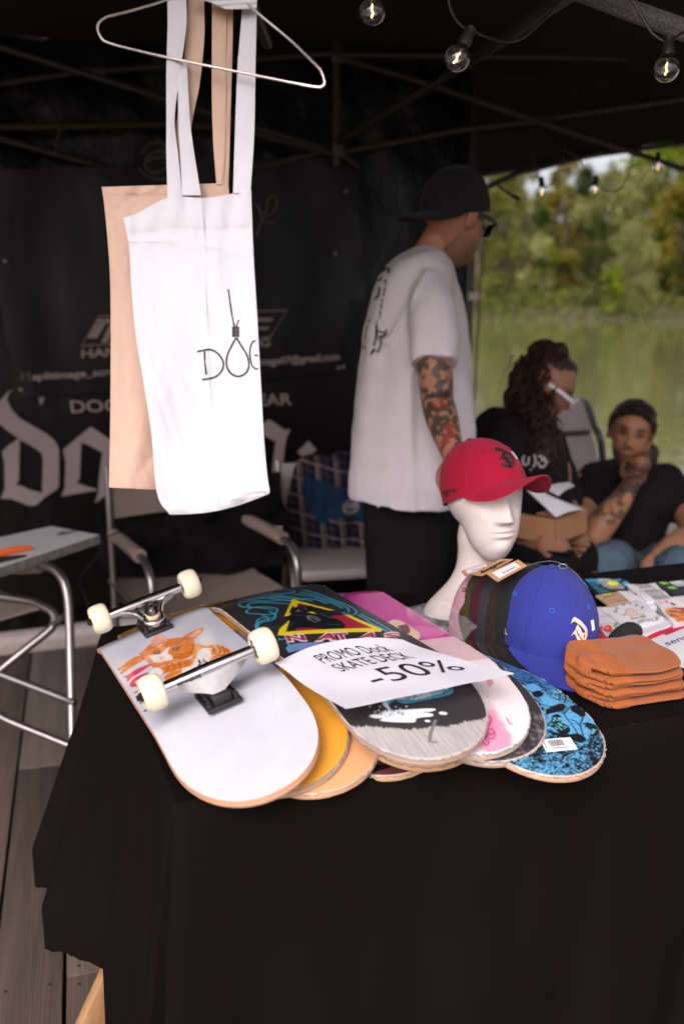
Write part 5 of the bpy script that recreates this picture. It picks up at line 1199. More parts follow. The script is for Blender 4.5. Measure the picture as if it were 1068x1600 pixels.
HO = pt(759, 785, 2.06); hF = Vector((.33, -.93, .06)); headM = frame(hF, Vector((0, 0, 1)), HO) @ Matrix.Diagonal((1.09, 1.0, .99, 1))
dh = thing('display_head', 'white foam display head on a long neck, wearing the crimson cap', 'display head', Vector((HO.x, HO.y, TABLE_Z)))
mb = head_mesh_pts(170, 140, .92); hv = [headM @ Vector(p) for p in mb.v]; mb.v = [tuple(p) for p in hv]
rows = [(-.020, .040, .045, -.008), (-.045, .045, .050, -.010), (-.075, .046, .050, -.016), (-.105, .042, .045, -.022), (-.135, .043, .046, -.024), (-.158, .050, .050, -.024), (-.180, .066, .058, -.020), (-.200, .090, .068, -.014), (-.218, .112, .076, -.008), (-.232, .120, .080, -.004)]
zb = TABLE_Z + .0015 + .05 * 0
def neck(a, b):
    x = b * (len(rows) - 1); i = min(int(x), len(rows) - 2); q = catmull([(r_[0], r_[1], r_[2]) for r_ in rows], 4); yy = catmull([(r_[3], 0, 0) for r_ in rows], 4)
    k = b * (len(q) - 1); i = min(int(k), len(q) - 2); p = q[i].lerp(q[i + 1], k - i); yo = yy[i].lerp(yy[i + 1], k - i).x
    ph = a * 2 * math.pi; hx = headM @ Vector((p.y * math.cos(ph), yo + p.z * math.sin(ph), 0)); z0 = HO.z - .025; z = z0 + (p.x + .020) / (-.232 + .020) * (TABLE_Z + .0505 * 0 + .002 - z0); return Vector((hx.x, hx.y, z))
mb.grid(neck, 64, 34, True); o_ = len(mb.v) - 64 * 34; mb.f.append([o_ + k for k in range(64)][::-1]); mb.m.append(0); mb.f.append([o_ + 64 * 33 + k for k in range(64)]); mb.m.append(0)
me = mb.mesh('head_and_bust', M_foam); tmpo = place('head_and_bust', me); md = tmpo.modifiers.new('r', 'REMESH'); md.mode = 'VOXEL'; md.voxel_size = .0017; md.use_remove_disconnected = False; md.use_smooth_shade = True
md2 = tmpo.modifiers.new('s', 'SMOOTH'); md2.iterations = 3; md2.factor = .5
dg = bpy.context.evaluated_depsgraph_get(); dg.update(); me2 = bpy.data.meshes.new_from_object(tmpo.evaluated_get(dg)); bpy.data.objects.remove(tmpo)
me2.transform(chain(dh).inverted()); me2.polygons.foreach_set('use_smooth', [True] * len(me2.polygons))
place('head_and_bust', me2, dh)
rc = thing('baseball_cap', 'crimson baseball cap with black blackletter D worn by the foam display head', 'cap', HO + Vector((0, 0, .03)))
capH = frame(Vector((.53, -.79, .38)), Vector((0, 0, 1)), HO + Vector((-.002, .004, .014)))
cap_parts(rc, M_red, M_red, capH, s=1.03, seed=20, logo=(.047, .051, .055, -.007), logo_mat=M_bthr, stick=(math.pi / 2 + .30, .40, .10, .16), side_text=('dogyna.', M_bthr, 40), brimdrop=8.5, brimlen=.074)

# ================================================================ beanies
M_bean = mat('rust_knit', (.34, .098, .026), rough=.95, var=.10, vscale=30, bump=.0006, bscale=420, sheen=.15, spec=.15)
nt = M_bean.node_tree                                      # knitted ribs running across the cuff
Bx, By = pz(940, 1117, TABLE_Z), pz(862, 1052, TABLE_Z)
bdir = (pz(1066, 1099, TABLE_Z) - Bx).normalized(); bdep = (By - Bx)
for i in range(3):
    th = .0114; z0 = TABLE_Z + .002 + i * .0196; rs = random.Random(40 + i); sh = rs.uniform(-.006, .006) - i * .002
    bt = thing('beanie', ['rust orange folded beanie at the bottom of the stack', 'rust orange folded beanie in the middle of the stack of three', 'rust orange folded beanie on top of the stack, its crown puffed up'][i], 'beanie', Bx + Vector((0, 0, z0 - TABLE_Z)), TA, 'folded rust beanies in a stack')
    LL = (.166, .170, .164)[i] + rs.uniform(-.004, .004)
    path = catmull([(LL, th * .55, 0), (LL * .6, th * .5, 0), (.03, th * .5, 0), (.004, th * .75, 0), (-.001, th * 1.05, 0), (.006, th * 1.45, 0), (.03, th * 1.6, 0), (LL * .55, th * 1.62, 0), (LL * .85, th * 1.75, 0), (LL + .004, th * 1.9, 0)], 6)
    n = len(path)
    def bf_(a, s, i=i, path=path, n=n, th=th, z0=z0, sh=sh, rs_=rs.random(), LL=LL):
        x = s * (n - 1); k = min(int(x), n - 2); p = path[k].lerp(path[k + 1], x - k); d = (path[min(k + 1, n - 1)] - path[max(k - 1, 0)]).normalized(); nn = Vector((-d.y, d.x, 0))
        ccr = math.sqrt(max(.12, 1 - (max(0, .034 - p.x) / .040) ** 2)) * math.sqrt(max(.3, 1 - (max(0, p.x - LL + .02) / .030) ** 2)) if True else 1
        ang = a * 2 * math.pi; c_, s_ = math.cos(ang), math.sin(ang); r_ = abs(c_) ** .55 * (1 if c_ > 0 else -1); q = abs(s_) ** .75 * (1 if s_ > 0 else -1)
        endt = max(0, min(1, min(s, 1 - s) * 26 + .30)) ** .5
        wd = .081 * (1 - .05 * (s > .5)); off = nn * q * th * .50 * endt; lx = p.x + off.x + sh; lz = p.y + off.y; ly = .084 + r_ * wd * (.93 + .07 * endt) * ccr
        rib = .0020 * math.sin(ly * 2 * math.pi / .0066) * (1 if lx < .05 else max(0, 1 - (lx - .05) / .01)) * (1 if q * q < 2 else 0)
        P = Bx + bdir * lx + bdep.normalized() * ly; w_ = .0062 * noise.noise(P * 17 + Vector((0, 0, i * 3))) + .0002 * noise.noise(P * 60)
        puff = (.011 * math.exp(-((lx + .005) / .04) ** 2) * math.exp(-((ly - .085) / .08) ** 2) if i == 2 and s > .5 else 0)
        return P + Vector((0, 0, z0 + lz + w_ * (.3 if s < .5 and i == 0 else 1) + puff - TABLE_Z)) + nn.y * 0 * bdir + (-bdir * rib if lx < .01 else Vector((0, 0, rib)))
    g = MB(); g.grid(bf_, 300, n * 2, True); m0 = 300; rows_ = n * 2; o = 0
    g.f.append(list(range(m0))[::-1]); g.m.append(0); g.f.append([(rows_ - 1) * m0 + k for k in range(m0)]); g.m.append(0)
    g.build('folded_knit', M_bean, bt)

# ================================================================ small goods at the far end of the table
def sx(P): return [(900 + x / 6.357, 880 + y / 6.357) for x, y in P]
def flat(name, label, cat, quad, z, th, col, paint=None, nx=70, ny=60, puff=.004, rough=.8, group=None, raw=False, coat=0):
    q = [pz(*p, z + th) for p in (quad if raw else sx(quad))]       # far left, far right, near right, near left
    cx = sum(q, Vector()) / 4; t = thing(name, label, cat, Vector((cx.x, cx.y, z)), group=group)
    def f(a, b):
        p = q[3].lerp(q[2], a).lerp(q[0].lerp(q[1], a), b); e = max(0, min(1, min(a, 1 - a, b, 1 - b) * 10)); p.z += puff * (.5 * e ** .5 - .5 + .9 * noise.noise(p * 26)) ; return p
    V = [f(i / (nx - 1), j / (ny - 1)) for j in range(ny) for i in range(nx)]; g = MB()
    g.grid(lambda a, b: f(a, b), nx, ny); xs = [v.x for v in V]; ys = [v.y for v in V]
    cv = Canvas(min(xs) - .01, max(xs) + .01, min(ys) - .01, max(ys) + .01, .0012, col, lambda u, v: tuple(pz(u, v, z + th)[:2]))
    if paint: paint(cv)
    cv.blur(); g.col = cv.sample([(v.x, v.y) for v in V]); mm = mat('print_cloth_r%d_c%d' % (rough * 10, coat * 10), attr=True, rough=rough, var=.04, bump=.0006, bscale=60, coat=coat)
    g.build('printed_face', mm, t, smooth=180)
    ring = [(i / (nx - 1), 0) for i in range(nx)] + [(1, j / (ny - 1)) for j in range(1, ny)] + [(i / (nx - 1), 1) for i in range(nx - 2, -1, -1)] + [(0, j / (ny - 1)) for j in range(ny - 2, 0, -1)]
    P = [f(*r_) for r_ in ring]; e = MB(); n = len(P); e.add(P + [Vector((p.x, p.y, z + .0006)) for p in P], [(i, (i + 1) % n, n + (i + 1) % n, n + i) for i in range(n)])
    e.build('folded_edge', mat('edge_%s' % label[:12].replace(' ', '_'), tuple(c * .95 for c in col), rough=.85), t); return t
W = (.62, .59, .61); G_ = (.30, .28, .27); INK = (.03, .03, .035)
Z1, Z2, Z3 = TABLE_Z + .0015, TABLE_Z + .012, TABLE_Z + .020
SG = 'packed socks laid out at the far end of the table'
def p_a(c):
    f = sx; c.poly(f([(80, 145), (250, 150), (330, 200), (120, 210)]), (.03, .32, .58)); c.poly(f([(110, 180), (200, 190), (230, 250), (180, 260)]), (.02, .10, .16)); c.poly(f([(210, 150), (350, 150), (470, 225), (470, 250), (330, 262), (260, 220)]), G_)
    c.ell(*f([(360, 203)])[0], 8.5, 3.4, (.72, .80, .02)); c.poly(f([(450, 190), (500, 180), (530, 205), (480, 225)]), (.03, .42, .70)); c.poly(f([(370, 155), (430, 150), (440, 172), (390, 180)]), (.04, .40, .66))
    c.text('AHAB', *f([(215, 185), (340, 175), (205, 160)]), (.62, .60, .58), .04)
    for k in range(4): c.stroke(f([(160 + k * 22, 235), (230 + k * 30, 285)]), .003, (.02, .20, .30))
flat('sock_pack', 'black socks with bright blue bands and a yellow dot on grey card, far left pack', 'socks', [(75, 148), (470, 148), (575, 225), (240, 300)], Z1, .014, (.02, .022, .028), p_a, group=SG)
def p_b(c):
    f = sx; c.poly(f([(570, 205), (700, 192), (930, 345), (770, 362)]), G_); c.text('AHAB', *f([(610, 232), (700, 222), (590, 205)]), (.6, .58, .56), .04); c.text('AHAB', *f([(650, 275), (775, 262), (630, 248)]), (.6, .58, .56), .04); c.text('SOCKS', *f([(720, 320), (850, 310), (700, 290)]), (.5, .48, .46), .02)
flat('sock_pack', 'white and crimson socks in a grey card band, middle pack', 'socks', [(480, 200), (780, 190), (960, 350), (700, 380)], Z1, .016, W, p_b, group=SG)
def p_c(c):
    f = sx; c.poly(f([(800, 180), (870, 175), (920, 205), (850, 215)]), (.20, .62, .08)); c.poly(f([(900, 235), (960, 225), (1000, 250), (930, 258)]), (.20, .62, .08)); c.poly(f([(890, 172), (1100, 160), (1200, 230), (1000, 230)]), (.40, .40, .38)); c.text('AHAB', *f([(940, 205), (1050, 200), (925, 182)]), (.66, .66, .64), .04)
flat('sock_pack', 'black and lime green socks in a pale card band, far right pack', 'socks', [(740, 190), (1180, 160), (1300, 270), (960, 290)], Z1, .014, (.02, .02, .02), p_c, group=SG)
def p_d(c):
    f = sx; c.poly(f([(560, 290), (650, 285), (665, 305), (580, 325)]), (.50, .02, .06)); c.poly(f([(690, 340), (735, 330), (760, 360), (700, 372)]), (.78, .50, .03))
flat('folded_socks', 'white socks with red and yellow heel patches in front of the middle pack', 'socks', [(400, 275), (640, 262), (850, 430), (560, 410)], Z1, .012, W, p_d, group=SG)
def p_e(c):
    f = sx; c.ell(*f([(290, 298)])[0], 10, 2.6, (.75, .80, .02)); c.text('DOGYNA', *f([(275, 345), (385, 315), (262, 325)]), (.14, .07, .03), .02); c.stroke(f([(400, 382), (510, 362)]), .003, (.05, .03, .02))
flat('kraft_label', 'brown kraft label with a yellow dot on the white shirts', 'label', [(185, 318), (415, 282), (525, 366), (318, 418)], Z3, .004, (.42, .26, .15), p_e, puff=.0015)
def p_f(c):
    f = sx
    for t_, x, y in (('S', 385, 480), ('K', 405, 445), ('A', 462, 412), ('T', 530, 402), ('E', 595, 415), ('R', 655, 440)): c.text(t_, *f([(x - 15, y + 12), (x + 22, y + 6), (x - 18, y - 14)]), INK, .02)
    c.text('TURTLE', *f([(520, 625), (830, 545), (505, 600)]), INK, .01)
    c.poly(f([(490, 470), (520, 452), (560, 470), (600, 500), (600, 515), (540, 520), (500, 510)]), (.70, .52, .42), smooth=True); c.stroke(f([(490, 472), (520, 452), (575, 475), (605, 508), (540, 522), (495, 510)]), .0018, (.25, .10, .10), closed=True)
    c.stroke(f([(505, 480), (580, 500)]), .001, (.4, .2, .2)); c.stroke(f([(520, 460), (530, 515)]), .001, (.4, .2, .2)); c.stroke(f([(560, 470), (565, 515)]), .001, (.4, .2, .2))
    for P in ([(445, 510), (480, 500), (500, 515), (465, 525)], [(610, 510), (660, 500), (685, 515), (640, 525)], [(530, 525), (560, 530), (550, 555), (535, 550)]): c.poly(f(P), (.38, .45, .12), smooth=True)
    c.stroke(f([(555, 550), (600, 540), (680, 522)]), .004, INK)
flat('folded_shirt', 'white shirt in clear sleeve printed with a turtle on a skateboard', 'shirt', [(235, 440), (610, 345), (865, 530), (520, 650)], Z1, .018, W, p_f, nx=110, ny=90, coat=.3)
def p_g(c):
    f = sx
    for x, y, r_ in ((235, 635, 4.5), (312, 648, 7.2)): c.ell(*f([(x, y)])[0], r_, r_ * .72, (.62, .03, .04)); c.ell(*f([(x - 6, y - 8)])[0], 1.4, 1.0, (.75, .6, .6))
    c.poly(f([(360, 620), (395, 590), (430, 588), (420, 605), (380, 640)]), (.12, .30, .05)); c.poly(f([(300, 690), (345, 665), (370, 660), (345, 690)]), (.15, .32, .06)); c.stroke(f([(230, 605), (290, 608), (380, 598)]), .004, (.35, .38, .42)); c.stroke(f([(250, 520), (275, 535)]), .002, INK); c.stroke(f([(262, 440), (258, 470)]), .002, (.6, .5, .1))
flat('folded_shirt', 'white shirt printed with red cherries, half hidden behind the blue cap', 'shirt', [(120, 430), (300, 425), (540, 640), (330, 790)], Z1, .012, W, p_g, nx=90, ny=80)
def p_h(c):
    f = sx; n = c.noise(.012, .010, 4, 3); Q = c.m(f([(865, 455), (960, 432), (1068, 430), (1200, 470), (1200, 560), (1010, 580), (940, 545), (900, 500)])); w_ = c._win(Q); mk = c.inside(Q, w_); c.put(w_, mk, (.50, .12, .04)); c.put(w_, mk & (n[w_] > .55), (.75, .30, .10)); c.put(w_, mk & (n[w_] < .35), (.22, .04, .05))
    c.poly(f([(935, 388), (985, 405), (975, 418), (930, 400)]), INK); c.poly(f([(870, 378), (905, 375), (915, 395), (880, 392)]), (.70, .08, .22)); c.poly(f([(820, 385), (855, 392), (845, 405)]), (.5, .1, .2)); c.poly(f([(930, 320), (985, 315), (1005, 335), (945, 342)]), (.80, .55, .04))
flat('folded_shirt', 'white shirt printed with an orange brown shape, cut by the right edge', 'shirt', [(770, 365), (1120, 300), (1300, 520), (960, 600)], Z1, .018, W, p_h, nx=90, ny=80)
flat('folded_shirt', 'plain white folded cloth between the turtle shirt and the crimson cloth', 'cloth', [(560, 600), (900, 520), (1068, 560), (640, 740)], Z1, .010, W)
flat('folded_cloth', 'crimson cloth laid diagonally under the second paper sign', 'cloth', [(380, 800), (1080, 560), (1300, 700), (740, 985)], Z1, .007, (.55, .012, .055), nx=60, ny=50)
mb = MB(); 
ct = pz(*sx([(215, 745)])[0], TABLE_Z + .012); 
tag(MB().tube(catmull([pz(*q, TABLE_Z + .010) for q in sx([(215, 745), (250, 760), (310, 810), (420, 880)])], 5), [.011] * 16, 12).build('rolled_cloth', mat('crimson_cloth', (.55, .012, .055), rough=.9)), 'crimson rolled cloth end poking out beside the blue cap', 'cloth')
bs = thing('black_sock', 'small black rolled sock between the cherry shirt and the crimson cloth', 'sock', pz(*sx([(470, 740)])[0], TABLE_Z))
MB().tube(catmull([pz(*q, TABLE_Z + .018) for q in sx([(345, 800), (420, 745), (500, 690), (560, 680), (590, 700)])], 5), [.008, .011, .014, .016, .017, .018, .0185, .019, .019, .019, .0195, .0195, .0195, .019, .0185, .018, .0175, .017, .015, .012, .006], 16, flat=1).build('rolled_knit', mat('black_knit', (.012, .012, .012), rough=.95), bs)
flat('cream_label', 'cream paper band lying on the crimson cloth', 'label', [(575, 820), (860, 702), (950, 742), (600, 862)], TABLE_Z + .011, .003, (.72, .64, .54), puff=.001)
s2 = thing('price_sign', 'white handwritten sign cut by the right edge, on the crimson cloth', 'sign', pz(1040, 1010, TABLE_Z + .02))
q2 = [pz(*p, TABLE_Z + .022) for p in sx([(1130, 615), (1500, 760), (1240, 1120), (530, 872)])]
f2 = lambda a, b, h=0: q2[3].lerp(q2[2], a).lerp(q2[0].lerp(q2[1], a), b) + Vector((0, 0, h + .004 * math.sin(a * 3)))
MB().slab(f2, 16, 12, (0, 0, -.0005)).build('paper', M_paper, s2)
def t2(txt, P):
    A, B, C = [pz(*p, TABLE_Z + .0255) for p in sx(P)]; lettering(txt, lambda x, y: A + (B - A) * x + (C - A) * y, .005).build('lettering', M_ink, s2, smooth=False)
t2('the sens', [(690, 900), (1110, 745), (650, 855)]); t2('Co', [(990, 985), (1120, 930), (960, 915)])
# ================================================================ folding chairs and what lies on them
M_tube = mat('chair_tube', (.27, .245, .23), rough=.33, metal=.9, var=.1)
M_sling = mat('chair_sling', (.27, .20, .165), rough=.9, var=.1, vscale=14, bump=.0012, bscale=60, weave=.0002, weave_scale=350)
def director_chair(org_, rz, label, seat_z=.48, arm_z=.655, W_=.235):
    t = thing('folding_chair', label, 'chair', org_, rz, 'tubular folding chairs in the tent'); m4 = t.matrix_basis
    w = lambda *p: m4 @ Vector(p)
    def tb(name, P, r=.0115, m=M_tube, n=6): MB().tube(catmull([w(*q) for q in P], n), r, 12).build(name, m, t)
    for s in (-1, 1):
        x = s * W_
        tb('arm_tube', [(x, .36, arm_z - .01), (x, .20, arm_z), (x, .02, arm_z), (x, -.035, arm_z - .012), (x, -.072, arm_z - .05), (x, -.085, arm_z - .12), (x, -.085, .30), (x, -.085, .012)])
        tb('rear_post', [(x, .36, .012), (x, .36, .40), (x, .37, .88)])
        tb('arm_pad', [(x, .33, arm_z + .001), (x, .18, arm_z + .003), (x, .03, arm_z + .001)], .0215, M_sling)
        tb('seat_rail', [(x, -.08, seat_z), (x, .40, seat_z)], .010)
        MB().lathe([(.016, 0), (.016, .02), (0, .02)], w(x, -.085, 0), None, 10).build('foot_cap', M_sock, t); MB().lathe([(.016, 0), (.016, .02), (0, .02)], w(x, .36, 0), None, 10).build('foot_cap', M_sock, t)
    tb('cross_brace', [(-W_, -.085, .08), (W_, -.085, seat_z - .04)], .009); tb('cross_brace', [(W_, .36, .08), (-W_, .36, seat_z - .04)], .009)
    MB().slab(lambda a, b: w(-W_ + 2 * W_ * a, -.085 + .49 * b, seat_z + .010 - .035 * math.sin(math.pi * a) * (1 - .3 * b) + .003 * noise.noise(Vector((a * 4, b * 4, 0)))), 24, 18, (0, 0, -.004)).build('seat_sling', M_sling, t)
    MB().slab(lambda a, b: w(-W_ + 2 * W_ * a, .372 + .03 * math.sin(math.pi * a), .70 + .17 * b), 16, 6, (0, -.004, 0)).build('back_sling', M_sling, t)
    return t
director_chair((-.385, 2.975, 0), R(27.5), 'tubular folding chair with beige padded armrests, a black jacket over its back')
M_jack = mat('black_fleece', (.0065, .0058, .006), rough=.98, var=.3, bump=.004, bscale=22, spec=.1)
def hung(name, label, cat, L_, R_, t0, m, amp=.02, seed=0, paint=None, nx=60, ny=60, part=None):
    Lc, Rc = catmull([(*p, 0) for p in L_], 6), catmull([(*p, 0) for p in R_], 6); root = thing(name, label, cat, pt(*R_[-1], t0) if False else pt((L_[-1][0] + R_[-1][0]) / 2, L_[-1][1], t0))
    def ev(C, s): x = s * (len(C) - 1); i = min(int(x), len(C) - 2); return C[i].lerp(C[i + 1], x - i)
    UV = []
    def f(a, s):
        p = ev(Lc, s).lerp(ev(Rc, s), a); UV.append((p.x, p.y)); p3 = pt(p.x, p.y, t0)
        return p3 + Vector((0, 1, 0)) * (-amp * (1.2 * noise.noise(Vector((a * 5, s * 3, seed))) + .5 * noise.noise(Vector((a * 13, s * 6, seed + 4)))) + .05 * (2 * a - 1) ** 2)
    g = MB(); g.grid(f, nx, ny)
    if paint:
        us = [q[0] for q in UV]; vs_ = [q[1] for q in UV]; cv = Canvas(min(us) - 2, max(us) + 2, min(vs_) - 2, max(vs_) + 2, .5, (.02, .02, .05)); paint(cv); cv.blur(); g.col = cv.sample(UV)
    g.build(part or 'cloth_body', m, root, smooth=180)
    bk = MB(); bk.grid(lambda a, s: f(a, s) + Vector((0, .012, 0)), 20, 20); bk.build('lining', M_jack, root); return root, f
jk, _ = hung('jacket', 'black fleece jacket thrown over the beige folding chair behind the kitten skateboard', 'jacket', [(162, 768), (150, 800), (147, 850), (150, 905)], [(436, 742), (440, 790), (452, 830), (440, 890)], 3.42, M_jack, .05, 2)
A, B, C = pt(421, 834, 3.30), pt(440, 833, 3.30), pt(421, 823, 3.30); lettering('TRI', lambda x, y: A + (B - A) * x + (C - A) * y, .02).build('lettering', mat('white_thread', (.6, .57, .57)), jk, smooth=False)
# left chair, cut by the frame
lcx = thing('folding_chair', 'tubular folding chair cut by the left edge, carrying the white gridded box', 'chair', pz(40, 1180, 0), group='tubular folding chairs in the tent')
def pxt(name, P, r=.0120, m=M_tube, parent=lcx): MB().tube(catmull([pt(*q) for q in P], 6), r, 12).build(name, m, parent)
pxt('arm_tube', [(-20, 878, 2.80), (30, 884, 2.77), (60, 882, 2.74), (82, 888, 2.71), (98, 905, 2.69), (106, 935, 2.68), (109, 980, 2.67), (110, 1020, 2.66), (112, 1100, 2.63), (113, 1170, 2.60)])
pxt('seat_tube', [(-60, 925, 2.9), (40, 938, 2.8), (66, 947, 2.76), (81, 955, 2.74), (86, 967, 2.73), (79, 983, 2.72), (42, 1013, 2.70), (0, 1047, 2.68), (-60, 1096, 2.64)])
pxt('link_tube', [(100, 963, 2.68), (84, 976, 2.72)], .009)
pxt('lower_rail', [(-60, 1032, 2.70), (0, 1053, 2.68), (92, 1088, 2.64), (118, 1098, 2.62)], .0105)
pxt('lower_rail', [(-40, 1090, 2.60), (-5, 1112, 2.58), (10, 1124, 2.57), (78, 1152, 2.55), (110, 1165, 2.54)], .0105)
sq = [pt(-60, 905, 3.05), pt(0, 922, 2.95), pt(68, 948, 2.76), pt(-60, 985, 2.62)]
MB().slab(lambda a, b: sq[3].lerp(sq[2], a).lerp(sq[0].lerp(sq[1], a), b) - Vector((0, 0, .012 * math.sin(math.pi * a) * math.sin(math.pi * b))), 16, 12, (0, 0, -.005)).build('seat_sling', M_sling, lcx)
MB().tube(catmull([pt(-20, 880, 2.80), pt(30, 886, 2.77), pt(62, 884, 2.74)], 5), .021, 12).build('arm_pad', M_sling, lcx)
# white gridded box on it, with an orange cutter
bq = [pz(80, 822, .735), pz(156, 836, .735), pz(-45, 902, .735), pz(-130, 868, .735)]
bx_ = thing('flat_box', 'flat white box with a fine grid, lying on the armrest of the left chair', 'box', sum(bq, Vector()) / 4)
def bqf(a, b, h=0): return bq[3].lerp(bq[2], a).lerp(bq[0].lerp(bq[1], a), b) + Vector((0, 0, h))
def gridpaint():
    n1, n2 = 60, 150; mb = MB(); mb.grid(lambda a, b: bqf(a, b), n1, n2); c = np.full((n1 * n2, 3), .70, np.float32); c[:, 2] = .66
    for j in range(n2):
        for i in range(n1):
            if i % 6 == 0 or j % 10 == 0: c[j * n1 + i] = .55
    mb.col = c; mb.build('gridded_top', mat('box_top_print', attr=True, rough=.45, var=.03), bx_, smooth=180)
gridpaint()
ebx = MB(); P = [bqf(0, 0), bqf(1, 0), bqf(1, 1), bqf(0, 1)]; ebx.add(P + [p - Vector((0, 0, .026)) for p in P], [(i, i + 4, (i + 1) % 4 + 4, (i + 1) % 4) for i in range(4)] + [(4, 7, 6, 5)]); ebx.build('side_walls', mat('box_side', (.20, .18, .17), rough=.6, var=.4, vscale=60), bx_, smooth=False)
A, B, C = pz(92, 837, .7365), pz(122, 830, .7365), pz(88, 833, .7365); lettering('HELLO', lambda x, y: A + (B - A) * x + (C - A) * y, .03).build('lettering', M_ink, bx_, smooth=False)
kn = thing('utility_knife', 'orange cutter knife lying on the white gridded box', 'knife', pz(20, 862, .737))
MB().tube([pz(-4, 866, .744), pz(2, 864, .745), pz(25, 859, .745), pz(50, 855, .744)], [.009, .011, .010, .006], 10, flat=.6).build('handle', mat('orange_plastic', (.80, .14, .02), rough=.4), kn)
MB().tube([pz(-20, 880, .742), pz(10, 873, .742), pz(42, 868, .741)], [.012, .008, .002], 8, flat=.4).build('black_blade_case', M_sock, kn)  # black case of the cutter below the orange handle
# cable dangling between the chairs
tag(MB().tube(catmull([pt(205, 828, 3.0), pt(180, 834, 2.95), pt(162, 845, 2.9), pt(152, 870, 2.85), pt(124, 905, 2.8), pt(133, 930, 2.75), pt(142, 965, 2.7)], 6), .0022, 6).build('charging_cable', M_cord), 'thin dark cable drooping between the two folding chairs on the left', 'cable')

# padded chair with the plaid shirt
pc = thing('folding_chair', 'folding chair with grey padded seat and a plaid shirt on its back', 'chair', pz(540, 1180, 0) * 0 + Vector((.02, 3.55, 0)), R(12), 'tubular folding chairs in the tent')
m4 = pc.matrix_basis; wpc = lambda *p: m4 @ Vector(p)
M_pad = mat('grey_vinyl_pad', (.34, .30, .29), rough=.45, var=.06, bump=.0004)
MB().box(wpc(.02, -.02, .475), (.46, .42, .045), Matrix.Rotation(R(12), 3, 'Z'), ch=.02).build('seat_pad', M_pad, pc)
for x in (-.22, .26):
    MB().tube(catmull([wpc(x, -.20, .01), wpc(x, -.10, .44), wpc(x, .18, .62), wpc(x, .24, .80)], 5), .0115, 10).build('leg', M_tube, pc); MB().tube([wpc(x, .24, .01), wpc(x, .05, .45)], .0115, 10).build('leg', M_tube, pc)
MB().box(wpc(.02, .24, .70), (.46, .02, .18), Matrix.Rotation(R(12), 3, 'Z'), ch=.006).build('back_pad', M_pad, pc)
def plaid(c):
    rs = random.Random(3); NV, TAN, BRN = (.010, .012, .028), (.34, .25, .175), (.10, .055, .05)
    c.a[:] = NV
    for u in range(400, 640, 30):
        c.stroke([(u + 2, 690), (u + 22, 900)], 7, (.022, .017, .03), px=False, smooth=False); c.stroke([(u, 690), (u + 20, 900)], 2.6, TAN, .75, px=False, smooth=False); c.stroke([(u + 5, 690), (u + 25, 900)], 1.2, TAN, .6, px=False, smooth=False); c.stroke([(u + 15, 690), (u + 35, 900)], 1.6, BRN, .8, px=False, smooth=False)
    for v in range(700, 900, 27):
        c.stroke([(430, v - 14), (520, v + 4), (620, v + 20)], 5, (.024, .017, .028), .7, px=False); c.stroke([(430, v - 12), (520, v + 6), (620, v + 22)], 2.2, TAN, .6, px=False); c.stroke([(430, v + 2), (520, v + 18), (620, v + 34)], 1.2, BRN, .8, px=False)
    c.poly([(474, 747), (500, 752), (540, 763), (580, 778), (602, 785), (602, 840), (570, 820), (540, 808), (515, 812), (500, 820), (480, 790), (470, 770)], (.012, .032, .065), px=False)
    for r_ in (12, 9.5): c.stroke([(548 + r_ * math.cos(a), 792 + r_ * .95 * math.sin(a)) for a in lin(20, 0, 6.2)], 1.0, (.50, .42, .34), .8, px=False)
    c.poly([(541, 787), (556, 787), (554, 796), (543, 796)], (.50, .42, .34), .8, px=False); c.text('CO', (543.5, 795.5), (554, 795.5), (543.5, 788), (.03, .07, .14), .03, px=False); c.poly([(548, 780), (554, 780), (554, 783), (548, 783)], (.5, .42, .34), px=False)
ps, _ = hung('plaid_shirt', 'navy and tan plaid shirt with a blue yoke, hung over the padded chair back', 'shirt', [(480, 714), (462, 728), (452, 760), (446, 800), (450, 850), (455, 880)], [(548, 706), (600, 716), (606, 780), (604, 820), (600, 850), (596, 872)], 3.70, mat('plaid_flannel', attr=True, rough=.95, var=.1, bump=.0008, bscale=120, spec=.1), .035, 6, paint=plaid, nx=150, ny=150)

# empty reclining chair behind the seated people
rcn = thing('reclining_chair', 'empty camping chair with pale back panel and bent grey tube, between the seated people', 'chair', Vector((1.05, 4.25, 0)))
pn = [pt(862, 626, 4.1), pt(908, 622, 4.1), pt(944, 760, 3.95), pt(885, 770, 3.95)]
MB().slab(lambda a, b: pn[3].lerp(pn[2], a).lerp(pn[0].lerp(pn[1], a), b) + Vector((0, .03 * math.sin(math.pi * a) * (1 if b > .5 else .8), 0)), 14, 18, (0, -.012, 0)).build('back_panel', mat('pale_mesh_fabric', (.42, .35, .34), rough=.8, var=.05), rcn)
sm = lambda v, t: [pt(u, v + (u - 862) * -.02, t) for u in (872, 885, 900, 915)]
MB().tube([pt(873, 678, 4.03), pt(895, 677, 4.03), pt(920, 675, 4.03)], .010, 8).build('panel_seam', mat('dark_seam', (.05, .045, .045)), rcn)
MB().tube(catmull([pt(893, 628, 4.12), pt(904, 626, 4.12), pt(915, 632, 4.11), pt(922, 645, 4.1), pt(928, 668, 4.08), pt(938, 690, 4.05), (1.10, 4.10, .62), (1.14, 4.1, .35)], 6), .015, 12).build('frame_tube', mat('grey_tube', (.16, .155, .17), rough=.4, metal=.6), rcn)
MB().slab(lambda a, b: Vector((.92 + .45 * a, 3.75 + .42 * b, .40 + .03 * b)), 8, 8, (0, 0, -.012)).build('seat_panel', mat('pale_mesh_fabric', (.42, .35, .34)), rcn)
for x in (.93, 1.36):
    for y in (3.78, 4.15): MB().tube([(x, y, 0), (x, y + .02, .41)], .012, 8).build('leg', M_tube, rcn)

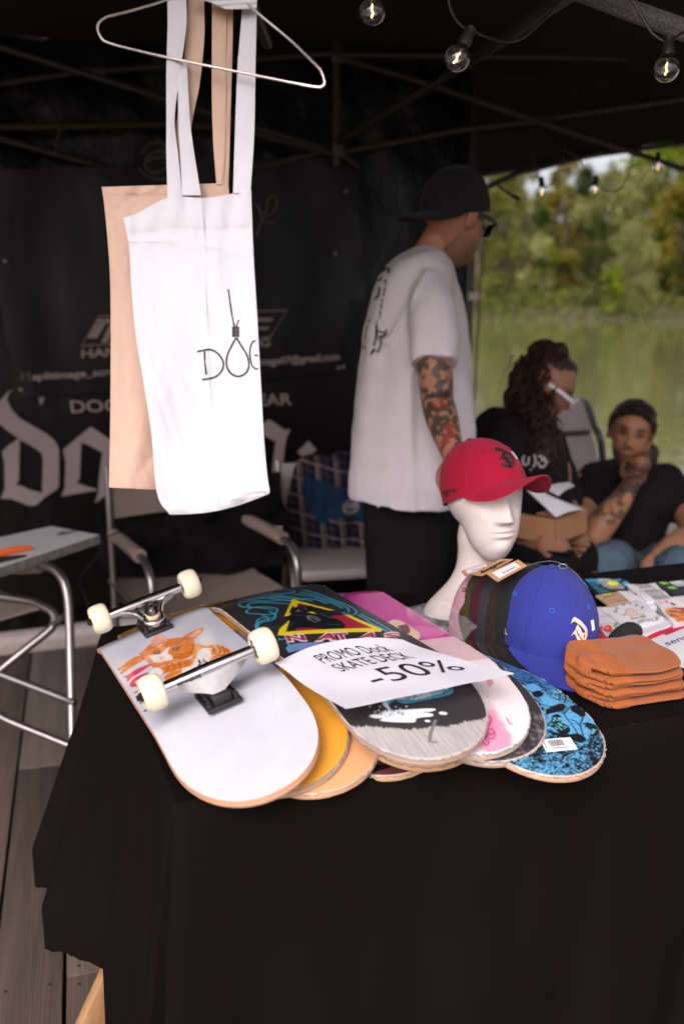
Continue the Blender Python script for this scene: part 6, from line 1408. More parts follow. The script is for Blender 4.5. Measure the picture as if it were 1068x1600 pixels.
# ================================================================ people
def sphere(mb, c, r, n=16): mb.ellipsoid(c, (r, r, r) if not hasattr(r, '__len__') else r, None, n, 10)
def limb(mb, P, rr, n=18, k=5):
    Pc = catmull(P, k); q = catmull([(r_, 0, 0) for r_ in rr], k); rad = [x.x for x in q]
    if len(P) == 2: Pc = [Vector(P[0]).lerp(Vector(P[1]), i / k) for i in range(k + 1)]; rad = [rr[0] + (rr[1] - rr[0]) * i / k for i in range(k + 1)]
    mb.tube(Pc, rad, n); sphere(mb, Pc[0], rad[0] * .995); sphere(mb, Pc[-1], rad[-1] * .995)
def fuse(name, mb, m, parent, vox=.006, smooth=4, disp=0, dscale=9, dstretch=(1, 1, 1), color=None, world=True, post=None):
    me = mb.mesh(name, m); o = place(name, me); r_ = o.modifiers.new('r', 'REMESH'); r_.mode = 'VOXEL'; r_.voxel_size = vox; r_.use_remove_disconnected = False if hasattr(r_, 'use_remove_disconnected') else None
    if smooth: s_ = o.modifiers.new('s', 'SMOOTH'); s_.iterations = smooth; s_.factor = .6
    dg = bpy.context.evaluated_depsgraph_get(); dg.update(); me2 = bpy.data.meshes.new_from_object(o.evaluated_get(dg)); bpy.data.objects.remove(o)
    if disp or post:
        nv = len(me2.vertices); co = np.empty(nv * 3, np.float32); no = np.empty(nv * 3, np.float32)
        me2.vertices.foreach_get('co', co); me2.vertices.foreach_get('normal', no); out_ = []
        for k in range(nv):
            c = Vector(co[k * 3:k * 3 + 3]); n_ = Vector(no[k * 3:k * 3 + 3])
            if post: c = post(c)
            if disp: c = c + n_ * disp * (noise.noise(Vector((c.x * dscale * dstretch[0], c.y * dscale * dstretch[1], c.z * dscale * dstretch[2]))) + .4 * noise.noise(c * dscale * 2.7))
            out_ += c[:]
        me2.vertices.foreach_set('co', out_); me2.update()
    if color is not None:
        at = me2.color_attributes.new('print', 'FLOAT_COLOR', 'POINT'); c4 = np.ones((len(me2.vertices), 4), np.float32)
        for i, v in enumerate(me2.vertices): c4[i, :3] = color(v.co, v.normal)
        at.data.foreach_set('color', c4.ravel())
    me2.transform(chain(parent).inverted()); me2.polygons.foreach_set('use_smooth', [True] * len(me2.polygons)); me2.update()
    return place(name, me2, parent)
def hand(mb, wr, d, pn_, s=1.0, curl=.5, side=1, spread=.12):
    d = d.normalized(); pn_ = (pn_ - d * pn_.dot(d)).normalized(); x = d.cross(pn_).normalized() * side
    pc_ = wr + d * .048 * s
    mb.ellipsoid(pc_, (.042 * s, .056 * s, .019 * s), Matrix((x, d, pn_)).transposed(), 16, 10)
    for k, (off, L_, r_) in enumerate(((-.030, .066, .0088), (-.010, .078, .0094), (.011, .073, .0090), (.030, .058, .0080))):
        b0 = wr + d * .082 * s + x * off * s; dd = (d + x * (k - 1.5) * spread).normalized(); P = [b0 - dd * .02 * s]; cur = b0; ang = 0
        for q, seg in enumerate((.45, .31, .24)):
            P.append(cur); ang += curl * (1.1 if q else .7); cur = cur + (dd * math.cos(ang) + pn_ * math.sin(ang)) * L_ * seg * s
        P.append(cur); limb(mb, P, [r_ * s, r_ * s, r_ * .95 * s, r_ * .9 * s, r_ * .75 * s], 10, 3)
    tb = wr + d * .022 * s - x * .030 * s; td = (d * .55 - x * .75 + pn_ * .35).normalized(); t2_ = (d * .9 - x * .15 + pn_ * .5).normalized()
    limb(mb, [wr + d * .012 * s, tb, tb + td * .028 * s, tb + td * .028 * s + t2_ * .030 * s], [.015 * s, .0135 * s, .0115 * s, .009 * s], 10, 3)
def head_frame(F, up, o, s): return frame(F, up, o) @ Matrix.Scale(s, 4)
def head_add(mb, HM, fem=False, feat=1.0, n=(80, 66)):
    h = head_mesh_pts(n[0], n[1], feat, fem); mb.add([HM @ Vector(p) for p in h.v], h.f)
    for s_ in (-1, 1):                                    # ears
        mb.ellipsoid(HM @ Vector((s_ * .074, -.008, -.004)), (.009, .017, .030), HM.to_3x3().normalized() @ Matrix.Rotation(R(-10), 3, 'X'), 12, 10)
        mb.tube(catmull([HM @ Vector((s_ * .080, .002 + .012 * math.cos(a) - .012, .002 + .026 * math.sin(a))) for a in lin(8, 4.4, .4)], 3), .0042, 6)
def shell(HM, keep, off, nu=70, nv=60, fem=False, seed=0, rough_=.0):   # skin-hugging layer: beard, hair base
    mb = MB(); vs = {}; F_ = []
    def P(i, j):
        ph = i / nu * 2 * math.pi; th = -math.pi / 2 + j / nv * math.pi; d = Vector((math.cos(th) * math.cos(ph), math.cos(th) * math.sin(ph), math.sin(th))); p = head_pt(d, 1, fem)
        o = off(p) if callable(off) else off; return p, HM @ (p + d * (o + rough_ * noise.noise(p * 90 + Vector((0, 0, seed)))))
    for j in range(nv):
        for i in range(nu):
            cs_ = [(i % nu, j), ((i + 1) % nu, j), ((i + 1) % nu, j + 1), (i % nu, j + 1)]
            pr = [P(*q) for q in cs_]
            if all(keep(q[0]) for q in pr): mb.add([q[1] for q in pr], [(0, 1, 2, 3)])
    return mb
def skin_mat(n, c): return mat('skin_' + n, c, attr=True, rough=.5, var=.08, vscale=30, sss=.12, bump=.0003, bscale=300, spec=.35)
SK1 = np.array((.33, .148, .085)); SK2 = np.array((.30, .140, .085)); SK3 = np.array((.34, .155, .082))
def fade(p, HM, base, lips=(.32, .10, .08), beard=0, bc=(.06, .035, .022)):
    q = HM.inverted() @ p; c = np.array(base, float)
    if abs(q.x) < .10 and abs(q.y) < .13 and abs(q.z) < .13 and q.y > .03:
        g = lambda cx, cz, sx_, sz: math.exp(-((abs(q.x) - cx) / sx_) ** 2 - ((q.z - cz) / sz) ** 2)
        k = max(g(0, -.052, .020, .0075), 0) * .8; c = c * (1 - k) + np.array(lips) * k
        k = min(1, g(.030, .012, .017, .009) * 1.1); c = c * (1 - k) + np.array((.03, .015, .012)) * k
        k = min(1, g(.030, .031, .021, .006) * 1.1); c = c * (1 - k) + np.array((.03, .02, .015)) * k
    if beard and q.y > -.02 and -.14 < q.z and abs(q.x) < .09:
        jaw = 1 / (1 + math.exp((q.z + .045 + (.012 if abs(q.x) < .018 else 0) - .35 * max(0, abs(q.x) - .045)) / .006)); must = math.exp(-((q.z + .040) / .006) ** 2) * math.exp(-(q.x / .026) ** 4) * (q.y > .05)
        k = min(1, max(jaw, must)) * beard * (.75 + .4 * noise.noise(p * 160)); k = max(0, min(1, k)) * (1 - math.exp(-((q.z + .053) / .005) ** 2) * math.exp(-(q.x / .018) ** 2)); c = c * (1 - k) + np.array(bc) * k
    return c
def ink(p, c, a, b, r_, k=.85, s=34, seed=0, red=False):   # tattooed band of a limb between points a and b
    d = b - a; t = max(0, min(1, (p - a).dot(d) / d.dot(d))); dist = (p - (a + d * t)).length
    if dist < r_ and 0 < t < 1:
        n = noise.noise(p * s + Vector((seed, 0, 0))) + .5 * noise.noise(p * s * 2.3)
        if n > -.16: kk = min(1, (n + .16) * 6) * k; col = np.array((.17, .025, .02)) if (red and noise.noise(p * 21 + Vector((9, 9, seed))) > .2) else np.array((.030, .030, .024)); return c * (1 - kk) + col * kk
    return c
M_tee_w = mat('white_tshirt', (.58, .52, .54), rough=.9, var=.03, bump=.0025, bscale=9, bstretch=(1, 1, .35), weave=.00008, weave_scale=900, spec=.2)
M_tee_b = mat('black_tshirt', (.010, .0085, .0088), rough=.92, var=.15, bump=.003, bscale=9, bstretch=(1, 1, .4), spec=.15)
M_trou = mat('black_trousers', (.009, .008, .0085), rough=.9, var=.2, bump=.004, bscale=8, bstretch=(1, 1, .4), spec=.15)
def hair_mat(n, c): return mat('hair_' + n, c, rough=.5, var=.35, vscale=40, bump=.002, bscale=90, bstretch=(3, 3, .4), spec=.3)

# ---- standing man, seen from behind his right side
TM = 2.72; feet = Vector((.20, 2.80, 0))
man = thing('person', 'standing man in oversized white t-shirt, backwards black cap and dark glasses, tattooed arm', 'person', feet)
rowsT = [(388, 648, 680, .07), (394, 634, 688, .10), (402, 616, 696, .135), (414, 602, 704, .155), (432, 590, 712, .165), (460, 580, 719, .165), (500, 571, 726, .165), (560, 563, 733, .165), (620, 556, 737, .165), (680, 550, 740, .17), (740, 545, 742, .175), (772, 545, 737, .17)]
def torso_rows(rows, t0, mb, skew=None, n=40):
    rr = catmull([(r_[0], r_[1], r_[2]) for r_ in rows], 4); dd = catmull([(r_[3], 0, 0) for r_ in rows], 4); vs = []
    for p, d_ in zip(rr, dd):
        v, uL, uR = p; c = pt((uL + uR) / 2, v, t0); h = (uR - uL) / 2 * t0 / FPX
        for k in range(n):
            a = 2 * math.pi * k / n; ca, sa = math.cos(a), math.sin(a); ex = .85
            vs.append(c + Vector((h * math.copysign(abs(ca) ** ex, ca), d_.x * math.copysign(abs(sa) ** ex, sa), (skew(v, ca) if skew else 0))))
    m_ = len(rr); mb.add(vs, [(j * n + i, j * n + (i + 1) % n, (j + 1) * n + (i + 1) % n, (j + 1) * n + i) for j in range(m_ - 1) for i in range(n)] + [tuple(range(n)), tuple((m_ - 1) * n + k for k in range(n))[::-1]])
sh = MB(); torso_rows(rowsT, TM, sh, lambda v, ca: (.012 * ca * 0 + (-.012 if v > 750 and ca > -.6 else 0)))
sho, elb, wri = pt(670, 455, 2.56), pt(683, 628, 2.50), pt(707, 712, 2.40)
sphere(sh, pt(668, 442, 2.63), .066); sh.tube(catmull([pt(668, 440, 2.63), pt(672, 480, 2.565), pt(676, 530, 2.53), pt(678, 569, 2.515)], 5), lin(16, .064, .0635), 26)
limb(sh, [pt(668, 440, 2.80), pt(680, 520, 2.93), pt(690, 556, 2.93)], [.065, .062, .058], 22)
def shirt_fold(co):
    u, v = proj(co); k = min(1, max(0, (v - 430) / 200)); d = .011 * k * math.sin((u - 560 + (v - 430) * .10) / 11.0) * (.6 + .4 * math.sin(v / 70)) + .010 * k * math.exp(-((u - 640 - (v - 560) * .02) / 7) ** 2) * (v > 560)
    d += .012 * math.exp(-(((u - 640) - (470 - v) * .55) / 6) ** 2) * (420 < v < 540)
    return co + Vector((0, -d, 0)) * (1 if co.y < 2.75 else 0)
fuse('t_shirt', sh, M_tee_w, man, .0065, 5, disp=.010, dscale=7, dstretch=(1.4, 1.4, .45), post=shirt_fold)
HMm = head_frame(Vector((.80, .50, -.34)), Vector((.10, .05, 1)), pt(713, 343, 2.68), 1.0)
bd = MB(); head_add(bd, HMm, False, 1.0)
limb(bd, [pt(668, 425, 2.74), pt(682, 390, 2.72), pt(700, 360, 2.70)], [.066, .056, .056], 20)
limb(bd, [pt(672, 500, 2.54), pt(677, 560, 2.52), pt(681, 600, 2.51), elb, pt(692, 660, 2.46), wri], [.047, .046, .043, .041, .040, .026], 20)
hand(bd, wri, (pt(714, 740, 2.36) - wri), Vector((.4, .8, -.2)), 1.0, .55)
limb(bd, [pt(690, 500, 2.93), pt(697, 620, 2.93), pt(712, 690, 2.85)], [.046, .042, .028], 16); hand(bd, pt(712, 692, 2.85), pt(722, 730, 2.8) - pt(712, 692, 2.85), Vector((.3, -.8, 0)), 1.0, .5, -1)
limb(bd, [Vector((.19, 2.78, 1.30)), Vector((.20, 2.79, .95))], [.10, .10], 16)
def col_m(p, n):
    c = fade(p, HMm, SK1, beard=.8); c = ink(p, c, pt(676, 540, 2.52), elb, .062, .85, 48, 3); c = ink(p, c, elb, wri, .060, .9, 52, 7, True); return c
fuse('body', bd, skin_mat('tan', SK1), man, .0042, 2, color=col_m)
tr = MB()
for dx, dy in ((-.02, -.10), (.03, .10)):
    limb(tr, [feet + Vector((dx, dy, .93)), feet + Vector((dx, dy, .70)), feet + Vector((dx * 1.3, dy * 1.1, .45)), feet + Vector((dx * 1.5, dy * 1.2, .05))], [.130, .118, .095, .080], 22)
tr.ellipsoid(feet + Vector((0, 0, .92)), (.135, .17, .14))
fuse('trousers', tr, M_trou, man, .009, 4, disp=.008, dscale=8, dstretch=(1, 1, .5))
for dx, dy in ((.03, -.12), (.07, .12)): MB().ellipsoid(feet + Vector((dx + .02, dy, .045)), (.135, .05, .045)).build('shoe', mat('dark_shoe', (.02, .02, .02), rough=.7), man)
M_capk = capmat('backwards_black', (.007, .0065, .0065))
cap_parts(man, M_capk, M_capk, frame(Vector((-.80, -.48, -.08)), Vector((.04, -.0, 1)), HMm @ Vector((0, -.010, .013))), s=1.04, seed=31, brimlen=.080, brimdrop=5)
M_shade = mat('black_lens', (.008, .008, .009), rough=.12, var=0)
gs = MB()
for s_ in (-1, 1):
    gs.tube(catmull([HMm @ Vector(q) for q in ((s_ * .078, -.01, .012), (s_ * .079, .03, .016), (s_ * .074, .072, .016), (s_ * .058, .094, .014))], 4), .0055, 8, flat=.6)
    gs.slab(lambda a, b, s_=s_: HMm @ Vector((s_ * (.006 + .056 * a), .104 - .022 * a * a - .006 * (1 - b), -.012 + .036 * b - .004 * a)), 8, 6, HMm.to_3x3() @ Vector((0, -.004, 0)))
gs.tube([HMm @ Vector((-.008, .106, .014)), HMm @ Vector((.008, .106, .014))], .003, 6)
gs.build('sunglasses', M_shade, man)
def on_torso(u, v, h=0):
    for a, b in zip(rowsT, rowsT[1:]):
        if a[0] <= v <= b[0]: k = (v - a[0]) / (b[0] - a[0]); uL, uR, dp = [a[i] * (1 - k) + b[i] * k for i in (1, 2, 3)]; break
    c = pt((uL + uR) / 2, v, TM); x = max(-.985, min(.985, (u - (uL + uR) / 2) / ((uR - uL) / 2)))
    p = pt(u, v, TM); p.y = c.y - dp * (1 - abs(x) ** (2 / .85)) ** (.85 / 2) - .008; p.x = c.x + (p.x - c.x); return p
pr = MB(); fb = lambda P: [(550 + x / 8.89, 400 + y / 8.89) for x, y in P]
for P, w_ in (([(390, 225), (430, 190), (480, 175), (470, 250)], 2.4), ([(330, 350), (365, 330), (390, 290)], 2.2), ([(350, 430), (358, 490), (340, 540), (290, 600)], 2.6), ([(325, 540), (345, 580)], 1.8), ([(320, 700), (315, 760), (300, 800)], 1.6), ([(435, 330), (440, 360), (420, 350)], 1.8), ([(430, 380), (450, 400)], 2.0), ([(420, 440), (430, 470), (405, 480)], 2.2), ([(415, 500), (400, 550)], 2.0), ([(395, 590), (385, 630)], 2.0), ([(380, 650), (375, 700), (385, 720)], 2.4), ([(370, 740), (360, 780), (375, 800)], 2.2), ([(355, 810), (348, 850)], 1.6),
                  ([(210, 900), (240, 880), (330, 890)], 2.4), ([(200, 960), (190, 1060), (175, 1130), (240, 1130)], 2.6), ([(265, 920), (245, 1060), (225, 1120)], 1.6), ([(300, 910), (300, 1000), (285, 1120), (285, 1210)], 3.6), ([(325, 1010), (380, 1025), (430, 1030), (435, 980)], 2.2), ([(350, 1085), (400, 1080), (435, 1040)], 3.0), ([(355, 1090), (370, 1170), (350, 1230), (320, 1300)], 2.2), ([(150, 1230), (185, 1280), (230, 1330), (290, 1250)], 3.4), ([(170, 1160), (235, 1210), (240, 1140)], 1.8), ([(320, 930), (320, 1140)], 2.2)):
    brush(pr, fb(P), w_, lambda u, v, h=0: on_torso(max(u, 561), v), n=4)
pr.build('back_print', M_ink, man, smooth=False)

# ---- seated woman, head bowed over the box
TW = 3.35; wm = thing('person', 'seated woman with long curly dark hair and white glasses, black t-shirt, looking down', 'person', Vector((.66, 3.45, 0)))
HMw = head_frame(Vector((.76, -.20, -.54)), Vector((.35, -.05, 1)), pt(859, 606, TW - .02), .93)
bd = MB(); head_add(bd, HMw, True)
nk = [pt(812, 668, TW + .05), pt(826, 648, TW + .02), pt(846, 622, TW)]; limb(bd, nk, [.070, .056, .052], 18)
sR, eR, wR = pt(795, 702, TW - .13), pt(796, 790, TW - .14), pt(826, 826, TW - .08)
limb(bd, [sR, pt(798, 750, TW - .16), eR, wR], [.036, .036, .036, .024], 16); hand(bd, wR, pt(850, 838, TW - .05) - wR, Vector((0, .3, .9)), .92, .3)
sL, eL, wL = pt(868, 705, TW + .14), pt(885, 790, TW + .05), pt(900, 838, TW - .12)
limb(bd, [sL, eL, wL], [.044, .038, .024], 16); hand(bd, wL, Vector((.0, -.6, -.2)), Vector((-.6, 0, .5)), .92, .4, -1)
limb(bd, [pt(815, 705, TW + .06), pt(800, 800, TW + .07)], [.07, .08], 16)
kn1, kn2 = pt(872, 872, TW - .30), pt(904, 862, TW - .12)
for kn_, hp_, ft in ((kn1, pt(790, 860, TW), None), (kn2, pt(800, 850, TW + .15), None)): limb(bd, [hp_, kn_, Vector((kn_.x + .02, kn_.y + .02, .08))], [.058, .050, .036], 16)
fuse('body', bd, skin_mat('olive', SK2), wm, .0055, 2, color=lambda p, n: fade(p, HMw, SK2, (.30, .09, .08)))
ts = MB()
torso_rows([(640, 770, 828, .09), (650, 752, 848, .14), (668, 742, 866, .18), (700, 738, 880, .19), (740, 742, 886, .18), (790, 748, 890, .17), (850, 752, 880, .17), (890, 755, 870, .16)], TW + .04, ts)
limb(ts, [pt(790, 676, TW - .08), pt(796, 730, TW - .17), pt(796, 800, TW - .15)], [.062, .058, .050], 18); limb(ts, [pt(858, 690, TW + .12), pt(876, 740, TW + .13), pt(886, 785, TW + .07)], [.055, .052, .048], 18)
fuse('t_shirt', ts, M_tee_b, wm, .008, 4, disp=.010, dscale=8)
lg_ = MB()
for kn_, hp_ in ((kn1, pt(790, 860, TW)), (kn2, pt(800, 850, TW + .15))):
    d = kn_ - hp_; limb(lg_, [hp_, hp_ + d * .90], [.078, .062], 18); limb(lg_, [kn_ + Vector((.005, 0, -.020)), Vector((kn_.x + .02, kn_.y + .02, .10))], [.063, .052], 18)
    for k in range(3): a = hp_ + d * (.90 + .06 * k); lg_.tube([a + Vector((-.03, -.05, .035)), a + Vector((0, -.062, .03)), a + Vector((.03, -.05, .03))], .006, 6)
    for sx_ in (-1, 1): limb(lg_, [hp_ + d * .8 + Vector((sx_ * .03, sx_ * .048, 0)), kn_ + Vector((sx_ * .015, sx_ * .055, -.01)), kn_ + Vector((sx_ * .01, sx_ * .05, -.07))], [.022, .018, .02], 10)
lg_.ellipsoid(pt(790, 865, TW + .07), (.15, .17, .12)); fuse('ripped_jeans', lg_, M_trou, wm, .007, 2, disp=.005, dscale=14)
M_hw = hair_mat('dark_brown', (.030, .013, .008)); rs = random.Random(17)
hb_ = MB()
for (u, v, t_, r_) in ((858, 572, -.045, .052), (868, 582, -.050, .034), (872, 571, -.01, .050), (880, 577, .01, .036), (862, 560, 0, .060), (846, 553, 0, .050), (874, 580, -.04, .030), (848, 585, 0, .088), (836, 598, .03, .085), (868, 580, -.03, .066), (846, 560, 0, .055), (862, 572, 0, .06), (820, 625, .02, .070), (812, 650, .03, .050), (838, 640, .0, .062), (842, 668, -.06, .058), (846, 692, -.12, .050), (852, 712, -.15, .036), (865, 690, -.12, .030)): sphere(hb_, pt(u, v, TW + .01 + t_), r_)
fc = HMw @ Vector((0, .08, -.02))
fuse('hair', hb_, M_hw, wm, .007, 1, disp=.014, dscale=26)
cu = MB()
for k in range(380):
    u0, v0 = rs.uniform(802, 872), rs.uniform(552, 620); u1 = u0 + rs.uniform(-26, 14); 
    if k % 3 == 0: u0, v0, u1 = rs.uniform(825, 868), rs.uniform(640, 700), rs.uniform(822, 885)
    v1 = v0 + rs.uniform(30, 72); t0_ = TW - rs.uniform(.05, .11) - (.06 if k % 3 == 0 else 0); ph = rs.uniform(0, 6); am = rs.uniform(2, 5)
    if 858 < u0 and 600 < v1 < 665 and k % 3: continue
    P = [pt(u0 + (u1 - u0) * s_ + am * math.sin(ph + s_ * 13), v0 + (v1 - v0) * s_, t0_ + .008 * math.cos(ph + s_ * 13)) for s_ in lin(11, 0, 1)]; cu.tube(P, lin(11, .0027, .0008), 4)
for k in range(46):
    a = rs.uniform(2.2, 5.6); c = (848 + 34 * math.cos(a), 590 + 44 * math.sin(a)) if k % 2 else (rs.uniform(795, 815), rs.uniform(600, 665)); P = [pt(c[0] + 9 * math.cos(a) * s_ + 4 * math.sin(s_ * 9 + k), c[1] + (9 * math.sin(a) if k % 2 else 18) * s_ + 4 * math.cos(s_ * 9 + k), TW) for s_ in lin(9, 0, 1)]; cu.tube(P, lin(9, .003, .0008), 4)
cu.build('hair_curls', M_hw, wm)
gw = MB(); M_wf = mat('white_glasses_frame', (.62, .60, .62), rough=.3)
for s_ in (-1, 1): gw.tube(catmull([HMw @ Vector(q) for q in ((s_ * .081, -.012, .012), (s_ * .083, .035, .014), (s_ * .079, .080, .012), (s_ * .060, .100, .010))], 4), .0075, 8, flat=.5); gw.tube(catmull([HMw @ Vector((s_ * (.033 + .026 * math.cos(a)), .104 - .010 * abs(math.cos(a)), .006 + .017 * math.sin(a))) for a in lin(13, 0, 6.283)[:-1]], 2), .0035, 6)
gw.build('glasses_frame', M_wf, wm)
A, B, C = pt(806, 736, TW - .245), pt(852, 722, TW - .245), pt(806, 718, TW - .245)
pr = MB()
for P in ([(818, 712), (816, 722), (822, 728)], [(826, 714), (824, 726)], [(834, 710), (836, 722), (832, 730)], [(828, 733), (829, 735)], [(840, 712), (850, 716), (852, 726), (844, 730), (840, 722)], [(844, 718), (856, 722)]): brush(pr, P, 3, lambda u, v, h=0: pt(u, v, TW - .215), 4)
pr.build('chest_print', mat('print_grey', (.32, .28, .28)), wm, smooth=False)

# ---- cardboard box with papers on her lap
M_card = mat('corrugated_card', (.36, .175, .080), rough=.85, var=.08, vscale=18, bump=.0004, bscale=80)
bc = pt(868, 812, 3.02); e_r = (pt(925, 796, 3.20) - bc); e_r.z = 0; e_r.normalize(); e_l = Vector((-e_r.y, e_r.x, 0)); BH, BR, BL_ = .078, .205, .27
cb = thing('cardboard_box', 'open brown cardboard box of papers on the lap of the seated woman', 'box', bc + e_r * BR / 2 + e_l * BL_ / 2 - Vector((0, 0, BH)))
def bxp(r_, l_, z): return bc + e_r * r_ + e_l * l_ + Vector((0, 0, z))
def panel(nm, a, b, c, d_, th, m=M_card, par=cb): MB().slab(lambda s, t: a.lerp(b, s).lerp(d_.lerp(c, s), t), 4, 4, th).build(nm, m, par)
panel('side', bxp(0, 0, -BH), bxp(BR, 0, -BH), bxp(BR, 0, 0), bxp(0, 0, 0), e_l * .003); panel('side', bxp(0, BL_, -BH), bxp(0, 0, -BH), bxp(0, 0, 0), bxp(0, BL_, 0), e_r * .003)
panel('side', bxp(BR, .003, -BH), bxp(BR, BL_, -BH), bxp(BR, BL_, 0), bxp(BR, .003, 0), -e_r * .003); panel('side', bxp(BR - .003, BL_, -BH), bxp(.003, BL_, -BH), bxp(.003, BL_, 0), bxp(BR - .003, BL_, 0), -e_l * .003)
panel('bottom', bxp(.004, .004, -BH + .001), bxp(BR - .004, .004, -BH + .001), bxp(BR - .004, BL_ - .004, -BH + .001), bxp(.004, BL_ - .004, -BH + .001), Vector((0, 0, .003)))
panel('flap', bxp(BR * .05, .004, .002), bxp(BR * .98, .004, .004), bxp(BR * .98, .075, .006), bxp(BR * .05, .075, .004), Vector((0, 0, .002)))
for k, (q, lb) in enumerate((([(822, 765, 3.1), (858, 775, 3.08), (912, 797, 3.05), (868, 808, 3.0)], 'white paper sheet on top of the papers in the cardboard box'), ([(850, 766, 3.06), (888, 750, 3.14), (897, 756, 3.1), (872, 778, 3.02)], 'curled white paper sheet held above the cardboard box'))):
    Q = [pt(*p) for p in q]
    tag(MB().slab(lambda a, b: Q[3].lerp(Q[2], a).lerp(Q[0].lerp(Q[1], a), b) + Vector((0, 0, .008 * math.sin(3 * a + k))), 12, 10, (0, 0, -.0008)).build('paper_sheet', M_paper), lb, 'paper')

# ---- seated man, fist to his chin
TS2 = 3.72; sm_ = thing('person', 'seated man with pulled back dark hair and short beard, fist at his chin, jeans', 'person', Vector((1.05, 3.75, 0)))
HMs = head_frame(Vector((-.26, -.95, -.02)), Vector((.17, 0, 1)), pt(984, 679, TS2 - .02), 1.03)
bd = MB(); head_add(bd, HMs, False)
limb(bd, [pt(988, 770, TS2 + .06), pt(988, 735, TS2 + .03), pt(990, 700, TS2 + .02)], [.075, .060, .058], 18)
sA, eA, wA = pt(912, 760, TS2 - .02), pt(928, 838, TS2 - .30), pt(986, 757, TS2 - .27)
limb(bd, [sA, pt(915, 800, TS2 - .14), eA], [.050, .050, .048], 18); limb(bd, [eA, pt(945, 812, TS2 - .30), pt(966, 786, TS2 - .28), wA], [.046, .050, .040, .030], 18)
hand(bd, wA, pt(1001, 724, TS2 - .20) - wA, Vector((.35, .2, .9)), .95, 1.25); bd.ellipsoid(pt(1000, 727, TS2 - .24), (.036, .034, .034))
sB, eB, wB = pt(1048, 765, TS2), pt(1085, 835, TS2 - .22), pt(1030, 866, TS2 - .36)
limb(bd, [sB, pt(1070, 800, TS2 - .1), eB], [.050, .048, .045], 18); limb(bd, [eB, pt(1055, 850, TS2 - .30), wB], [.045, .043, .030], 18)
hand(bd, wB, pt(1010, 905, TS2 - .38) - wB, Vector((.3, .9, -.2)), 1.02, .22, -1, .05)
limb(bd, [pt(985, 780, TS2 + .05), pt(985, 860, TS2 + .05)], [.12, .12], 16)
for kn_ in (pt(945, 885, TS2 - .45), pt(1062, 890, TS2 - .45)): limb(bd, [Vector((kn_.x, kn_.y, .40)), Vector((kn_.x, kn_.y + .03, .07))], [.045, .04], 14)
fuse('body', bd, skin_mat('brown', SK3), sm_, .0055, 2, color=lambda p, n: ink(p, fade(p, HMs, SK3, beard=1.0, bc=(.014, .008, .006)), pt(938, 820, TS2 - .3), wA, .07, .75, 26, 5))
ts = MB(); torso_rows([(722, 962, 1018, .10), (730, 935, 1035, .14), (745, 918, 1048, .17), (775, 908, 1052, .18), (810, 925, 1040, .17), (850, 935, 1030, .17), (885, 935, 1035, .17)], TS2 + .05, ts)
limb(ts, [pt(930, 750, TS2 + .02), pt(914, 780, TS2 - .06), pt(916, 805, TS2 - .14)], [.072, .068, .062], 18); limb(ts, [pt(1038, 752, TS2 + .02), pt(1062, 785, TS2 - .05), pt(1068, 800, TS2 - .09)], [.072, .066, .060], 18)
fuse('t_shirt', ts, M_tee_b, sm_, .008, 4, disp=.010, dscale=8)
M_jean = mat('blue_jeans', (.105, .15, .20), rough=.85, var=.35, vscale=9, bump=.003, bscale=14, weave=.0002, weave_scale=500, spec=.2)
jn = MB()
for kn_, hp_ in ((pt(945, 885, TS2 - .45), pt(965, 895, TS2 + .05)), (pt(1062, 890, TS2 - .45), pt(1020, 895, TS2 + .05))):
    limb(jn, [hp_, hp_.lerp(kn_, .5) + Vector((0, 0, .02)), kn_], [.095, .090, .075], 20); limb(jn, [kn_, Vector((kn_.x, kn_.y + .04, .10))], [.075, .062], 18)
jn.ellipsoid(pt(992, 900, TS2 + .05), (.18, .17, .11)); fuse('jeans', jn, M_jean, sm_, .008, 3, disp=.008, dscale=11)
for kn_ in (pt(945, 885, TS2 - .45), pt(1062, 890, TS2 - .45)): MB().ellipsoid(Vector((kn_.x, kn_.y - .03, .045)), (.05, .135, .045)).build('shoe', mat('dark_shoe', (.02, .02, .02), rough=.7), sm_)
M_hs = hair_mat('black_brown', (.022, .013, .010))
hs_ = shell(HMs, lambda p: p.z > .088 + .008 * noise.noise(p * 45) - 1.7 * max(0, abs(p.x) - .036) - 1.15 * max(0, .050 - p.y) - (0) and (p.z > -.05 or p.y < -.03) or (abs(p.x) > .058 and p.z > -.010 and -.03 < p.y < .030), lambda p: .011 + .004 * max(0, p.z * 10), 80, 70, seed=3, rough_=.006)
hs_.build('hair', M_hs, sm_, smooth=True)
cu = MB(); rs = random.Random(5)
for k in range(150):
    x0 = rs.uniform(-.072, .072); st = Vector((x0, .085 - abs(x0) * .55, .084 - abs(x0) * .55 + rs.uniform(-.006, .008))); P = []
    for q in lin(9, 0, 1):
        a_ = q * 1.9; d_ = Vector((x0 * (1 + .25 * q), math.cos(.75 + a_ * .9) * .10, math.sin(.75 + a_ * .9) * .105 + .018 - .06 * q * q)); r0 = head_r(d_.normalized(), 1, False) + .014 + rs.uniform(-.004, .006)
        P.append(HMs @ (d_.normalized() * r0 + Vector((.003 * math.sin(q * 14 + k), 0, .003 * math.cos(q * 17 + k)))))
    cu.tube(P, lin(9, .0032, .0022), 5)
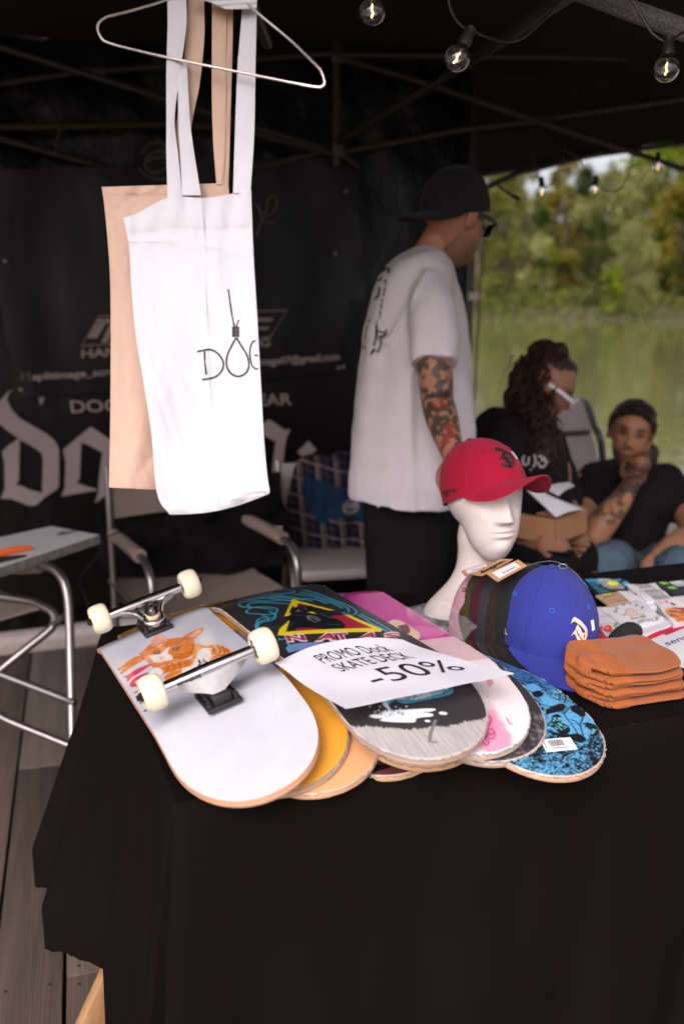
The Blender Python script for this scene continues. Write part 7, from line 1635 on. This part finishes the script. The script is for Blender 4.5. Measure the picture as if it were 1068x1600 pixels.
for k in range(60):
    sgn = rs.choice((-1, 1)); z0 = rs.uniform(-.02, .05); P = [HMs @ Vector((sgn * (.074 + .010 * math.sin(q * 3)), .035 - .09 * q, z0 + .02 - .035 * q + .004 * math.sin(q * 15 + k))) for q in lin(7, 0, 1)]
    if z0 > .012: cu.tube(P, lin(7, .0035, .002), 5)
cu.build('hair_strands', M_hs, sm_)
pt_ = MB(); limb(pt_, [HMs @ Vector((-.03, -.09, -.03)), HMs @ Vector((-.060, -.10, -.05)), HMs @ Vector((-.085, -.09, -.075)), HMs @ Vector((-.100, -.08, -.105))], [.034, .034, .038, .022], 12)
fuse('ponytail', pt_, M_hs, sm_, .005, 1, disp=.006, dscale=40)
# folding stool under him and chair seat under her
def stool(c, w_, h, label, m):
    t = thing('camp_stool', label, 'stool', Vector((c.x, c.y, 0)))
    MB().box((c.x, c.y, h), (w_, w_ * .9, .03), ch=.01).build('seat', m, t)
    for sx_ in (-1, 1):
        for sy in (-1, 1): MB().tube([(c.x + sx_ * w_ * .42, c.y + sy * w_ * .38, h - .01), (c.x - sx_ * w_ * .42, c.y + sy * w_ * .38, .012)], .011, 8).build('leg', M_tube, t)
stool(Vector((pt(795, 860, TW + .08).x, pt(795, 860, TW + .08).y, 0)), .40, pt(795, 870, TW + .07).z - .13, 'low camp stool under the seated woman', M_sling)
c_ = pt(992, 900, TS2 + .05); stool(c_, .46, c_.z - .12, 'low camp stool with pale seat under the seated man', mat('pale_canvas', (.55, .47, .42), rough=.9))
pcs = thing('folding_chair', 'pale folding chair behind the seated man, its seat edge showing under his arm', 'chair', Vector((1.42, 4.35, 0)), group='tubular folding chairs in the tent')
MB().box((1.42, 4.35, .47), (.46, .46, .05), Matrix.Rotation(R(25), 3, 'Z'), ch=.02).build('seat_pad', mat('pale_canvas', (.55, .47, .42), rough=.9), pcs)
MB().box(pt(1034, 824, 4.25), (.22, .03, .18), Matrix.Rotation(R(15), 3, 'Z'), ch=.012).build('back_pad', mat('pale_canvas', (.55, .47, .42), rough=.9), pcs)
for x in (1.22, 1.62):
    for y in (4.15, 4.55): MB().tube([(x, y, 0), (x, y, .46)], .012, 8).build('leg', M_tube, pcs)
